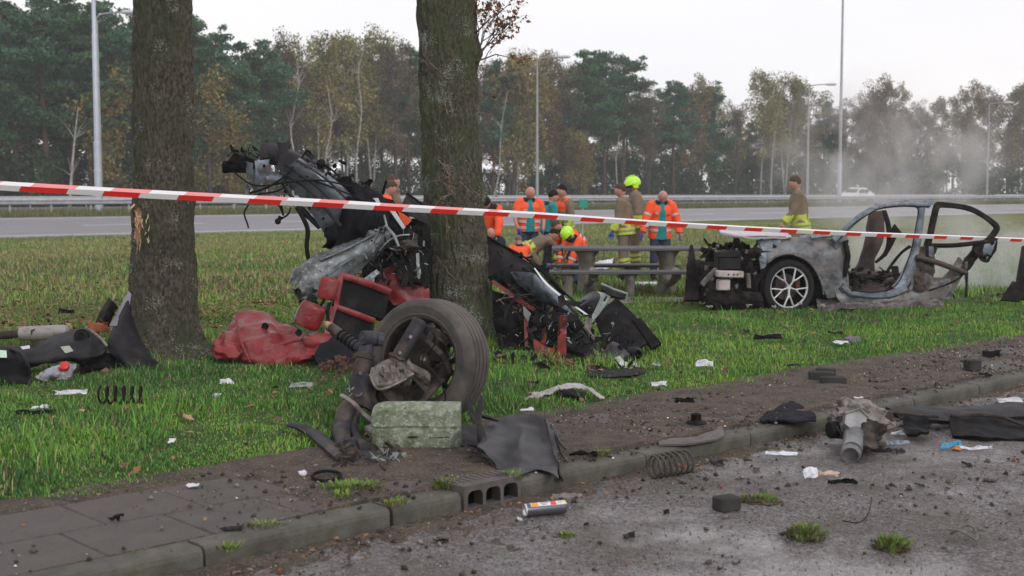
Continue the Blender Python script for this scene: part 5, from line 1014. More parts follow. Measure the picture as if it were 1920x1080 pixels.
part('brake_caliper', lambda b: (b.bbox(P(820, 650, 8.3), (.1, .12, .2), .02, (.3, .2, .5)), b.bbox(P(832, 700, 8.3), (.09, .1, .14), .02, (.1, .5, .2)), b.tube([P(800, 640, 8.2), P(826, 664, 8.15), P(846, 700, 8.2)], [.02, .025, .02], 8)), MM['steel'], parent=Wh)
part('lower_arm', lambda b: (pc(b, [(826, 712, 8.2), (800, 738, 8.1), (772, 768, 8.0), (755, 784, 7.95)], [.04, .045, .05, .045], flat=.5), pc(b, [(720, 725, 7.95), (745, 760, 7.9), (760, 782, 7.9)], [.05, .05, .04], flat=.6)), MM['steel'], parent=Wh)
part('under_frame', lambda b: (b.sheet([[(690, 720, 8.1), (740, 728, 8.1), (800, 716, 8.2)], [(690, 756, 8.05), (745, 760, 8.05), (800, 745, 8.15)], [(700, 785, 8.0), (745, 785, 8.0), (790, 770, 8.1)]], .05, 5, .06, 7, 83), scatter_bits(b, (690, 715, 800, 775, 7.9, 8.1), 40, .02, .09, 84)), MM['steel'], parent=Wh, smooth=False)
part('brake_line', lambda b: (pc(b, [(826, 630, 8.1), (850, 650, 8.1), (842, 672, 8.05), (815, 690, 8.0)], [.005] * 4, 6), pc(b, [(800, 660, 8.0), (792, 680, 7.95), (815, 700, 7.95), (835, 740, 7.95), (830, 760, 8)], [.005] * 5, 6), pc(b, [(812, 622, 8.1), (818, 640, 8.05), (808, 655, 8.05)], [.006] * 3, 6)), MM['cable'], parent=Wh, kind='stuff')
part('torn_shield', lambda b: b.sheet([[(800, 610, 8.22), (824, 618, 8.2), (846, 640, 8.25)], [(806, 626, 8.2), (826, 640, 8.2), (842, 664, 8.25)]], .006, 5, .04, 14, 85), MM['brown'], parent=Wh)
part('link_rod', lambda b: (pc(b, [(640, 741, 7.85), (662, 755, 7.8), (684, 778, 7.78), (700, 790, 7.78)], [.018, .016, .018, .02], 8, flat=.7), b.blob(P(702, 788, 7.78), (.03, .03, .03))), MM['alu'], parent=Wh)
part('trailing_arm', lambda b: (pc(b, [(656, 756, 7.9), (645, 780, 7.82), (640, 805, 7.75), (645, 835, 7.7)], [.05, .058, .06, .045], flat=.7), pc(b, [(672, 770, 7.88), (662, 795, 7.82), (668, 820, 7.76), (684, 838, 7.7)], [.025, .025, .028, .03])), MM['steelb'], parent=Wh)
part('ball_joint', lambda b: (b.blob(P(698, 806, 7.75), (.05, .05, .045), nz_=.3), b.blob(P(712, 796, 7.78), (.035, .03, .04), nz_=.3), b.lathe(P(738, 790, 7.8), (.5, -1, .3), [(.02, 0), (.05, .0), (.055, .06)], 16)), MM['alu'], parent=Wh)
part('flange_plate', lambda b: (b.sheet([[(630, 820, 7.6), (660, 826, 7.55), (694, 832, 7.55)], [(628, 845, 7.5), (662, 846, 7.46), (696, 842, 7.5)], [(640, 862, 7.45), (668, 864, 7.42), (700, 860, 7.45)]], .03, 6, .02, 8, 86), b.lathe(P(664, 828, 7.48), (0, -1, .3), [(0, .012), (.012, .012), (.014, 0), (.03, 0), (.034, -.03)], 16)), MM['steelb'], parent=Wh)
part('control_arm', lambda b: pc(b, [(540, 796, 7.75), (562, 801, 7.72), (590, 815, 7.66), (616, 836, 7.6), (640, 858, 7.55)], [.018, .036, .048, .05, .04], flat=.62), MM['steelb'], parent=Wh)
part('broken_castings', lambda b: (scatter_bits(b, (620, 838, 740, 876, 7.3, 7.5), 50, .02, .08, 87), pc(b, [(694, 834, 7.45), (705, 855, 7.4), (722, 882, 7.35)], [.02, .016, .006], 6), pc(b, [(690, 830, 7.48), (696, 822, 7.46), (690, 812, 7.5)], [.008] * 3, 6)), MM['steel'], parent=Wh, smooth=False, kind='stuff')
part('pale_scrap', lambda b: (scatter_bits(b, (700, 840, 760, 868, 7.3, 7.4), 22, .01, .05, 88), scatter_bits(b, (650, 725, 700, 760, 7.85, 7.95), 8, .006, .014, 89)), MM['pale'], parent=Wh, smooth=False, kind='stuff')
# bright clip bits on the arm
# mossy concrete marker
cb = P(782, 826, 7.55); Cb = empty('concrete_marker', (cb[0], cb[1], .1), 'mossy pale concrete marker block with a slot lying under the wheel', 'concrete block')
M['moss'] = mat('mossy_concrete', (.25, .28, .21), (.11, .14, .07), 14, .9, bump=.8, bsc=60, c3=(.46, .5, .47), sc3=34, amt3=.7, p3=(.5, .64))
def blk(b):
    # rounded left end, square right end: an extruded profile with a groove along its face
    L_, Rr = P(699, 826, 7.55)[0], P(864, 826, 7.55)[0]; prof = [(-.1, 0), (-.108, .02), (-.108, .108), (-.1, .114), (-.1, .124), (-.108, .13), (-.1, .225), (-.07, .252), (.07, .252), (.1, .22), (.108, .02), (.1, 0)]
    xs = [0, .006, .02, .05, .08, .2, .3, .4, .44, .452, 1]; sc = [.62, .78, .88, .96, 1, 1, 1, 1, 1, .985, None]
    V, F = [], []; n = 10; k = len(prof)
    for i in range(n):
        x = L_ + (Rr - L_) * xs[i] / .452
        for j, (y, z) in enumerate(prof):
            cen = .126; q = Vector((x * 7, y * 7 + j, z * 7)); s_ = sc[i]; V.append((x, 7.55 + y * s_ + .006 * mn.noise(q), .098 + cen + (z - cen) * s_ + .006 * mn.noise(q * 1.3)))
    for i in range(n - 1):
        for j in range(k): F.append((i * k + j, i * k + (j + 1) % k, (i + 1) * k + (j + 1) % k, (i + 1) * k + j))
    F += [tuple(range(k)), tuple(range(n * k - 1, n * k - k - 1, -1))]; b.add(V, F)
part('block', blk, M['moss'], parent=Cb, ang=30)
part('slot_shadow_moss', lambda b: (b.blob(P(774, 819, 7.45), (.055, .012, .012), nz_=.4), b.tube([P(805, 821, 7.445), P(845, 820, 7.445)], .004, 6)), mat('slot_shade_moss', (.03, .045, .01), (.015, .02, .006), 20, .95), parent=Cb)  # dark mossy strips that paint the shade inside the slot
# bent dark plastic panel
Bp = empty('bent_wheel_arch_liner', G(960, 880, .1), 'bent dark plastic panel with twisted arms beside the kerb', 'car part')
M['liner'] = mat('dark_plastic_liner', (.014, .014, .019), (.008, .008, .011), 3, .4, spec=.2, bump=.15, bsc=120, c3=(.03, .023, .022), sc3=5, amt3=.5, p3=(.45, .65))
part('liner_panel', lambda b: b.sheet([[(905, 802, 7.5), (930, 784, 7.75), (972, 779, 7.85), (1006, 779, 7.85), (1034, 796, 7.75)], [(905, 822, 7.3), (935, 812, 7.5), (972, 808, 7.6), (1008, 812, 7.6), (1034, 812, 7.55)], [(896, 832, 7.15), (930, 836, 7.2), (968, 842, 7.2), (1005, 838, 7.3), (1036, 836, 7.3)], [(894, 842, 7.05), (925, 866, 6.95), (958, 878, 6.88), (1000, 872, 6.98), (1042, 872, 7.0)], [(905, 842, 7.05), (928, 875, 6.93), (962, 893, 6.8), (1005, 880, 6.9), (1048, 898, 6.84)]], .006, 8, .012, 4, 90, fold=(.012, 2, 1)), M['liner'], parent=Bp)
part('fringe', lambda b: (b.sheet([[(1020, 788, 7.7), (1034, 796, 7.68)], [(1034, 830, 7.3), (1042, 834, 7.25)], [(1046, 880, 6.9), (1052, 884, 6.88)], [(1050, 896, 6.82), (1056, 902, 6.8)]], .01, 6, .02, 10, 91), b.tube([P(1034, 798, 7.6), P(1044, 826, 7.4), P(1052, 850, 7.2), P(1064, 866, 7.1)], [.01, .008, .008, .004], 6), b.tube([P(1038, 800, 7.6), P(1050, 830, 7.35), P(1060, 842, 7.25)], [.006] * 3, 6)), M['liner'], parent=Bp)
part('twisted_arm', lambda b: (b.sheet([[(873, 746, 7.6), (882, 744, 7.6)], [(880, 772, 7.5), (890, 772, 7.5)], [(890, 800, 7.4), (906, 800, 7.4)], [(896, 828, 7.3), (914, 826, 7.3)]], .02, 5, .012, 9, 92), b.tube([P(903, 743, 7.6), P(898, 775, 7.5), P(894, 798, 7.42)], [.012, .02, .022], 8, flat=.5), b.tube([P(900, 778, 7.6), P(915, 782, 7.62), P(932, 788, 7.65)], [.03, .03, .02], 8, flat=.5)), M['liner'], parent=Bp)
part('torn_lug', lambda b: (b.sheet([[(868, 800, 7.35), (892, 798, 7.4)], [(866, 820, 7.25), (895, 828, 7.2)], [(876, 834, 7.2), (898, 838, 7.15)]], .03, 5, .03, 8, 93),), M['liner'], parent=Bp)

# ================================================================== heap at the left: bumper, underbody, leaning panel
F1 = empty('crushed_bumper', G(105, 705, .12), 'long dark crushed bumper shell with a paper sticker by the left tree', 'bumper')
part('bumper_shell', lambda b: b.sheet([[(0, 648, 10.5), (40, 652, 10.45), (82, 640, 10.5), (120, 622, 10.55), (160, 614, 10.55), (184, 632, 10.5), (201, 650, 10.45)], [(0, 662, 10.35), (45, 668, 10.3), (88, 662, 10.3), (130, 645, 10.3), (165, 642, 10.3), (188, 658, 10.3), (200, 657, 10.35)], [(10, 680, 10.3), (48, 682, 10.25), (90, 678, 10.2), (125, 668, 10.15), (160, 668, 10.15), (180, 668, 10.2), (192, 664, 10.25)], [(30, 705, 10.35), (60, 690, 10.3), (95, 680, 10.25), (125, 675, 10.2), (150, 682, 10.2), (172, 680, 10.25), (182, 674, 10.3)]], .02, 6, .02, 4, 100), MM['dark'], parent=F1)
part('fog_lamp_opening', lambda b: b.lathe(P(153, 631, 10.37), (.1, -1, .45), [(.028, .03), (.05, .005), (.055, -.008), (.062, -.004), (.06, .01)], 24), MM['dark'], parent=F1)
part('opening_cavity', lambda b: b.lathe(P(153, 631, 10.36), (.1, -1, .45), [(0, .0), (.05, .0)], 20), MM['cable'], parent=F1)
part('paper_sticker', lambda b: b.plate([(113, 650, 10.2), (130, 648, 10.2), (143, 665, 10.18), (127, 668, 10.18)], .003), mat('sticker_paper', (.45, .48, .42), (.35, .37, .33), 60, .7), parent=F1)
part('bumper_lip', lambda b: b.tube([P(160, 613, 10.5), P(184, 630, 10.42), P(201, 649, 10.38)], [.01, .012, .01], 6, smooth=3), MM['alu'], parent=F1)
part('under_tray', lambda b: (b.sheet([[(150, 684, 10.35), (195, 662, 10.4), (215, 668, 10.45)], [(150, 705, 10.3), (195, 690, 10.3), (222, 690, 10.4)]], .03, 5, .03, 6, 101), scatter_bits(b, (150, 676, 225, 700, 10.3, 10.5), 16, .04, .12, 102)), MM['black'], parent=F1)
part('chip', lambda b: (b.plate([(38, 650, 10.3), (55, 647, 10.3), (56, 653, 10.28), (42, 655, 10.28)], .004), b.plate([(20, 656, 10.1), (32, 655, 10.1), (30, 662, 10.1)], .004)), MM['white'], parent=F1)
F2_ = empty('dark_drum_casing', G(25, 716, .12), 'rounded dark casing with a mint label at the left picture edge', 'car part')
part('casing', lambda b: b.sheet([[(-60, 650, 10.3), (-20, 648, 10.2), (20, 652, 10.15), (40, 660, 10.1)], [(-60, 675, 10.05), (-20, 668, 9.95), (25, 672, 9.95), (48, 680, 10.0)], [(-60, 700, 10.0), (-20, 696, 9.9), (26, 698, 9.9), (54, 700, 10.0)], [(-60, 722, 10.05), (-20, 722, 9.98), (26, 720, 9.98), (54, 718, 10.05)]], .03, 6, .012, 5, 103), MM['black'], parent=F2_)
part('casing_rim', lambda b: b.tube([P(20, 653, 10.12), P(40, 664, 10.0), P(52, 684, 9.95), P(56, 708, 9.98), P(54, 722, 10)], [.012, .014, .014, .014, .01], 8, smooth=4), MM['dark'], parent=F2_)
part('mint_label', lambda b: b.plate([(-8, 656, 10.02), (12, 657, 10.02), (13, 670, 9.9), (-8, 670, 9.9)], .004), mat('mint_paper', (.5, .68, .58), (.42, .6, .5), 30, .7), parent=F2_)
F3 = empty('leaning_panel', G(300, 700, .12), 'dark pointed body panel leaning against the scarred tree', 'car panel')
part('panel', lambda b: b.sheet([[(238, 548, 10.75), (242, 560, 10.7), (245, 572, 10.72)], [(222, 590, 10.62), (236, 596, 10.52), (252, 605, 10.6)], [(203, 645, 10.45), (230, 650, 10.35), (268, 645, 10.5)], [(218, 672, 10.35), (252, 690, 10.2), (296, 680, 10.35)], [(244, 692, 10.25), (285, 705, 10.1), (330, 700, 10.15)], [(300, 704, 10.15), (330, 712, 10.02), (354, 718, 10.0)]], .012, 6, .012, 4, 104), MM['dark'], parent=F3)
part('pale_flap', lambda b: b.sheet([[(241, 545, 10.72), (246, 552, 10.72)], [(218, 588, 10.6), (240, 592, 10.6)], [(206, 612, 10.52), (232, 610, 10.5)]], .01, 6, .015, 8, 105), mat('grey_violet_plastic', (.2, .19, .23), (.13, .12, .15), 6, .5), parent=F3)
F4 = empty('folded_black_fin', G(190, 640, .12), 'folded black plastic fin sticking up left of the leaning panel', 'car part')
part('fin', lambda b: (b.sheet([[(178, 606, 11.1), (190, 585, 11.1), (204, 558, 11.15)], [(190, 612, 11.0), (200, 590, 11.0), (212, 566, 11.1)], [(205, 612, 11.0), (212, 590, 11.05), (220, 578, 11.15)]], .015, 5, .02, 6, 106),), MM['black'], parent=F4)
part('rusty_bracket', lambda b: (b.sheet([[(165, 608, 10.8), (185, 606, 10.8), (202, 610, 10.8)], [(170, 622, 10.75), (186, 624, 10.75), (200, 622, 10.75)]], .01, 6, .03, 10, 107), scatter_bits(b, (165, 606, 202, 624, 10.7, 10.8), 14, .02, .06, 108)), mat('rust', (.3, .08, .03), (.12, .04, .02), 12, .9), parent=F4)
F5 = empty('exhaust_silencer', G(70, 636, .12), 'grey exhaust silencer drum lying in the leaves at far left', 'exhaust silencer')
part('drum', lambda b: b.lathe(P(85, 624, 11.9), (1, .1, .03), [(0, -.24), (.04, -.24), (.058, -.23), (.068, -.2), (.07, .16), (.062, .2), (.03, .22), (0, .22)], 24), mat('silencer_steel', (.36, .34, .34), (.24, .22, .2), 5, .55, .3, c3=(.15, .07, .04), sc3=9, amt3=.7, p3=(.56, .64)), parent=F5)
part('pipe', lambda b: (b.tube([P(38, 625, 11.88), P(15, 628, 11.85), P(-40, 630, 11.8)], [.035, .04, .03], 12), b.tube([P(128, 622, 11.95), P(140, 622, 11.95)], [.03, .02], 12)), MM['steel'], parent=F5)
part('rust_hole', lambda b: b.plate([(57, 619, 11.78), (66, 616, 11.78), (65, 620, 11.78), (61, 622, 11.78), (60, 628, 11.78), (58, 628, 11.78)], .003), MM['brown'], parent=F5)
# ================================================================== burnt out car
CO = G(1473, 582, .15); CYAW = R(15); CL = np.array([math.cos(CYAW), math.sin(CYAW), 0]); CW = np.array([-math.sin(CYAW), math.cos(CYAW), 0])
CAMP = np.array([0, 0, CAMH])
def Sd(px, py, w=0.):
    d = ray(px, py); t = ((CO + CW * w - CAMP) @ CW) / (d @ CW); return CAMP + d * t
MB_ = {
 'burnt': mat('scorched_body_steel', (.22, .235, .25), (.055, .06, .068), 4.5, .5, .3, bump=.5, bsc=22, c3=(.17, .13, .11), sc3=9, amt3=.7, p3=(.5, .6), pos=(.38, .6)),
 'blue': mat('heat_blued_steel', (.2, .25, .3), (.07, .085, .1), 7, .5, .4, bump=.4, bsc=14, c3=(.32, .34, .36), sc3=13, amt3=.6, p3=(.52, .62)),
 'char': mat('charred_black', (.02, .018, .018), (.01, .009, .009), 6, .85, bump=.5, bsc=25, c3=(.06, .045, .04), sc3=9, amt3=.6, p3=(.5, .66)),
 'ash': mat('ash_grey', (.17, .155, .15), (.07, .06, .06), 7, .9, bump=.6, bsc=20, c3=(.3, .28, .27), sc3=15, amt3=.6, p3=(.55, .62)),
 'rustb': mat('burnt_brown_steel', (.09, .065, .055), (.04, .03, .027), 5, .85, bump=.4, bsc=22),
 'hood': mat('blistered_bonnet', (.5, .53, .62), (.24, .28, .36), 3, .35, .3, c3=(.62, .45, .4), sc3=4, amt3=.7, p3=(.45, .6), stretch=(1, 1, 3)),
 'alloy': mat('alloy_spoke', (.68, .7, .72), (.5, .52, .54), 6, .4, .4), 'btyre': mat('scorched_tyre', (.03, .03, .031), (.02, .02, .02), 5, .9, bump=.3),
 'crash': mat('bare_alloy_beam', (.6, .52, .52), (.42, .36, .36), 6, .5, .2, c3=(.2, .15, .14), sc3=12, amt3=.6)}
BC = empty('burnt_out_car', CO, 'burnt out grey car body with missing doors standing in smoke', 'car')
def cpart(name, fn, m, **kw):
    mb = MB(); fn(mb); kw.setdefault('parent', BC); return mb.build(name, m, **kw)
def splate(b, pts, th=.02, w=0.):
    """side panel from picture points on the car's flank plane, thickness inwards; point may carry its own inset"""
    w_ = [Sd(p[0], p[1], (p[2] if len(p) > 2 else 0) + w) for p in pts]; n = len(w_)
    tr = tessellate_polygon([[Vector(p) for p in w_]]); F = []
    for t in tr:
        a, bb, c = t; q = np.cross(w_[bb] - w_[a], w_[c] - w_[a])
        if q @ CW > 0: a, bb = bb, a
        F += [(a, bb, c), (c + n, bb + n, a + n)]
    for i in range(n): j = (i + 1) % n; F.append((i, i + n, j + n, j))
    b.add(w_ + [p + CW * th for p in w_], F)
def ssheet(b, rows, th=.02, n=6, cr=.02, fr=5, seed=0): b.sheet([[Sd(p[0], p[1], p[2] if len(p) > 2 else 0) for p in r] for r in rows], th, n, cr, fr, seed, ex='w')
def stube(b, pts, r, seg=8, flat=1, sm=4): b.tube([Sd(p[0], p[1], p[2] if len(p) > 2 else 0) for p in pts], r, seg, flat=flat, smooth=sm)
WCN = Sd(1473, 538, .1)
wh = None
def ctyre(b): b.lathe(WCN, -CW, [(.255, -.1), (.29, -.115), (.33, -.11), (.343, -.09), (.345, 0), (.343, .09), (.33, .11), (.29, .118), (.255, .1)], 60)
def calloy(b):
    e1, e2 = CL, np.array([0, 0, 1.]); f = -CW
    b.lathe(WCN, f, [(.236, .085), (.25, .1), (.262, .1), (.262, .085), (.25, .06)], 60)
    b.lathe(WCN, f, [(0, .095), (.03, .095), (.035, .08), (.035, .05)], 20)
    for k in range(5):
        th = R(-90) + k * 2 * math.pi / 5
        def pt(r, t, h): return WCN + (e1 * math.cos(t) + e2 * math.sin(t)) * r + f * h
        b.tube([pt(.03, th, .085), pt(.09, th, .088), pt(.125, th, .09)], [(.018, .012), (.014, .012), (.02, .012)], 8)
        for s_ in (-1, 1): b.tube([pt(.1, th + s_ * .05, .09), pt(.16, th + s_ * .2, .092), pt(.245, th + s_ * .27, .09)], [(.013, .01), (.011, .01), (.012, .01)], 8)
cw_ = cpart('wheel', ctyre, MB_['btyre'], ang=30)
cpart('rim', calloy, MB_['alloy'], parent=cw_)
cpart('brake_disc', lambda b: b.lathe(WCN, -CW, [(0, .0), (.16, .0), (.16, -.03)], 40), MB_['rustb'], parent=cw_)
cpart('rim_barrel', lambda b: b.lathe(WCN, -CW, [(.25, .08), (.235, .05), (.23, -.1)], 48), MB_['char'], parent=cw_)
cpart('brake_caliper', lambda b: b.bbox(WCN + CL * .14 + np.array([0, 0, .04]) - CW * .03, (.07, .06, .13), .015), mat('caliper_red', (.12, .012, .012), (.06, .01, .01), 6, .6), parent=cw_)
far = dup(cw_, cw_.location); far.location = [float(v) for v in CW * 1.5]
# fender and bonnet
cpart('front_wing', lambda b: (ssheet(b, [[(1432, 500, .02), (1440, 470, .05), (1462, 452, .1), (1484, 446, .2)], [(1446, 487, -.01), (1458, 472, .01), (1476, 455, .06), (1500, 446, .18)], [(1478, 478, -.03), (1486, 470, -.02), (1500, 456, .04), (1530, 448, .16)], [(1510, 488, -.03), (1520, 475, -.02), (1535, 462, .03), (1556, 450, .12)], [(1534, 512, -.02), (1550, 492, -.02), (1564, 476, .0), (1572, 460, .06)], [(1546, 545, 0), (1562, 528, -.01), (1574, 505, 0), (1578, 480, .03)], [(1552, 560, .02), (1570, 556, .01), (1582, 548, .01), (1584, 520, .02)]], .012, 6, .02, 4, 1)), MB_['burnt'])
cpart('wheel_arch_edge', lambda b: stube(b, [(1440, 492, -.02), (1458, 480, -.03), (1480, 476, -.04), (1505, 484, -.04), (1526, 502, -.03), (1540, 530, -.02), (1544, 552, 0)], .012), MB_['ash'])
cpart('inner_wing', lambda b: ssheet(b, [[(1424, 470, .4), (1480, 462, .4), (1574, 468, .4)], [(1424, 520, .4), (1490, 520, .4), (1580, 515, .4)], [(1424, 575, .4), (1490, 575, .4), (1584, 568, .4)]], .02, 4, .02, 5, 44), MB_['char'])
cpart('arch_cavity', lambda b: (b.lathe(WCN + CW * .12, -CW, [(.0, 0), (.42, 0), (.44, .18)], 40, a0=-.2, a1=math.pi + .4), ), MB_['char'])
cpart('bonnet', lambda b: (ssheet(b, [[(1352, 437, .1), (1385, 444, .02), (1440, 444, .02), (1484, 443, .1)], [(1348, 434, .6), (1388, 436, .6), (1442, 437, .6), (1480, 440, .6)], [(1356, 430, 1.1), (1400, 429, 1.1), (1442, 431, 1.1), (1470, 436, 1.1)]], .015, 6, .03, 3, 2), ssheet(b, [[(1350, 436, .12), (1392, 442, .05), (1436, 442, .05), (1474, 443, .12)], [(1352, 440, .14), (1392, 445, .08), (1436, 445, .08), (1474, 445, .14)]], .01, 5, .008, 5, 3)), MB_['hood'])
cpart('bulkhead_tray', lambda b: (ssheet(b, [[(1500, 445, .15), (1540, 442, .2), (1574, 440, .2)], [(1500, 448, .7), (1540, 444, .8), (1570, 442, .8)], [(1500, 446, 1.3), (1540, 442, 1.3), (1565, 440, 1.3)]], .03, 5, .03, 5, 4), stube(b, [(1520, 446, .1), (1548, 443, .1), (1572, 442, .12)], .03, flat=.7), stube(b, [(1530, 440, .2), (1532, 432, .2)], .012)), MB_['blue'])
cpart('headlamp_mount', lambda b: (ssheet(b, [[(1418, 450, .08), (1464, 447, .1)], [(1424, 458, .04), (1462, 460, .06)], [(1426, 470, .03), (1450, 472, .03)]], .03, 5, .02, 6, 5), ssheet(b, [[(1418, 476, .05), (1448, 470, .03)], [(1424, 490, .04), (1440, 490, .02)], [(1426, 505, .04), (1434, 502, .02)]], .03, 5, .02, 6, 6)), MB_['blue'])
# engine bay and nose
def P2(t, w, z): return CO + CL * t + CW * w + np.array([0, 0, z - CO[2]])
def engine(b):
    b.sheet([[P2(-.2, .15, .2), P2(-.2, .15, .55), P2(-.15, .2, .8)], [P2(-.7, .3, .2), P2(-.7, .3, .5), P2(-.5, .3, .72)], [P2(-.7, .9, .2), P2(-.72, .9, .5), P2(-.5, .9, .7)], [P2(-.6, 1.4, .2), P2(-.6, 1.4, .5), P2(-.4, 1.4, .7)]], .1, 6, .09, 4, 7, ex='w')
    b.bbox(P2(-.45, .9, .5), (.7, .8, .45), .06, (0, 0, CYAW)); b.bbox(P2(-.5, .3, .35), (.5, .3, .5), .05, (0, 0, CYAW))
cpart('engine_block', engine, MB_['char'])
def nose(b):
    g = random.Random(9)
    for i in range(210):
        w__ = g.uniform(-.02, 1.4); c = P2(g.uniform(-.88 + .25 * w__, -.1), w__, g.uniform(.25, .93)); s = g.uniform(.03, .14)
        if g.random() < .5: b.box(c, (s, s * .7, s * g.uniform(.4, 1)), (g.uniform(0, 3), g.uniform(0, 3), 0), jit=s * .4)
        else: b.tube([c, c + np.array([g.uniform(-s, s), g.uniform(-s, s), g.uniform(-s, s)]) * 1.3], s * .13, 6)
cpart('engine_bay_remains', nose, MB_['char'], smooth=False, kind='stuff')
cpart('pale_engine_scraps', lambda b: [b.box(P2(random.Random(i).uniform(-.95, -.4), random.Random(i + 50).uniform(-.05, .6), random.Random(i + 90).uniform(.3, .95)), (.05, .03, .03), (i, i * 2, i * 3), jit=.02) for i in range(34)], MB_['ash'], smooth=False, kind='stuff')
cpart('radiator_box', lambda b: (b.bbox(Sd(1364, 488, .02), (.3, .16, .24), .02, (0, 0, CYAW)), b.bbox(Sd(1364, 480, -.06), (.32, .03, .04), .01, (0, 0, CYAW))), MM['dark'])
cpart('bumper_beam', lambda b: (b.bbox(Sd(1368, 514, -.1), (.34, .1, .085), .012, (0, .04, CYAW)), b.bbox(Sd(1356, 534, -.05), (.16, .08, .14), .012, (0, .02, CYAW))), MB_['crash'])
for i, x in enumerate((1366, 1376, 1383)): cpart('beam_hole', lambda b: b.lathe(Sd(x, 515, -.155), -CW, [(0, .002), (.011, .002), (.012, 0)], 10), MB_['char'])
cpart('side_member', lambda b: b.tube([Sd(1316, 534, -.05), Sd(1330, 518, -.05), Sd(1342, 506, 0)], .035, 8), MB_['ash'])
cpart('side_member', lambda b: (b.tube([Sd(1402, 512, 0), Sd(1404, 540, 0)], .03, 8)), MB_['ash'])
cpart('undertray', lambda b: (ssheet(b, [[(1326, 545, 0), (1380, 545, -.05), (1425, 548, 0)], [(1330, 565, 0), (1380, 566, -.05), (1430, 568, 0)], [(1335, 580, .1), (1380, 580, .05), (1432, 582, .1)]], .1, 5, .05, 5, 8), scatter_bits(b, (1308, 512, 1345, 580, 16.1, 16.6), 50, .03, .14, 120)), MB_['char'], smooth=False)
# body frame
cpart('door_opening_frame', lambda b: (stube(b, [(1562, 452), (1576, 440), (1598, 418), (1622, 400), (1648, 388), (1690, 383), (1722, 384), (1738, 384)], [.055, .058, .055, .055, .05, .048, .05, .05], 10, .7), stube(b, [(1728, 386), (1726, 410), (1722, 440), (1716, 470), (1706, 500), (1694, 528), (1680, 545)], [.05, .045, .05, .055, .07, .08, .08], 10, .4), stube(b, [(1576, 535), (1590, 548), (1625, 554), (1665, 553), (1695, 540)], [.06, .06, .055, .06, .08], 10, .8)), MB_['blue'])
cpart('frame_edges', lambda b: (stube(b, [(1570, 452, -.05), (1600, 420, -.05), (1648, 392, -.05), (1690, 387, -.05), (1720, 390, -.05), (1718, 420, -.05), (1708, 470, -.05), (1692, 515, -.05), (1676, 538, -.05), (1640, 548, -.05), (1596, 544, -.05)], .008, 6, 1, 4), scatter_bits(b, (1580, 535, 1780, 568, 16.5, 17.1), 60, .01, .06, 501), scatter_bits(b, (1722, 470, 1750, 540, 16.8, 17.0), 40, .01, .06, 502)), MB_['char'], smooth=False, kind='stuff')
cpart('roof_stub', lambda b: (ssheet(b, [[(1640, 385, .05), (1690, 379, .05), (1735, 379, .05)], [(1642, 384, .3), (1690, 379, .3), (1732, 380, .25)]], .02, 5, .015, 6, 9), b.bbox(Sd(1738, 382, 0), (.1, .08, .1), .02, (0, .3, CYAW))), MB_['blue'])
cpart('scuttle_side', lambda b: (ssheet(b, [[(1560, 448, .02), (1590, 438, .02)], [(1566, 470, .02), (1584, 470, .04)], [(1572, 500, .03), (1588, 505, .05)], [(1574, 535, .02), (1592, 542, .05)]], .04, 6, .03, 6, 10),), MB_['burnt'])
cpart('melted_hinges', lambda b: (scatter_bits(b, (1574, 448, 1590, 525, 16.55, 16.8), 46, .02, .09, 121), stube(b, [(1584, 452), (1590, 480), (1586, 505), (1584, 520)], [.03, .035, .03, .02])), MB_['char'], smooth=False, kind='stuff')
cpart('sill', lambda b: (ssheet(b, [[(1566, 548), (1620, 556), (1690, 548), (1740, 530), (1780, 522)], [(1570, 560, -.01), (1622, 565, -.02), (1690, 562, -.02), (1740, 556), (1786, 546)], [(1580, 572, 0), (1625, 572, 0), (1690, 570, 0), (1745, 566), (1780, 560)]], .1, 6, .03, 5, 11)), MB_['burnt'])
cpart('rear_quarter', lambda b: (ssheet(b, [[(1712, 500), (1728, 505), (1750, 520), (1790, 518), (1812, 506)], [(1706, 530), (1730, 535), (1755, 540), (1785, 535), (1800, 524)], [(1700, 556), (1730, 558), (1752, 556), (1775, 550), (1790, 540)]], .06, 6, .05, 5, 12), ssheet(b, [[(1796, 482, .05), (1805, 488, .05)], [(1786, 500, .05), (1808, 505, .05)], [(1766, 526, .03), (1800, 526, .03)]], .03, 6, .03, 5, 13)), MB_['ash'])
cpart('crumpled_post', lambda b: (ssheet(b, [[(1724, 462), (1740, 462, .03), (1752, 466, .1)], [(1718, 490), (1736, 492, -.04), (1750, 494, .06)], [(1716, 520), (1732, 522, -.05), (1748, 522, .06)], [(1712, 545), (1732, 546, -.03), (1750, 542, .05)]], .03, 7, .06, 7, 14),), MB_['rustb'])
cpart('rear_door_frame', lambda b: (stube(b, [(1738, 462), (1744, 440), (1750, 412), (1756, 388), (1762, 384), (1790, 386), (1820, 392), (1846, 406), (1864, 420), (1869, 428), (1862, 440), (1852, 452)], [.05, .045, .045, .045, .04, .035, .038, .038, .045, .05, .05, .05], 8, .6, 3), stube(b, [(1742, 460), (1790, 460), (1860, 452)], [.05, .05, .05], 8, .6)), MB_['char'])
cpart('rear_door_skin', lambda b: (ssheet(b, [[(1828, 458), (1848, 452), (1869, 446)], [(1826, 472), (1848, 474, -.02), (1866, 468)], [(1838, 488), (1850, 492, -.02), (1860, 480)]], .05, 6, .04, 6, 15), ssheet(b, [[(1828, 466, .05), (1840, 474, .05)], [(1808, 488, .05), (1828, 492, .05)], [(1796, 504, .05), (1815, 508, .05)]], .04, 5, .05, 6, 16)), MB_['char'])
cpart('blued_patch', lambda b: ssheet(b, [[(1846, 456, -.02), (1866, 452, -.02)], [(1842, 472, -.04), (1862, 470, -.04)], [(1848, 486, -.03), (1857, 480, -.03)]], .02, 5, .03, 7, 17), MB_['blue'])
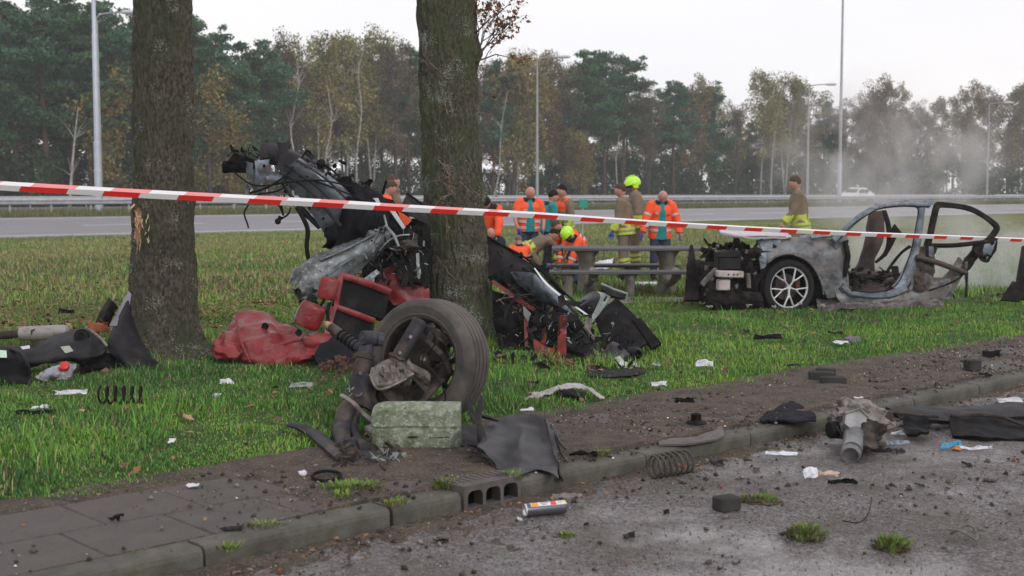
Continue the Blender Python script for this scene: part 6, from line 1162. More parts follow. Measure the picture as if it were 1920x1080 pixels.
cpart('blued_patch', lambda b: (ssheet(b, [[(1740, 462, -.06), (1750, 462, -.06)], [(1742, 480, -.06), (1750, 482, -.06)]], .02, 4, .02, 7, 18)), MB_['blue'])
cpart('diagonal_brace', lambda b: stube(b, [(1718, 482, -.05), (1750, 490, -.08), (1785, 502, -.08), (1812, 512, -.05)], [.045, .05, .05, .04], 8, .7), MB_['rustb'])
cpart('thin_edge', lambda b: (stube(b, [(1742, 545, -.02), (1790, 527, -.02), (1812, 508, -.02)], .012), stube(b, [(1812, 505), (1812, 530), (1812, 556)], [.02, .015, .015]), stube(b, [(1778, 548), (1786, 552), (1790, 560)], .008)), MB_['char'])
cpart('hanging_strip', lambda b: ssheet(b, [[(1808, 490), (1814, 490)], [(1809, 520), (1815, 520)], [(1811, 560), (1815, 560)]], .01, 5, .02, 8, 19), MB_['ash'])
# far side and inside
cpart('far_pillar', lambda b: ssheet(b, [[(1632, 398, 1.3), (1658, 394, 1.3)], [(1626, 440, 1.3), (1656, 445, 1.3)], [(1612, 490, 1.3), (1640, 488, 1.3)], [(1596, 515, 1.3), (1640, 510, 1.3)]], .05, 6, .03, 4, 20), MB_['rustb'])
cpart('seat_mirror', lambda b: ssheet(b, [[(1668, 436, .8), (1678, 420, .8)], [(1676, 446, .8), (1690, 436, .8)]], .02, 4, .01, 5, 21), MB_['char'])
cpart('seat_frame', lambda b: (stube(b, [(1658, 396, 1.1), (1665, 420, 1.0), (1668, 450, 1.0), (1660, 475, 1.0), (1642, 492, 1.0)], [.03, .035, .04, .03, .02])), MB_['char'])
cpart('seat_frame', lambda b: (stube(b, [(1678, 442, .8), (1670, 462, .8), (1660, 480, .8)], [.03, .02, .015])), MB_['char'])
cpart('seat_frame', lambda b: (stube(b, [(1706, 462, .5), (1690, 474, .5), (1672, 496, .5), (1662, 512, .5)], [.025, .02, .02, .02])), MB_['char'])
cpart('burnt_floor', lambda b: (b.sheet([[P2(.9, .1, .3), P2(1.3, .1, .36), P2(1.7, .1, .36), P2(2.2, .1, .32)], [P2(.9, .7, .45), P2(1.3, .7, .42), P2(1.7, .7, .5), P2(2.2, .7, .42)], [P2(.9, 1.4, .5), P2(1.3, 1.4, .48), P2(1.7, 1.4, .5), P2(2.2, 1.4, .4)]], .05, 6, .09, 4, 22, ex='w')), MB_['rustb'])
def fl(b):
    g = random.Random(31)
    for i in range(90): s = g.uniform(.03, .13); b.tube([P2(g.uniform(.9, 2.1), g.uniform(.05, 1.3), g.uniform(.38, .58)) for _ in range(1)] * 1 + [P2(g.uniform(.9, 2.1), g.uniform(.05, 1.3), g.uniform(.38, .55))], s * .08, 5)
    for i in range(90): s = g.uniform(.03, .12); b.box(P2(g.uniform(.9, 2.1), g.uniform(.05, 1.3), g.uniform(.36, .55)), (s, s, s * .6), (i, i, i), jit=s * .4)
cpart('burnt_interior_bits', fl, MB_['char'], smooth=False, kind='stuff')
cpart('far_sill', lambda b: b.bbox(P2(1.4, 1.55, .35), (2.9, .12, .16), .03, (0, 0, CYAW)), MB_['rustb'])
cpart('ash_heap', lambda b: (ssheet(b, [[(1530, 566, .2), (1600, 562, .2), (1700, 558, .2), (1760, 558, .2)], [(1534, 578, -.1), (1600, 576, -.15), (1700, 572, -.15), (1770, 572, -.1)]], .06, 7, .07, 5, 23), scatter_bits(b, (1535, 560, 1765, 578, 16.2, 17.2), 90, .02, .09, 122)), MB_['ash'], smooth=False, kind='stuff')
BF = empty('burnt_bumper_corner', G(1300, 566, .15), 'tall pointed black bumper piece standing in front of the burnt car', 'car part')
for fn in (lambda b: (b.sheet([[(1293, 460, 16.3), (1299, 458, 16.3)], [(1289, 490, 16.2), (1304, 488, 16.2)], [(1286, 530, 16.1), (1308, 530, 16.1)], [(1284, 562, 16.0), (1312, 564, 16.0)]], .06, 6, .02, 5, 24)),): cpart('upright', fn, MB_['char'], parent=BF)
cpart('side_arm', lambda b: (b.sheet([[(1304, 496, 16.25), (1325, 484, 16.25), (1336, 482, 16.3)], [(1308, 512, 16.2), (1324, 502, 16.2), (1338, 490, 16.3)], [(1308, 550, 16.1), (1318, 530, 16.1), (1326, 508, 16.2)]], .05, 5, .03, 6, 25)), MB_['char'], parent=BF)
RB = empty('black_wing_fragment', G(1900, 560, .15), 'upright black body fragment cut off by the right picture edge', 'car part')
cpart('fin', lambda b: b.sheet([[(1916, 462, 16.8), (1950, 455, 16.8)], [(1910, 495, 16.7), (1950, 495, 16.6)], [(1904, 530, 16.6), (1950, 530, 16.5)], [(1900, 560, 16.5), (1950, 565, 16.4)]], .04, 6, .02, 4, 26), MB_['char'], parent=RB)
cpart('skirt', lambda b: b.sheet([[(1898, 527, 16.5), (1908, 530, 16.45)], [(1886, 545, 16.45), (1910, 545, 16.4)], [(1876, 562, 16.4), (1912, 566, 16.35)]], .03, 6, .02, 4, 27), MB_['char'], parent=RB)

# ================================================================== picnic table
M['conc'] = mat('weathered_concrete', (.26, .245, .2), (.13, .12, .095), 6, .9, bump=.4, bsc=40); M['plank'] = mat('grey_table_plank', (.12, .12, .125), (.07, .07, .075), 4, .8, stretch=(.3, 6, 6), bump=.2)
TY_ = 18.6; tx0, tx1 = P(1030, 500, TY_)[0], P(1312, 500, TY_)[0]; tz = .12
TB = empty('picnic_table', ((tx0 + tx1) / 2, TY_, tz), 'grey plank picnic table with benches on concrete pedestals', 'picnic table')
def tpart(name, fn, m, **kw): mb = MB(); fn(mb); return mb.build(name, m, parent=TB, **kw)
for k in range(4): tpart('table_plank', lambda b: b.bbox(((tx0 + tx1) / 2 + .01 * k, TY_ - .3 + k * .2, .79), (tx1 - tx0, .19, .045), .008), M['plank'])
for sy, zz in ((-.72, .49), (.72, .5)):
    for k in (-1, 1): tpart('bench_plank', lambda b: b.bbox(((tx0 + tx1) / 2 - .12, TY_ + sy + k * .1, zz), (tx1 - tx0 - .2, .18, .045), .008), M['plank'])
for px in (1100, 1250):
    x = P(px, 500, TY_)[0]
    tpart('pedestal', lambda b: (b.tube([(x, TY_, tz - .1), (x, TY_, .3), (x, TY_, .5), (x, TY_, .66), (x, TY_, .765)], [(.16, .2), (.13, .2), (.11, .22), (.12, .3), (.2, .38)], 20, smooth=3, up=(0, 1, 0))), M['conc'])
    for sy in (-1, 1):
        tpart('bench_arm', lambda b: b.tube([(x, TY_ + sy * .15, .3), (x + .02, TY_ + sy * .4, .32), (x + .05, TY_ + sy * .62, .4), (x + .05, TY_ + sy * .72, .465)], [(.06, .06), (.05, .05), (.06, .05), (.07, .12)], 10, smooth=3), M['conc'])
for px in (1066, 1182):
    for sy in (-.72, .72):
        x = P(px, 500, TY_ + sy)[0]; tpart('bench_leg', lambda b: b.tube([(x, TY_ + sy, tz - .1), (x, TY_ + sy, .3), (x, TY_ + sy, .47)], [(.075, .12), (.06, .12), (.1, .16)], 14, smooth=3, up=(0, 1, 0)), M['conc'])
acsheet('footpath', np.arange(12, 17.6, .3), np.arange(10.35, 11.1, .15), lambda a, c, x, y: HG(x, y) + .028 + .004 * vn(x, y, .1, 70), mat('pinkish_path', (.17, .14, .135), (.11, .09, .088), 6, .85, bump=.2)) if False else None
pth = MB(); xs = np.linspace(P(1080, 570, 16.8)[0], P(1330, 570, 16.8)[0], 14)
V = []; F = []
for i, x in enumerate(xs):
    for j, y in enumerate((16.75, 17.05, 17.35, 17.6)): V.append((x, y, float(HG(x, y)) + .03))
for i in range(13):
    for j in range(3): F.append((i * 4 + j, i * 4 + 4 + j, i * 4 + 5 + j, i * 4 + 1 + j))
link('footpath', mesh_np('footpath', V, F, mat('pinkish_path', (.2, .165, .16), (.13, .105, .1), 6, .85, bump=.2)), kind='structure')
# small green marker sign by the rail
mk = P(1094, 382, 42); sg = empty('marker_sign', (mk[0], 42, .1), 'small teal green marker plate beside the brown jacketed rescuer', 'sign')
mb = MB(); mb.bbox(mk, (.28, .03, .28), .01); mb.build('plate', mat('teal_sign', (.01, .3, .2), (.01, .24, .16), 3, .5), parent=sg)
mb = MB(); mb.tube([(mk[0] - .02, 42.03, .1), (mk[0] - .02, 42.03, mk[2])], .02, 8); mb.build('post', M['galv'], parent=sg)
# bag and sheet by the table
bag = empty('rescue_bag', G(1210, 548, .15) * np.array([1, 1, 1]), 'lime and white rescue case on the grass under the bench', 'case')
mb = MB(); mb.bbox(P(1212, 540, 20.2), (.42, .2, .1), .02); mb.build('case_body', mat('lime_fabric', (.3, .65, .02), (.22, .5, .015), 4, .6), parent=bag)
mb = MB(); mb.bbox(P(1212, 532, 20.2), (.46, .24, .05), .015); mb.box(P(1226, 540, 20.08), (.03, .02, .1)); mb.build('case_lid', MM['white'], parent=bag)
sh = empty('white_sheet', P(1135, 492, 20.3), 'crumpled white sheet beyond the picnic bench', 'sheet')
mb = MB(); mb.sheet([[(1112, 494, 20.3), (1130, 488, 20.4), (1150, 486, 20.5)], [(1108, 500, 20.2), (1130, 496, 20.2), (1148, 494, 20.3)], [(1106, 506, 20.2), (1130, 505, 20.1), (1152, 503, 20.2)]], .01, 6, .05, 5, 30); mb.build('cloth', MM['white'], parent=sh)
# passing car on the motorway
kx = (1602 - 960) / FPX; vy = 71 / (.73 - .683 * kx); vx = kx * vy; vz = .6
VC = empty('passing_car', (vx, vy, vz), 'white car blurred by smoke driving past on the motorway', 'car')
def vbox(sc_): pass
def carbody(b):
    prof = [(-2.2, .3, .82), (-2.15, .62, .86), (-1.5, .86, .88), (-.9, .95, .88), (-.3, 1.42, .72), (.5, 1.52, .7), (1.2, 1.45, .7), (1.9, 1.02, .84), (2.2, .9, .86), (2.25, .45, .86)]
    V = []; F = []
    for (x, z, w_) in prof: V += [(x, -w_, z * .0 + .28), (x, -w_ - .02, min(z, .8)), (x, -w_ * (.84 if z > 1 else 1), z), (x, w_ * (.84 if z > 1 else 1), z), (x, w_ + .02, min(z, .8)), (x, w_, .28)]
    n = len(prof)
    for i in range(n - 1):
        for j in range(6): k = (j + 1) % 6; F.append((i * 6 + j, i * 6 + 6 + j, i * 6 + 6 + k, i * 6 + k))
    F += [tuple(range(6)), tuple(range(n * 6 - 1, n * 6 - 7, -1))]; b.add([np.array(v) for v in V], F)
def vpart(name, fn, m, par=None):
    mb = MB(); fn(mb); c, s_ = U[0], U[1]; Rm = np.array([[c, -s_, 0], [s_, c, 0], [0, 0, 1]]); mb.V = [Rm @ v + np.array([vx, vy, vz]) for v in mb.V]; return mb.build(name, m, parent=par or VC)
vpart('body', carbody, mat('white_car_paint', (.8, .8, .8), (.76, .76, .77), 1, .25, coat=.5))
vpart('side_window', lambda b: (b.box((-.15, -.86, 1.15), (.75, .02, .36)), ), MM['glassd']); vpart('side_window', lambda b: (b.box((.72, -.86, 1.15), (.8, .02, .34)), ), MM['glassd'])
vpart('windscreen', lambda b: b.box((-.68, 0, 1.2), (.03, 1.3, .5), (0, .85, 0)), MM['glassd'])
for q in (-1.4, 1.4): vpart('wheel', lambda b: b.lathe((q, -.84, .32), (0, -1, 0), [(0, .05), (.2, .05), (.32, .04), (.32, -.15)], 24), MM['tyre'])
# ================================================================== people
PM = {'skin': mat('skin', (.5, .28, .21), (.42, .22, .16), 6, .55), 'skin2': mat('ruddy_skin', (.52, .27, .22), (.42, .2, .16), 6, .5),
 'eye': mat('eye', (.03, .02, .02), None, 5, .3), 'hairb': mat('brown_hair', (.085, .05, .03), (.04, .025, .018), 20, .8, bump=.5), 'haird': mat('dark_hair', (.025, .02, .02), (.012, .01, .01), 20, .8, bump=.5),
 'hairg': mat('grey_hair', (.16, .14, .13), (.09, .08, .075), 20, .8, bump=.5), 'hvo': mat('orange_hi_vis', (.95, .11, .025), (.85, .08, .02), 4, .7, bump=.25, bsc=12),
 'teal': mat('teal_shirt', (.02, .25, .27), (.015, .19, .2), 5, .8, bump=.2), 'navy': mat('navy_trousers', (.03, .045, .1), (.02, .03, .07), 5, .85, bump=.2),
 'tan': mat('tan_fire_coat', (.22, .17, .115), (.14, .11, .075), 6, .85, bump=.3, bsc=14), 'yel': mat('yellow_band', (.55, .65, .08), (.45, .5, .08), 14, .7), 'refl': mat('silver_reflective_tape', (.55, .55, .54), (.42, .42, .42), 12, .4),
 'helm': mat('fluorescent_helmet', (.5, .95, .03), (.45, .85, .03), 3, .3, coat=.4), 'visor': mat('dark_visor', (.015, .017, .02), None, 3, .2), 'boot': mat('black_boot', (.02, .02, .02), None, 5, .6),
 'glove': mat('blue_glove', (.03, .14, .42), (.02, .1, .3), 6, .5), 'glovep': mat('violet_glove', (.12, .1, .5), (.08, .07, .35), 6, .5), 'red': mat('red_patch', (.6, .05, .04), None, 5, .7), 'lime': mat('lime_overtrousers', (.42, .5, .06), (.3, .36, .05), 6, .8),
 'dcoat': mat('dark_navy_coat', (.03, .035, .055), (.02, .022, .035), 6, .8), 'mask': mat('grey_mask', (.3, .32, .36), None, 8, .6)}
def remesh(mb, vox, smooth=3):
    me = mesh_np('tmp', mb.V, mb.F, PM['skin']); o = bpy.data.objects.new('tmp', me); C.objects.link(o)
    md = o.modifiers.new('r', 'REMESH'); md.mode = 'VOXEL'; md.voxel_size = vox
    if smooth: sm = o.modifiers.new('s', 'SMOOTH'); sm.factor = .5; sm.iterations = smooth
    dg = bpy.context.evaluated_depsgraph_get(); ev = o.evaluated_get(dg); m2 = ev.to_mesh()
    n = len(m2.vertices); V = np.empty(n * 3); m2.vertices.foreach_get('co', V); F = [tuple(p.vertices) for p in m2.polygons]; ev.to_mesh_clear()
    bpy.data.objects.remove(o); bpy.data.meshes.remove(me); return V.reshape(-1, 3), F
def nrm(v): v = np.array(v, float); return v / np.linalg.norm(v)
def person(label, px, Y, head, top=None, lean=0., hp=.92, nod=.1, turn=0., arms=None, legs='stand', coat='hvo', trou='navy', hair='hairb', helmet=False, shirt=None, gloves=None, bands='refl', scale=1., long_=.0, short=False, skin='skin', turnout=False, vest=False, group='rescue workers at the crash site'):
    X = P(px, 400, Y)[0]; z0 = float(HG(X, Y)); loc = np.array([X, Y, z0]); ch, sh_ = math.cos(head), math.sin(head)
    Rm = np.array([[ch, -sh_, 0], [sh_, ch, 0], [0, 0, 1]])
    dirt = nrm((0, math.sin(lean), math.cos(lean))); nd = lean + nod; dh = nrm((0, math.sin(nd), math.cos(nd)))
    hip = np.array([0, 0, hp]); chest = hip + dirt * .3; neck = hip + dirt * .5; hc = neck + dirt * .02 + dh * .14
    if top is not None:   # shift the figure's scale so that the head top meets the given picture height
        zt = P(px, top, Y)[2] - z0; scale = zt / (hc[2] + .11)
    fr = np.array([0, math.cos(nd), -math.sin(nd)]); rt = np.array([1., 0, 0])
    if turn: ct, st = math.cos(turn), math.sin(turn); rt, fr = rt * ct + fr * st, fr * ct - rt * st
    sho = [neck - dirt * .05 + np.array([s * .185, 0, 0]) for s in (-1, 1)]
    arms = arms or [((-.2, .0, -1), (.15, .5, -1)), ((.2, .05, -1), (-.1, .6, -1))]
    el = [sho[i] + nrm(arms[i][0]) * .29 for i in (0, 1)]; wr = [el[i] + nrm(arms[i][1]) * .25 for i in (0, 1)]
    hips = [hip + np.array([s * .09, 0, -.02]) for s in (-1, 1)]
    if legs == 'stand': kn = [np.array([s * .11, .03, hp * .52]) for s in (-1, 1)]; an = [np.array([s * .12, -.02, .08]) for s in (-1, 1)]
    elif legs == 'walk': kn = [np.array([-.1, .12, hp * .52]), np.array([.1, -.05, hp * .52])]; an = [np.array([-.1, .16, .08]), np.array([.1, -.28, .1])]
    elif legs == 'kneel': kn = [np.array([-.13, .33, .08]), np.array([.13, .36, .1])]; an = [np.array([-.12, -.08, .08]), np.array([.12, -.06, .08])]
    elif legs == 'squat': kn = [np.array([-.17, .36, hp * .95]), np.array([.17, .36, hp * .95])]; an = [np.array([-.15, .05, .08]), np.array([.15, .05, .08])]
    else: kn = [np.array([-.14, .2, hp * .52]), np.array([.14, .2, hp * .52])]; an = [np.array([-.15, -.02, .08]), np.array([.15, -.02, .08])]
    ft = [a + np.array([0, .17, -.045]) if legs != 'kneel' else a + np.array([0, -.14, -.03]) for a in an]
    up = (1, 0, 0)
    def tb(b, pts, r, seg=14): b.tube(pts, r, seg, smooth=2)
    # ---- body
    b = MB()
    tb(b, [hip - dirt * .05, hip + dirt * .12, chest, neck - dirt * .06], [.13, .12, .14, .1]); tb(b, [neck - dirt * .08, neck + dirt * .02, hc - dh * .05], [.06, .052, .052])
    for i in (0, 1):
        tb(b, [neck - dirt * .07, sho[i]], [.07, .055]); tb(b, [sho[i], el[i], wr[i]], [.05, .037, .026]); tb(b, [hips[i], kn[i], an[i]], [.08, .052, .036]); tb(b, [an[i], (an[i] + ft[i]) / 2, ft[i]], [.035, .033, .025])
    b.blob(hc, (.084, .1, .118), (-nd, 0, turn), 3); b.blob(hc + fr * .03 - dh * .06, (.055, .06, .055), (-nd, 0, turn), 2)
    b.tube([hc + fr * .088 + dh * .012, hc + fr * .108 - dh * .022, hc + fr * .09 - dh * .028], [.008, .014, .01], 6)
    b.blob(hc + fr * .084 - dh * .055, (.026, .014, .012), sub=1); b.tube([hc + fr * .084 + dh * .03 - rt * .045, hc + fr * .09 + dh * .03, hc + fr * .084 + dh * .03 + rt * .045], .009, 6)
    for s in (-1, 1): b.blob(hc + rt * s * .079 - dh * .008 - fr * .005, (.012, .02, .03), (-nd, 0, turn), 1)
    V, F = remesh(b, .0125, 2); bb = MB(); bb.add(V, F, 0)
    for s in (-1, 1): bb.mi = 1; bb.blob(hc + fr * .084 + rt * s * .032 + dh * .008, (.011, .007, .006), sub=1)
    bb.mi = 2
    for i in (0, 1):   # hands with five fingers
        s = -1 if i == 0 else 1; d = nrm(wr[i] - el[i]); side = nrm(np.cross(d, (s, .2, 0))); pn = np.cross(d, side)
        bb.tube([wr[i] - d * .01, wr[i] + d * .035, wr[i] + d * .085], [(.026, .02), (.036, .016), (.036, .014)], 10, up=pn)
        for k, (o_, l_) in enumerate(((-.03, .062), (-.01, .075), (.01, .07), (.029, .055))):
            a = wr[i] + d * .08 + side * o_; bb.tube([a, a + d * l_ * .5 + pn * .004, a + d * l_ * .85 + pn * .016 * s], [.0095, .0085, .006], 6)
        a = wr[i] + d * .03 - side * .03; bb.tube([a, a + d * .03 - side * .02, a + d * .06 - side * .024 + pn * .01], [.012, .0105, .008], 6)
    e = empty('person', loc, label, 'person', group)
    def fin(mb, name, mats, **kw):
        mb.V = [Rm @ (np.array(v) * scale) + loc for v in mb.V]; return mb.build(name, mats, parent=e, **kw)
    fin(bb, 'body', [PM[skin], PM['eye'], PM[gloves] if gloves else PM[skin]], ang=180)
    # ---- trousers, boots
    b = MB(); tb(b, [hip + dirt * .06, hip - dirt * .07], [(.155, .13), (.16, .135)], 18) if False else b.tube([hip + dirt * .08, hip - dirt * .02, hip - dirt * .1], [(.15, .115), (.165, .13), (.14, .12)], 18, up=(0, 1, 0))
    for i in (0, 1): tb(b, [hips[i], (hips[i] + kn[i]) / 2, kn[i], (kn[i] * .4 + an[i] * .6), an[i] + (kn[i] - an[i]) * .08], [.1, .094, .078, .075, .072])
    V, F = remesh(b, .018, 2); t_ = MB(); t_.add(V, F); fin(t_, 'trousers', [PM[trou]], ang=180)
    for i in (0, 1): b = MB(); b.tube([an[i] + (kn[i] - an[i]) * .25, an[i], an[i] + np.array([0, .02, -.02]), (an[i] + ft[i]) / 2, ft[i]], [.055, .052, .05, .048, .035], 12, smooth=2); fin(b, 'boot', [PM['boot']], ang=180)
    if turnout:
        b = MB()
        for i in (0, 1):
            for t in (.3, .5): c_ = kn[i] * (1 - t) + an[i] * t; d = nrm(an[i] - kn[i]); b.tube([c_ - d * .025, c_ + d * .025], .083, 14, cap=False)
        fin(b, 'leg_band', [PM['yel']], kind='stuff')
    # ---- jacket
    b = MB(); bot = hip - dirt * (.06 + long_)
    b.tube([bot, hip + dirt * .05, chest - dirt * .05, chest + dirt * .08, neck - dirt * .05, neck + dirt * .0], [(.225, .175), (.205, .165), (.205, .16), (.215, .155), (.185, .115), (.085, .08)], 22, up=(0, 1, 0), smooth=2)
    for i in (0, 1):
        a = sho[i] + np.array([-.05 * (1 if i else -1), 0, 0]); e_ = el[i] if not short else (sho[i] * .3 + el[i] * .7)
        if short: tb(b, [a, sho[i], e_], [.085, .078, .07])
        else: tb(b, [a, sho[i], (sho[i] + el[i]) / 2, el[i], (el[i] + wr[i]) / 2, wr[i] - nrm(wr[i] - el[i]) * .01], [.095, .092, .08, .072, .066, .058])
    b.tube([neck - dirt * .05, neck + dirt * .035 - fr * .01], [(.085, .08), (.072, .066)], 16, up=(0, 1, 0))
    g = random.Random(int(px)); 
    V, F = remesh(b, .016, 1)
    Vn = np.array(V); 
    for k in range(len(Vn)):   # cloth folds
        p = Vn[k]; q = Vector((p[0] * 6, p[1] * 6, p[2] * 11 + px)); Vn[k] = p + (p - (hip + dirt * np.dot(p - hip, dirt))) * .05 * mn.noise(q) + np.array([0, 0, .004 * mn.noise(q * 2)])
    j = MB(); j.add(Vn, F); cen = np.array([Vn[list(f)].mean(0) for f in F]); up_t = (cen - hip) @ dirt; x_ = cen[:, 0]; frn = (cen - hip) @ np.array([0, math.cos(lean), -math.sin(lean)])
    mi = np.zeros(len(F), int)
    if shirt: mi[(np.abs(x_) < .045 + .11 * np.clip(.4 - up_t, 0, .5)) & (frn > .04)] = 1; mi[(up_t > .46) & (np.abs(x_) < .085)] = 1
    mats = [PM[coat], PM[shirt] if shirt else PM['dcoat']]
    if coat == 'tan': mats = [PM['tan'], PM['yel'], PM['hvo']]; mi[(up_t < .13) & (np.sin(x_ * 60 + cen[:, 2] * 25) > -.45)] = 1; (vest and mi.__setitem__((up_t > .3) & (np.abs(x_) < .2), 2))
    if coat == 'hvo' and not shirt: mi[(up_t > .47) & (np.linalg.norm(cen - hc, axis=1) < .22)] = 1
    j.M = list(mi); fin(j, 'jacket', mats, ang=180)
    if coat != 'dcoat' and short is not None:
        b = MB(); n0 = neck + dirt * .0; cr_ = []
        for k in range(15): th = math.pi / 2 + .45 + (2 * math.pi - .9) * k / 14; cr_.append(n0 + np.array([math.cos(th) * .092, math.sin(th) * .085 * math.cos(lean), -math.sin(th) * .085 * math.sin(lean)]))
        b.sheet([[p - dirt * .03 + (p - n0) * .25 for p in cr_], [p + dirt * .03 for p in cr_]], .012, 2, ex='w'); fin(b, 'collar', [PM['dcoat'] if coat != 'tan' else PM['tan']])
    if coat in ('hvo',) and lean < .3:
        for bx_, bz_, sz_ in ((.105, .33, (.06, .012, .03)), (-.1, .3, (.07, .012, .012))):
            b = MB(); cpt = hip + dirt * bz_ + np.array([bx_, .172 * math.cos(lean), -.172 * math.sin(lean)]); b.box(cpt, sz_, (-lean, 0, -.35 * (1 if bx_ > 0 else -1))); fin(b, 'chest_badge', [PM['refl'] if bx_ > 0 else PM['dcoat']])
    # bands: real strips a hair outside the cloth
    def rings(ts, wd, m, nm):
        b = MB()
        for t in ts:
            c_ = hip + dirt * t; ra = (.228, .184)
            for a0, a1 in (((-.5, .5 + math.pi / 2 - .35)) if False else (0, 0),): pass
            n = 36; V = []; F = []
            gap = .33 if shirt else 0
            for k in range(n + 1):
                th = math.pi / 2 + gap + (2 * math.pi - 2 * gap) * k / n; o_ = np.array([math.cos(th) * ra[0], math.sin(th) * ra[1] * math.cos(lean), -math.sin(th) * ra[1] * math.sin(lean)])
                V += [c_ + o_ - dirt * wd, c_ + o_ + dirt * wd]
            for k in range(n): F.append((2 * k, 2 * k + 2, 2 * k + 3, 2 * k + 1))
            b.add(V, F)
        fin(b, nm, [PM[m]], kind='stuff')
    def cuffs(m, nm, ts, r):
        b = MB()
        for i in (0, 1):
            for t in ts: p = el[i] + (wr[i] - el[i]) * t if t > 0 else sho[i] + (el[i] - sho[i]) * (-t); d = nrm(wr[i] - el[i]) if t > 0 else nrm(el[i] - sho[i]); b.tube([p - d * .022, p + d * .022], r + .012 * (1 - abs(t)), 14, cap=False)
        fin(b, nm, [PM[m]], kind='stuff')
    if bands == 'refl': rings((.02, .13), .024, 'refl', 'reflective_band'); (not short) and cuffs('refl', 'sleeve_band', (-.6, .45), .074)
    if bands == 'fire': rings((-.03 - long_ * .5, ), .06, 'yel', 'yellow_hem_band'); rings((-.03 - long_ * .5,), .02, 'refl', 'reflective_band'); cuffs('yel', 'sleeve_band', (.6, .75), .07); b = MB(); b.sheet([[Rm.T @ np.zeros(3) + chest + np.array([.1, .145, .05]), chest + np.array([.15, .12, .05])], [chest + np.array([.1, .15, -.02]), chest + np.array([.16, .12, -.02])]], .006, 2, ex='w'); fin(b, 'red_patch', [PM['red']])
    # ---- hair or helmet
    if hair and not helmet:
        b = MB(); b.blob(hc + dh * .024 - fr * .014, (.091, .104, .106), (-nd, 0, turn), 3, nz_=.06, fr=3, seed=px); V = np.array(b.V); keep = ((V - hc) @ dh) > np.where(((V - hc) @ fr) > .04, .05, np.where(((V - hc) @ fr) > -.02, .0, -.06)); F = [f for f in b.F if all(keep[i] for i in f)]; h_ = MB(); h_.add(V, F); fin(h_, 'hair', [PM[hair]], ang=180)
    if helmet:
        b = MB(); c_ = hc + dh * .03 - fr * .005; b.blob(c_, (.125, .15, .125), (-nd, 0, turn), 3); V = np.array(b.V); keep = ((V - c_) @ dh) > np.where(((V - c_) @ fr) < -.02, -.07, -.012); h_ = MB(); h_.add(V, [f for f in b.F if all(keep[i] for i in f)])
        h_.tube([c_ + fr * (.15 * math.sin(t)) + rt * (.125 * math.cos(t)) + dh * -.012 for t in np.linspace(0, math.pi, 13)], .011, 6); h_.tube([c_ + dh * .12 - fr * .09, c_ + dh * .135, c_ + dh * .115 + fr * .09], [(.02, .008)] * 3, 8)
        for s in (-1, 1): h_.sheet([[c_ + rt * s * .115 + fr * .03 + dh * .0, c_ + rt * s * .115 - fr * .07 + dh * .0], [c_ + rt * s * .11 + fr * .0 - dh * .09, c_ + rt * s * .105 - fr * .08 - dh * .1]], .01, 3, ex='w')
        fin(h_, 'helmet', [PM['helm']], ang=60)
        v = MB(); v.tube([c_ + fr * (.142 * math.sin(t)) + rt * (.118 * math.cos(t)) - dh * .03 for t in np.linspace(.4, math.pi - .4, 11)], [(.006, .02)] * 11, 8); fin(v, 'visor', [PM['visor']])
        s_ = MB(); [s_.tube([c_ + rt * q * .1 + fr * .04 - dh * .04, c_ + rt * q * .08 + fr * .07 - dh * .1, c_ + fr * .06 - dh * .13], .006, 5) for q in (-1, 1)]; fin(s_, 'chin_strap', [PM['visor']])
    return e
L_, R_, FC, BK = R(90), R(-90), R(180), 0.
down = [((-.25, .25, -1), (.15, .5, -.9)), ((.25, .25, -1), (-.15, .5, -.9))]; reach = [((-.2, .6, -1), (.1, .4, -1)), ((.2, .6, -1), (-.1, .4, -1))]
person('bald man in open orange hi-vis coat over teal shirt looking down', 1238, 21.4, FC + .1, 357, lean=.16, nod=.75, arms=[((-.38, .1, -1), (-.12, .25, -1)), ((.38, .1, -1), (.3, .3, -1))], shirt='teal', hair=None, gloves='glovep', skin='skin2', long_=.1)
person('firefighter in tan coat with short brown hair seen in profile beside helmeted colleague', 1172, 21.5, L_ - .2, 345, lean=.1, nod=.15, coat='tan', trou='tan', bands='fire', gloves='glove', turnout=True, long_=.06, arms=[((-.1, .15, -1), (0, .45, -1)), ((.1, -.05, -1), (0, .3, -1))])
person('firefighter wearing bright yellow green helmet standing behind tan coated colleague', 1193, 22.3, L_, 335, lean=.05, nod=.25, coat='tan', trou='tan', bands='fire', helmet=True, gloves='glove', turnout=True)
person('bald man in orange hi-vis vest over teal shirt standing right of the mossy trunk', 990, 21.3, FC + .25, 350, lean=.12, nod=.65, shirt='teal', hair=None, gloves='glovep', skin='skin2', short=True, arms=[((-.3, .1, -1), (.2, .5, -1)), ((.3, .15, -1), (-.15, .7, -.9))])
person('dark haired helper in teal seen from the side behind the vested bald man', 1027, 22.0, R_ + .3, 358, lean=.12, nod=.3, coat='teal', bands=None, hair='haird', gloves='glovep')
person('rescuer in tan coat with orange shoulder vest and short dark hair', 1058, 22.3, L_ + .6, 348, lean=.05, nod=.2, coat='tan', trou='lime', bands='fire', hair='haird', gloves='glove', turnout=True, vest=True)
person('helper in plain orange vest with black hair bowing his head beside the trunk', 917, 21.2, FC - .15, 368, lean=.45, nod=.8, hp=.84, legs='bend', hair='haird', bands=None, arms=reach, skin='skin2')
person('bald person crouching low below the black haired helper in orange', 921, 20.4, FC, 426, lean=.45, nod=.6, hp=.42, legs='squat', hair=None, coat='dcoat', bands=None, arms=reach, skin='skin2')
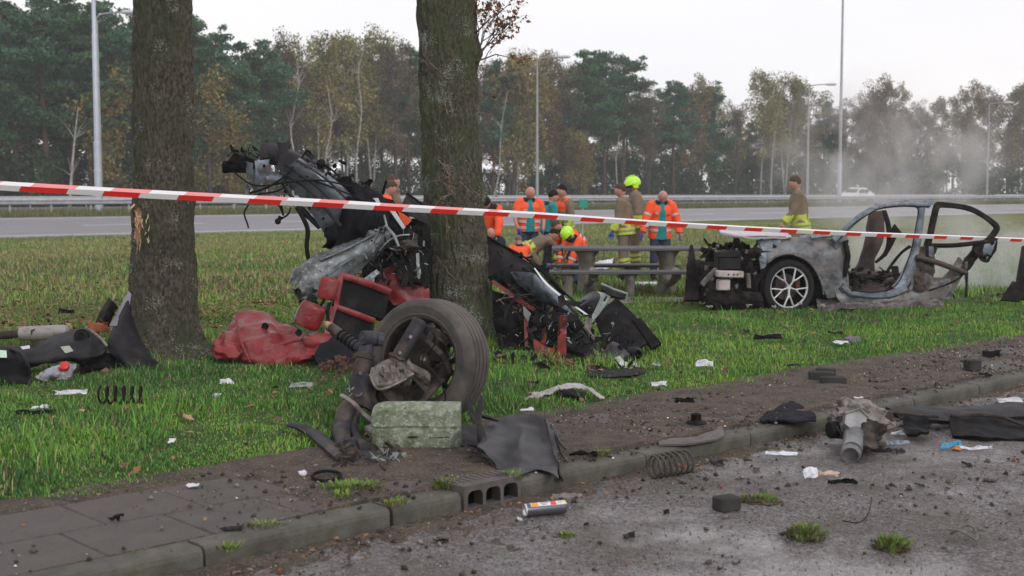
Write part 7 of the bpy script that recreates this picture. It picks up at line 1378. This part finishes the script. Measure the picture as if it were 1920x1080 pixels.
person('firefighter bent far forward with yellow cuffed sleeve reaching down', 990, 20.6, R_ + .25, 430, lean=1.15, nod=-.35, hp=.72, legs='bend', coat='tan', trou='tan', bands='fire', hair='haird', arms=[((-.1, .5, -1), (0, .7, -1)), ((.1, .7, -.8), (0, .7, -.9))])
person('grey haired medic kneeling with orange back to the camera', 976, 19.9, BK + .2, 443, lean=.3, nod=.3, hp=.44, legs='kneel', hair='hairg', trou='navy', arms=reach)
person('kneeling medic in orange jacket with yellow green helmet beside the pedestal', 1098, 20.3, L_ + .5, 428, lean=.62, nod=.35, hp=.5, legs='kneel', helmet=True, gloves='glovep', arms=reach)
person('brown haired helper bending down behind the kneeling helmeted medic', 1086, 21.2, L_ + .3, 413, lean=.9, nod=.2, hp=.78, legs='bend', hair='hairb', coat='hvo', arms=down)
person('man with wavy brown hair in profile looking over the reared wreck', 733, 21.6, R_ - .15, 329, lean=.05, nod=.1, coat='tan', bands='fire', hair='hairb', skin='skin2')
person('man with cropped hair behind the black lining cloth of the wreck', 719, 20.9, R_ + .1, 340, lean=.12, nod=.35, coat='hvo', bands=None, hair='hairb', skin='skin2')
person('lone firefighter in tan coat walking left through the smoke', 1499, 21.6, L_ - .1, 331, lean=.08, nod=.25, coat='tan', trou='tan', bands='fire', hair='hairb', legs='walk', turnout=True, long_=.08, arms=[((-.1, .3, -1), (0, .7, -.8)), ((.1, .0, -1), (0, .2, -1))])
# ================================================================== small debris
def thing(name, label, cat, at, parts, group=None):
    e = empty(name, at, label, cat, group)
    for nm, fn, m in parts: mb = MB(); fn(mb); mb.build(nm, m, parent=e)
    return e
def single(name, label, cat, fn, m, group=None, smooth=True, **kw):
    mb = MB(); fn(mb); return mb.build(name, m, smooth=smooth, label=label, cat=cat, group=group, **kw)
# coil springs
M['spring'] = mat('spring_steel', (.02, .019, .019), (.012, .011, .011), 9, .8)
def spring(b, p, q, r, turns, wr, taper=0.):
    p, q = np.array(p), np.array(q); ax = nrm(q - p); a = np.array([0, 0, 1.]); e1 = nrm(a - ax * (a @ ax)); e2 = np.cross(ax, e1); n = int(turns * 20); pts = []
    for i in range(n + 1): t = i / n; th = t * turns * 6.283; tt = min(max((t * (turns + .6) - .3) / turns, 0), 1); rr = r * (1 - taper * abs(t - .5)); pts.append(p + (q - p) * tt + e1 * math.cos(th) * rr + e2 * math.sin(th) * rr)
    b.tube(pts, wr, 8)
sg1 = G(185, 762, .12); sg2 = G(272, 762, .12)
single('coil_spring', 'dark coil spring lying in the grass at left', 'coil spring', lambda b: spring(b, G(190, 766, .12) + (0, 0, .095), G(268, 766, .12) + (0, 0, .095), .058, 5.5, .0085), M['spring'])
single('coil_spring', 'muddy coil spring lying against the kerb on the road', 'coil spring', lambda b: spring(b, G(1224, 899, 0) + (0, 0, .072), G(1286, 888, 0) + (0, 0, .072), .064, 6.5, .0075), mat('muddy_spring', (.1, .09, .08), (.05, .045, .04), 12, .6, .3))
# spray can
ca, cb_ = P(984, 966, 6.28), P(1060, 959, 6.38); cax = nrm(cb_ - ca); ca[2] = cb_[2] = .033
M['cangrey'] = mat('can_grey_paint', (.12, .13, .15), (.1, .11, .125), 5, .3, .5)
sc_ = empty('spray_can', (ca + cb_) / 2 * np.array([1, 1, 0]), 'dented grey spray can with orange and red label beside gully inlet', 'spray can')
Lc = float(np.linalg.norm(cb_ - ca))
def canp(prof, m, nm, a0=0, a1=6.283185307): mb = MB(); mb.lathe(ca, cax, prof, 40, a0=(-a1 if a1 < 6 else a0), a1=(-a0 if a1 < 6 else a1)); mb.build(nm, m, parent=sc_)
canp([(.026, 0), (.0315, .004), (.032, .012), (.032, Lc - .015), (.031, Lc - .005), (.026, Lc), (.012, Lc + .008), (0, Lc + .008)], M['cangrey'], 'can_body')
canp([(.0265, -.001), (.030, -.003), (.0325, .004)], MM['chrome'], 'can_rim'); canp([(0, .012), (.02, .008), (.026, .0)], MM['chrome'], 'can_base')
lab = lambda nm, c, x0, x1, t0, t1: canp([(.0323, Lc * x0), (.0323, Lc * x1)], mat(nm, c, tuple(v * .85 for v in c), 40, .4), 'printed_label', t0, t1)
# label band: white panel with dark lettering, orange square and red field on the upper side
import mathutils
lab('label_white', (.7, .7, .72), .12, .94, -.9, .25); 
for nm, c, x0, x1, t0, t1 in (('label_orange', (.85, .3, .03), .14, .3, -.85, .05), ('label_red', (.75, .05, .04), .6, .74, -.85, .1), ('label_cream', (.8, .6, .25), .93, .985, -.9, .3), ('label_dark', (.05, .06, .09), .36, .56, -.1, .02), ('label_dark2', (.05, .06, .09), .36, .56, -.4, -.28), ('label_dark3', (.06, .06, .08), .38, .5, -.7, -.6), ('label_dark4', (.08, .06, .08), .78, .9, -.5, -.4)):
    canp([(.0326, Lc * x0), (.0326, Lc * x1)], mat(nm, c, tuple(v * .85 for v in c), 40, .4), 'printed_label', t0, t1)
single('white_chip', 'white plastic chip at the open end of the spray can', 'plastic chip', lambda b: b.box(G(975, 973, .006), (.022, .012, .008), (0, .2, .4), jit=.006), MM['white'])
# bricks / cobbles
M['brick'] = mat('dark_paving_brick', (.06, .056, .056), (.035, .033, .034), 9, .85, bump=.3, bsc=60)
def brick(px, py, z, size, rz, label, tilt=(0, 0)): single('paving_brick', label, 'paving brick', lambda b: b.bbox(G(px, py, z) + (0, 0, size[2] / 2), size, .006, (tilt[0], tilt[1], rz)), M['brick'], 'loose dark paving bricks')
brick(1540, 714, .095, (.2, .1, .075), -.15, 'long dark brick at the grass edge, lower left of the pair'); brick(1562, 718, .1, (.2, .09, .05), -.12, 'long dark brick overlapping its neighbour at the grass edge')
brick(1823, 694, .095, (.11, .11, .09), .25, 'upright dark brick block on pavement at the far right'); brick(1362, 956, 0, (.12, .09, .07), .5, 'lone dark brick on the wet road near picture bottom')
brick(1548, 704, .1, (.16, .08, .06), -.2, 'hindmost dark brick of the heap at the grass edge')
# axle housing / drive unit on the road
du = empty('drive_unit', G(1610, 850, 0), 'muddy axle drive unit casting lying across the kerb', 'car part')
Ydu = 7.95
for nm, fn, m in (('housing', lambda b: (b.blob(P(1612, 792, Ydu + .1), (.18, .16, .125), (.2, .3, .1), 4, nz_=.35, fr=3.5, seed=4, sq=.7), scatter_bits(b, (1572, 765, 1655, 830, Ydu - .06, Ydu + .1), 40, .02, .07, 301)), MM['alu']),
  ('cover', lambda b: (b.plate([(1586, 775, Ydu - .1), (1612, 768, Ydu - .06), (1626, 782, Ydu - .08), (1622, 800, Ydu - .12), (1598, 806, Ydu - .14), (1584, 794, Ydu - .12)], .05), b.tube([P(1584, 776, Ydu - .1), P(1612, 767, Ydu - .06), P(1628, 782, Ydu - .08)], .01, 6)), mat('clean_casting', (.28, .28, .3), (.14, .135, .135), 5, .5, .4)),
  ('nose_tube', lambda b: (b.tube([P(1602, 818, Ydu - .1), P(1600, 830, Ydu - .25), P(1597, 846, Ydu - .4)], [.07, .062, .06], 18), b.lathe(P(1595, 852, Ydu - .42), nrm(P(1597, 846, Ydu - .4) - P(1600, 830, Ydu - .25)), [(.062, -.02), (.05, .02), (.045, .02), (.04, -.02), (0, -.02)], 18)), mat('bare_tube', (.3, .31, .33), (.12, .12, .12), 4, .4, .5)),
  ('flange', lambda b: b.lathe(P(1664, 788, Ydu + .1), (1, -.2, 0), [(0, .03), (.06, .03), (.066, .02), (.066, -.03), (.05, -.04)], 24), MM['steel']),
  ('flange', lambda b: b.lathe(P(1560, 806, Ydu), (-1, -.3, 0), [(0, .02), (.05, .02), (.055, .01), (.055, -.03)], 24), MM['cable']),
  ('rib', lambda b: (b.tube([P(1590, 760, Ydu + .05), P(1625, 765, Ydu + .05), P(1650, 790, Ydu)], .014, 6), b.tube([P(1600, 795, Ydu - .08), P(1655, 794, Ydu - .02)], .018, 6)), MM['alu']),
  ('lower_casting', lambda b: (b.sheet([[P(1602, 800, Ydu - .1), P(1630, 798, Ydu - .1), P(1658, 796, Ydu)], [P(1604, 818, Ydu - .2), P(1630, 822, Ydu - .2), P(1655, 815, Ydu - .05)], [P(1600, 830, Ydu - .3), P(1625, 842, Ydu - .3), P(1645, 835, Ydu - .1)]], .04, 5, .05, 8, 3, ex='w'),), MM['steel'])):
    mb = MB(); fn(mb); mb.build(nm, m, parent=du)
# long black tray along the kerb
ut = empty('underbody_tray', G(1800, 830, 0), 'long black underbody tray lying in the gutter at right', 'car part')
for nm, fn, m in (('tray', lambda b: (b.sheet([[(1660, 766, 8.6), (1720, 768, 8.7), (1800, 762, 8.9), (1860, 758, 9.0), (1960, 754, 9.2)], [(1680, 778, 8.5), (1740, 778, 8.6), (1800, 776, 8.7), (1860, 774, 8.8), (1960, 772, 9.0)], [(1690, 788, 8.5), (1740, 790, 8.5), (1800, 790, 8.6), (1860, 786, 8.7), (1960, 780, 8.9)]], .03, 6, .02, 4, 140),), MM['dark']),
  ('tray_flank', lambda b: (b.sheet([[(1780, 780, 8.5), (1830, 778, 8.5), (1880, 785, 8.55), (1960, 795, 8.6)], [(1782, 800, 8.35), (1830, 800, 8.3), (1880, 805, 8.35), (1960, 812, 8.4)], [(1786, 818, 8.25), (1840, 822, 8.15), (1880, 824, 8.2), (1960, 826, 8.2)]], .03, 6, .025, 4, 141),), MM['black']),
  ('torn_lip', lambda b: (b.sheet([[(1692, 786, 8.4), (1705, 780, 8.4), (1740, 786, 8.4)], [(1694, 802, 8.3), (1712, 802, 8.25), (1742, 798, 8.3)], [(1700, 814, 8.2), (1722, 816, 8.15), (1742, 812, 8.2)]], .02, 6, .03, 7, 142),), MM['black']),
  ('tray_rib', lambda b: (b.tube([P(1784, 780, 8.45), P(1840, 777, 8.45), P(1880, 782, 8.5), P(1925, 800, 8.4)], .012, 6), b.tube([P(1660, 772, 8.5), P(1760, 782, 8.5)], .008, 6)), MM['steel'])):
    mb = MB(); fn(mb); mb.build(nm, m, parent=ut)
# flat bits on the pavement
single('cloth_heap', 'rounded black cloth heap on the soil covered pavement', 'cloth', lambda b: (b.sheet([[(1424, 784, 8.9), (1450, 768, 9.0), (1480, 755, 9.1), (1505, 762, 9.1)], [(1426, 788, 8.75), (1455, 776, 8.8), (1486, 768, 8.85), (1524, 772, 8.9)], [(1430, 790, 8.7), (1460, 788, 8.66), (1495, 789, 8.64), (1530, 782, 8.7)], [(1436, 790, 8.68), (1464, 791, 8.64), (1498, 793, 8.62), (1530, 790, 8.64)]], .01, 7, .02, 5, 150),), MM['cloth'])
single('rubber_mount', 'small upturned black rubber mount on the pavement soil', 'rubber mount', lambda b: (b.lathe(G(1305, 793, .1), (0, 0, 1), [(.07, 0), (.06, .012), (.035, .02), (.034, .06), (.022, .062), (.02, .03), (0, .03)], 20),), MM['black'])
single('bent_strip', 'bent grey brown strip lying just above the kerb', 'car part', lambda b: (b.sheet([[(1232, 822, 8.0), (1290, 820, 8.1), (1335, 808, 8.25), (1352, 798, 8.35)], [(1234, 827, 7.94), (1292, 826, 8.0), (1338, 816, 8.1), (1357, 808, 8.2)], [(1236, 832, 7.9), (1294, 832, 7.95), (1340, 824, 8.05), (1358, 818, 8.1)]], .012, 6, .006, 6, 151),), mat('strip_brown', (.13, .11, .1), (.07, .06, .055), 5, .7, c3=(.04, .035, .035), sc3=5, amt3=.7))
single('metal_heat_shield', 'crumpled silver heat shield bridging in the grass', 'metal sheet', lambda b: (b.sheet([[(980, 748, 9.3), (1010, 738, 9.35), (1048, 722, 9.4)], [(984, 752, 9.25), (1016, 744, 9.25), (1052, 730, 9.3)]], .005, 7, .03, 10, 152), b.sheet([[(1046, 722, 9.35), (1068, 720, 9.4), (1102, 726, 9.4)], [(1052, 730, 9.25), (1074, 728, 9.25), (1102, 728, 9.3)]], .005, 7, .02, 10, 153), b.sheet([[(1098, 726, 9.3), (1108, 726, 9.3)], [(1110, 736, 9.25), (1118, 734, 9.25)], [(1124, 748, 9.2), (1134, 746, 9.2)]], .005, 5, .01, 12, 154)), mat('silver_sheet', (.5, .47, .48), (.3, .28, .28), 9, .45, .5, bump=.3))
single('black_backing', 'black backing strip under the silver heat shield', 'car part', lambda b: b.sheet([[(1048, 730, 9.42), (1075, 732, 9.42), (1100, 734, 9.42)], [(1050, 742, 9.35), (1075, 744, 9.35), (1096, 746, 9.35)]], .01, 5, .02, 8, 155), MM['black'])
# plastic bag with red cap by the bumper
pb = empty('plastic_bag', G(108, 716, .12), 'crumpled clear grey plastic bag with red cap by the bumper', 'plastic bag')
mb = MB(); mb.sheet([[(72, 712, 10.1), (84, 696, 10.1), (108, 688, 10.1), (122, 680, 10.15), (144, 684, 10.1)], [(76, 714, 10.0), (90, 702, 9.92), (110, 698, 9.9), (126, 694, 9.95), (142, 690, 10.0)], [(80, 716, 9.98), (95, 712, 9.92), (112, 710, 9.9), (128, 712, 9.92), (134, 706, 9.98)]], .004, 7, .03, 12, 156); mb.build('bag', mat('dull_plastic_film', (.3, .3, .36), (.18, .18, .22), 14, .3), parent=pb)
mb = MB(); mb.lathe(P(121, 686, 9.9), (.1, -1, .6), [(0, .015), (.025, .015), (.034, .01), (.036, -.02)], 14); mb.blob(P(116, 690, 9.9), (.03, .02, .02), nz_=.4); mb.build('red_cap', mat('red_plastic', (.65, .03, .02), (.5, .02, .015), 6, .4), parent=pb)
# scattered shards: (px, py, width px, height px, material, label)
M['paper'] = mat('crumpled_paper', (.72, .74, .8), (.58, .6, .66), 12, .7, bump=.3); M['bluebox'] = mat('blue_print', (.06, .32, .5), (.04, .22, .38), 8, .5); M['tanpk'] = mat('mottled_package', (.6, .48, .38), (.4, .3, .22), 18, .7, c3=(.1, .08, .07), sc3=22, amt3=.8)
def shard(px, py, wpx, hpx, m, name, label, cat='fragment', seed=0, cr=.02, lift=.0, skew=0., group=None):
    z = .004 if ac_of(*G(px, py, .0)[:2])[1] < 4.75 else (.1 if ac_of(*G(px, py, .1)[:2])[1] < 6 else .15)
    g0 = G(px, py + hpx / 2, z); Y0 = g0[1]; s_ = FPX / Y0; g_ = random.Random(seed + px)
    y1 = Y0 + hpx / s_ * (2.2 if lift < .5 else .5); rows = []
    for i in range(3):
        t = i / 2; zz = z + .006 + (hpx / s_ * .55) * (t ** .8) * (1 if lift else .55); yy = Y0 + (y1 - Y0) * t * .8; xs_ = [-1, -.3, .4, 1]
        rows.append([np.array([g0[0] + (q * wpx / 2 * g_.uniform(.72, 1.05) + skew * hpx * t) / s_, yy + g_.uniform(-.01, .01), max(z + .004, zz + g_.uniform(-.3, .3) * hpx / s_ * .5)]) for q in xs_])
    mb = MB(); mb.sheet(rows, .004, 4, cr * min(1, wpx / 30), 14, seed + int(px), ex='w'); return mb.build(name, m, smooth=False, label=label, cat=cat, group=group)
K = MM
for a in [
 (130, 735, 64, 12, K['white'], 'white_fragment', 'curled white strip in grass above the left coil spring'),
 (60, 770, 84, 18, K['black'], 'black_fragment', 'black shard with white edge in the grass at far left'), (72, 764, 40, 7, K['white'], 'white_fragment', 'white edge strip on the black shard at far left'),
 (424, 715, 30, 14, K['white'], 'white_fragment', 'white wedge in the grass right of the scarred tree'), (404, 742, 20, 10, K['white'], 'white_fragment', 'small white chip right of the left coil spring'), (388, 700, 40, 8, K['black'], 'black_fragment', 'thin black sliver at the foot of the scarred tree'),
 (562, 719, 46, 14, K['pale'], 'pale_fragment', 'pale foam strip in the grass left of the torn suspension'), (320, 826, 14, 10, K['white'], 'white_fragment', 'white chip in the grass above the slabs'), (360, 908, 22, 10, K['white'], 'white_fragment', 'white chip on the first paving slabs'), (567, 887, 18, 12, K['white'], 'white_fragment', 'white chip on pavement by the round black ring'),
 (988, 768, 26, 5, K['white'], 'white_fragment', 'thin white strip in grass under the silver sheet'), (1323, 678, 36, 18, K['white'], 'white_fragment', 'torn white piece in the grass in front of the burnt car'), (1236, 719, 32, 12, K['white'], 'white_fragment', 'bright white scrap at grass edge right of the wreck'), (1232, 682, 18, 8, K['pale'], 'pale_fragment', 'pale scrap right of the exhaust end'),
 (1612, 747, 18, 7, K['white'], 'white_fragment', 'small white card on pavement above the drive unit'), (1439, 630, 64, 16, K['black'], 'black_fragment', 'jagged black piece in grass below the burnt car wheel'), (1600, 634, 34, 16, mat('grey_lump', (.2, .2, .23), (.12, .12, .14), 8, .8), 'grey_fragment', 'grey lump in the grass below the burnt car sill'), (1568, 622, 30, 8, K['black'], 'black_fragment', 'black flat piece beside the grey lump'), (1580, 640, 30, 10, K['white'], 'white_fragment', 'white foam crumbs beside the grey lump'),
 (1488, 684, 24, 7, K['black'], 'black_fragment', 'small black clip in grass above the brick pair'), (1862, 660, 36, 22, K['black'], 'black_fragment', 'knotted black piece on the pavement at far right'), (1848, 701, 26, 8, K['black'], 'black_fragment', 'flat black piece beside the upright brick'), (1655, 714, 56, 5, K['black'], 'black_fragment', 'thin dark stick on the pavement right of the bricks'),
 (1462, 849, 66, 12, M['paper'], 'paper_scrap', 'flat white paper on the road below the kerb'), (1521, 884, 30, 26, M['paper'], 'paper_scrap', 'crumpled white paper ball beside mottled packet'), (1553, 886, 48, 16, M['tanpk'], 'packet', 'mottled tan packet on the road'), (1578, 902, 60, 14, K['black'], 'black_fragment', 'black wedge under the mottled tan packet'),
 (1678, 810, 34, 12, M['paper'], 'paper_scrap', 'crumpled pale sheet right of the drive unit'), (1680, 828, 50, 12, mat('blue_grey_sheet', (.3, .35, .42), (.2, .24, .3), 8, .5), 'plastic_sheet', 'blue grey plastic sheet right of the drive unit'), (1668, 843, 60, 10, K['dark'], 'dark_fragment', 'dark bar lying below the blue grey sheet'),
 (1785, 832, 46, 18, M['bluebox'], 'printed_box', 'flattened blue and white carton in the gutter'), (1832, 838, 64, 12, M['paper'], 'paper_scrap', 'white card joined to the blue carton'), (1796, 840, 18, 9, mat('amber_print', (.6, .22, .03), (.4, .15, .03), 9, .6), 'amber_fragment', 'amber fragment on the blue carton'),
 (1345, 868, 30, 8, K['dark'], 'dark_fragment', 'bluish dark chip right of the kerb spring'), (1060, 929, 50, 9, K['alu'], 'metal_fragment', 'grey metal bracket in the gutter above the spray can'), (1815, 870, 22, 8, K['black'], 'black_fragment', 'small black block on wet asphalt below the carton'), (435, 990, 46, 8, K['dark'], 'dark_fragment', 'flat grey piece by the weed on the slabs'), (216, 972, 30, 5, K['black'], 'black_fragment', 'black sliver on the middle slab'),
 (826, 1014, 34, 4, K['black'], 'black_fragment', 'black sliver on the road below the gully'), (1284, 748, 46, 14, K['black'], 'black_fragment', 'dark crumpled piece at the grass edge right of the wreck'), (124, 582, 34, 13, K['black'], 'black_fragment', 'black lump in the leafy field behind the silencer'), (518, 578, 76, 6, K['dark'], 'dark_fragment', 'long dark strip in grass left of the sill'), (430, 592, 40, 4, K['white'], 'white_fragment', 'white stick behind the red seat cushion'),
 (1898, 750, 56, 14, K['white'], 'white_fragment', 'bright white debris at the kerb, right picture edge'), (1094, 850, 60, 14, K['black'], 'black_fragment', 'black strip on pavement right of the bent panel'), (860, 720, 0, 0, None, '', '')]:
    if a[4] is None: continue
    shard(*a[:6], a[6], a[5].replace('_', ' '), lift=1 if a[3] > 11 else 0)
for i, (x, y, wd) in enumerate(((1400, 620, 16), (1590, 580, 10), (1640, 600, 12), (1740, 590, 8), (1855, 552, 20), (1838, 556, 16), (1880, 550, 18), (1500, 565, 12), (940, 720, 30), (1000, 716, 26), (1180, 735, 14), (1640, 712, 14), (1700, 730, 12), (1760, 720, 10), (1430, 920, 10), (1250, 960, 12), (1730, 910, 12), (1860, 900, 26), (1100, 985, 10), (1180, 1005, 24), (1420, 880, 12))):
    where = ['below the pointed bumper piece', 'by the burnt car sill', 'below the open doorway of the burnt car', 'right of the sill debris', 'right of the burnt car, middle one', 'right of the burnt car, nearest to it', 'right of the burnt car, farthest', 'by the burnt front wheel', 'in grass right of the tyre', 'in grass left of the silver sheet', 'at the grass edge below the wreck tail', 'right of the brick heap', 'in the middle of the far pavement', 'on the far pavement near the upright brick', 'on the road left of the paper ball', 'on the road left of the lone brick', 'on asphalt below the blue carton', 'reddish brown on the asphalt at right', 'right of the spray can on the road', 'flat on the road below the spray can', 'on the road below the flat paper'][i]
    shard(x, y, wd, 8, [K['black'], K['dark'], K['brown']][i % 3], 'debris_piece', 'small dark piece ' + where, 'debris piece', seed=200 + i)
# wire ring and loose cable on the road
single('wire_ring', 'pale twisted wire ring on the road at lower right', 'wire', lambda b: (b.tube([G(1808, 1008, .02) + np.array([math.cos(t) * .055, math.sin(t) * .07, .025 + .02 * math.sin(t * 2)]) for t in np.linspace(0, 6.1, 26)], .006, 6), b.tube([G(1775, 993, .02), G(1800, 994, .05), G(1822, 1015, .04)], .004, 6), b.tube([G(1835, 1005, .02) + np.array([math.cos(t) * .03, math.sin(t) * .05, .02]) for t in np.linspace(0, 5, 16)], .005, 6)), mat('pale_wire', (.16, .165, .13), (.07, .07, .055), 30, .6))
single('loose_wire', 'thin dark wire curling over the bright wet asphalt', 'wire', lambda b: b.tube([G(1634, 932, .06), G(1632, 950, .03), G(1622, 972, .012), G(1606, 980, .006), G(1580, 976, .006)], .0025, 6, smooth=4), MM['cable'])
single('rubber_ring', 'round black rubber ring on soil left of the gully', 'rubber ring', lambda b: b.tube([G(612, 892, .11) + np.array([math.cos(t) * .075, math.sin(t) * .07, .01 * math.sin(t)]) for t in np.linspace(0, 6.28, 24)], .009, 8), MM['black'])
single('withered_plant', 'withered brown plant in front of the black seat base', 'plant', lambda b: [b.blob(P(random.Random(i).uniform(600, 668), random.Random(i + 9).uniform(668, 708), 9.9 + .01 * i), (.022, .015, .02), (i, i, i), 1, nz_=.8, seed=i) for i in range(46)] + [b.tube([P(598, 728, 9.9), P(604, 705, 9.9), P(625, 680, 9.95)], .006, 5), b.tube([P(600, 725, 9.9), P(640, 700, 9.9), P(655, 672, 9.95)], .005, 5)], mat('withered_brown', (.12, .05, .035), (.06, .03, .02), 10, .9), kind='stuff')
# pale flower heads by the burnt car
g = random.Random(8); 
for i in range(9):
    px = [1316, 1330, 1345, 1362, 1392, 1405, 1452, 1500, 1540][i]; py = 578 + g.uniform(-4, 6); c = G(px, py + 6, .14); e = empty('wild_flower', c, 'pale flower head in grass, ' + ['far left of the burnt nose', 'second from left under the nose', 'below the bumper beam', 'right of the bumper beam', 'below the headlamp mount', 'left of the burnt wheel', 'just under the wheel rim', 'right foot of the wheel', 'below the rear of the front wing'][i], 'flower', 'pale wild flowers by the burnt car')
    mb = MB(); mb.tube([c, c + (0, 0, .09)], .004, 5); mb.build('stem', FM['bush'], parent=e); mb = MB(); [mb.blob(c + (g.uniform(-.03, .03), g.uniform(-.02, .02), .09 + g.uniform(-.01, .02)), (.013, .012, .008), sub=1) for _ in range(6)]; mb.build('flower_head', mat('pale_petal', (.5, .47, .4), None, 5, .8) if i == 0 else bpy.data.materials['pale_petal'], parent=e, kind='stuff')

# ================================================================== barrier tape
MT = [mat('tape_white', (.78, .77, .8), (.74, .73, .77), 3, .35), mat('tape_red', (.8, .035, .03), (.72, .03, .025), 3, .35), mat('tape_red_sheen', (.8, .3, .3), (.75, .26, .26), 3, .35)]  # the pale red paints the glossy sheen on the tape's upper fold
def invY(x): return (1 - (x - 530) * .000268) * 225 / FPX   # 1/Y along the tape
TPX = [(-900, 290), (-200, 336), (0, 350), (125, 357), (250, 364), (465, 375), (600, 382), (735, 390), (1000, 403.5), (1250, 420), (1400, 428.5), (1600, 438), (1750, 443.5), (1920, 450), (2150, 457)]
def tpt(x): y = np.interp(x, [t[0] for t in TPX], [t[1] for t in TPX]); return P(x, y, 1 / invY(x))
xs = [-900]; 
while xs[-1] < 2150: xs.append(xs[-1] + 6)
# red stripe starts, in picture x at measured places, extended outwards
reds = [(-860, -770), (-680, -590), (-520, -440), (-370, -300), (-230, -160), (-90, -20), (38, 127), (194, 262), (334, 400)] + [(466, 527), (587, 644), (701, 756), (808, 858), (907, 954), (1001, 1045), (1089, 1132), (1172, 1212), (1250, 1288), (1325, 1362), (1396, 1429), (1463, 1494), (1525, 1556), (1586, 1614), (1644, 1671), (1698, 1724), (1751, 1775), (1800, 1824), (1848, 1871), (1894, 1916), (1938, 1960), (1980, 2001), (2020, 2040)]
cut = sorted(set([x for r in reds for x in r] + xs)); V, F, Mi = [], [], []
for i, x in enumerate(cut):
    p = tpt(x); tw = .35 * math.sin(x * .004) ; hgt = .027; k = max(0, min(1, (1250 - x) / 600)); sk = .012
    V += [p + (-sk, -.004, -hgt), p + (sk, -.012, .012), p + (sk + .02, .03 + .012 * k, .012 + .012 + .014 * k)]
def isred(xm, sh=0): return any(a + sh <= xm <= b + sh for a, b in reds)
for i in range(len(cut) - 1):
    xm = (cut[i] + cut[i + 1]) / 2; o = i * 3; F.append((o, o + 3, o + 4, o + 1)); Mi.append(1 if isred(xm) else 0)
    F.append((o + 1, o + 4, o + 5, o + 2)); Mi.append(2 if (isred(xm, 10 * max(0, (1100 - xm) / 700)) and xm < 930) else 0)  # upper fold coloured pale red, then plain white, for its gloss
tape = link('barrier_tape', mesh_np('barrier_tape', V, F, MT, Mi, smooth=False), label='red and white barrier tape stretched across the whole scene', cat='barrier tape')

# ================================================================== smoke and haze
def volume(name, loc, size, dens, col, noise_sc=1.2, thr=(.38, .7), label='', fall=True, anis=.2):
    mb = MB(); mb.blob(np.array(loc), size, sub=3); o = mb.build(name, [], org=loc, label=label, cat='smoke', kind='stuff')
    m = bpy.data.materials.new(name); m.use_nodes = True; t = m.node_tree; L = t.links.new; t.nodes.remove(t.nodes['Principled BSDF']); out = t.nodes['Material Output']
    v = t.nodes.new('ShaderNodeVolumePrincipled'); v.inputs['Color'].default_value = (*col, 1); v.inputs['Anisotropy'].default_value = anis; L(v.outputs[0], out.inputs['Volume'])
    co = t.nodes.new('ShaderNodeTexCoord').outputs['Object']; n = t.nodes.new('ShaderNodeTexNoise'); n.inputs['Scale'].default_value = noise_sc; n.inputs['Detail'].default_value = 3; n.inputs['Distortion'].default_value = .6; L(co, n.inputs[0])
    mr = t.nodes.new('ShaderNodeMapRange'); mr.inputs[1].default_value, mr.inputs[2].default_value = thr; L(n.outputs[0], mr.inputs[0])
    mp_ = t.nodes.new('ShaderNodeMapping'); mp_.inputs['Scale'].default_value = tuple(1 / s for s in size); L(co, mp_.inputs[0]); ln = t.nodes.new('ShaderNodeVectorMath'); ln.operation = 'LENGTH'; L(mp_.outputs[0], ln.inputs[0])
    m2 = t.nodes.new('ShaderNodeMapRange'); m2.inputs[1].default_value = 1; m2.inputs[2].default_value = .35; m2.inputs[3].default_value = 0; m2.inputs[4].default_value = 1; L(ln.outputs['Value'], m2.inputs[0])
    mu = t.nodes.new('ShaderNodeMath'); mu.operation = 'MULTIPLY'; L(mr.outputs[0], mu.inputs[0]); L(m2.outputs[0], mu.inputs[1]); mv = t.nodes.new('ShaderNodeMath'); mv.operation = 'MULTIPLY'; mv.inputs[1].default_value = dens; L(mu.outputs[0], mv.inputs[0]); L(mv.outputs[0], v.inputs['Density'])
    o.data.materials.append(m); return o
volume('smoke', P(1790, 500, 19.5), (2.2, 1.0, .95), 2.2, (.95, .95, .96), 1.3, (.4, .72), 'pale smoke hanging in and behind the burnt car')
volume('smoke', P(1665, 330, 21.5), (2.3, 1.0, 2.0), 1.6, (.93, .91, .92), 1.1, (.43, .74), 'brownish grey smoke plume rising above the burnt car')
hz = MB(); hz.box((20, 70, 11), (420, 330, 26)); haze = hz.build('haze', [], org=(20, 70, 11), smooth=False, kind='stuff', label='thin pale autumn haze over the whole site', cat='haze')
mh = bpy.data.materials.new('haze'); mh.use_nodes = True; t = mh.node_tree; t.nodes.remove(t.nodes['Principled BSDF']); v = t.nodes.new('ShaderNodeVolumePrincipled'); v.inputs['Color'].default_value = (.9, .93, .97, 1); v.inputs['Density'].default_value = .0008; v.inputs['Anisotropy'].default_value = 0; t.links.new(v.outputs[0], t.nodes['Material Output'].inputs['Volume']); haze.data.materials.append(mh)
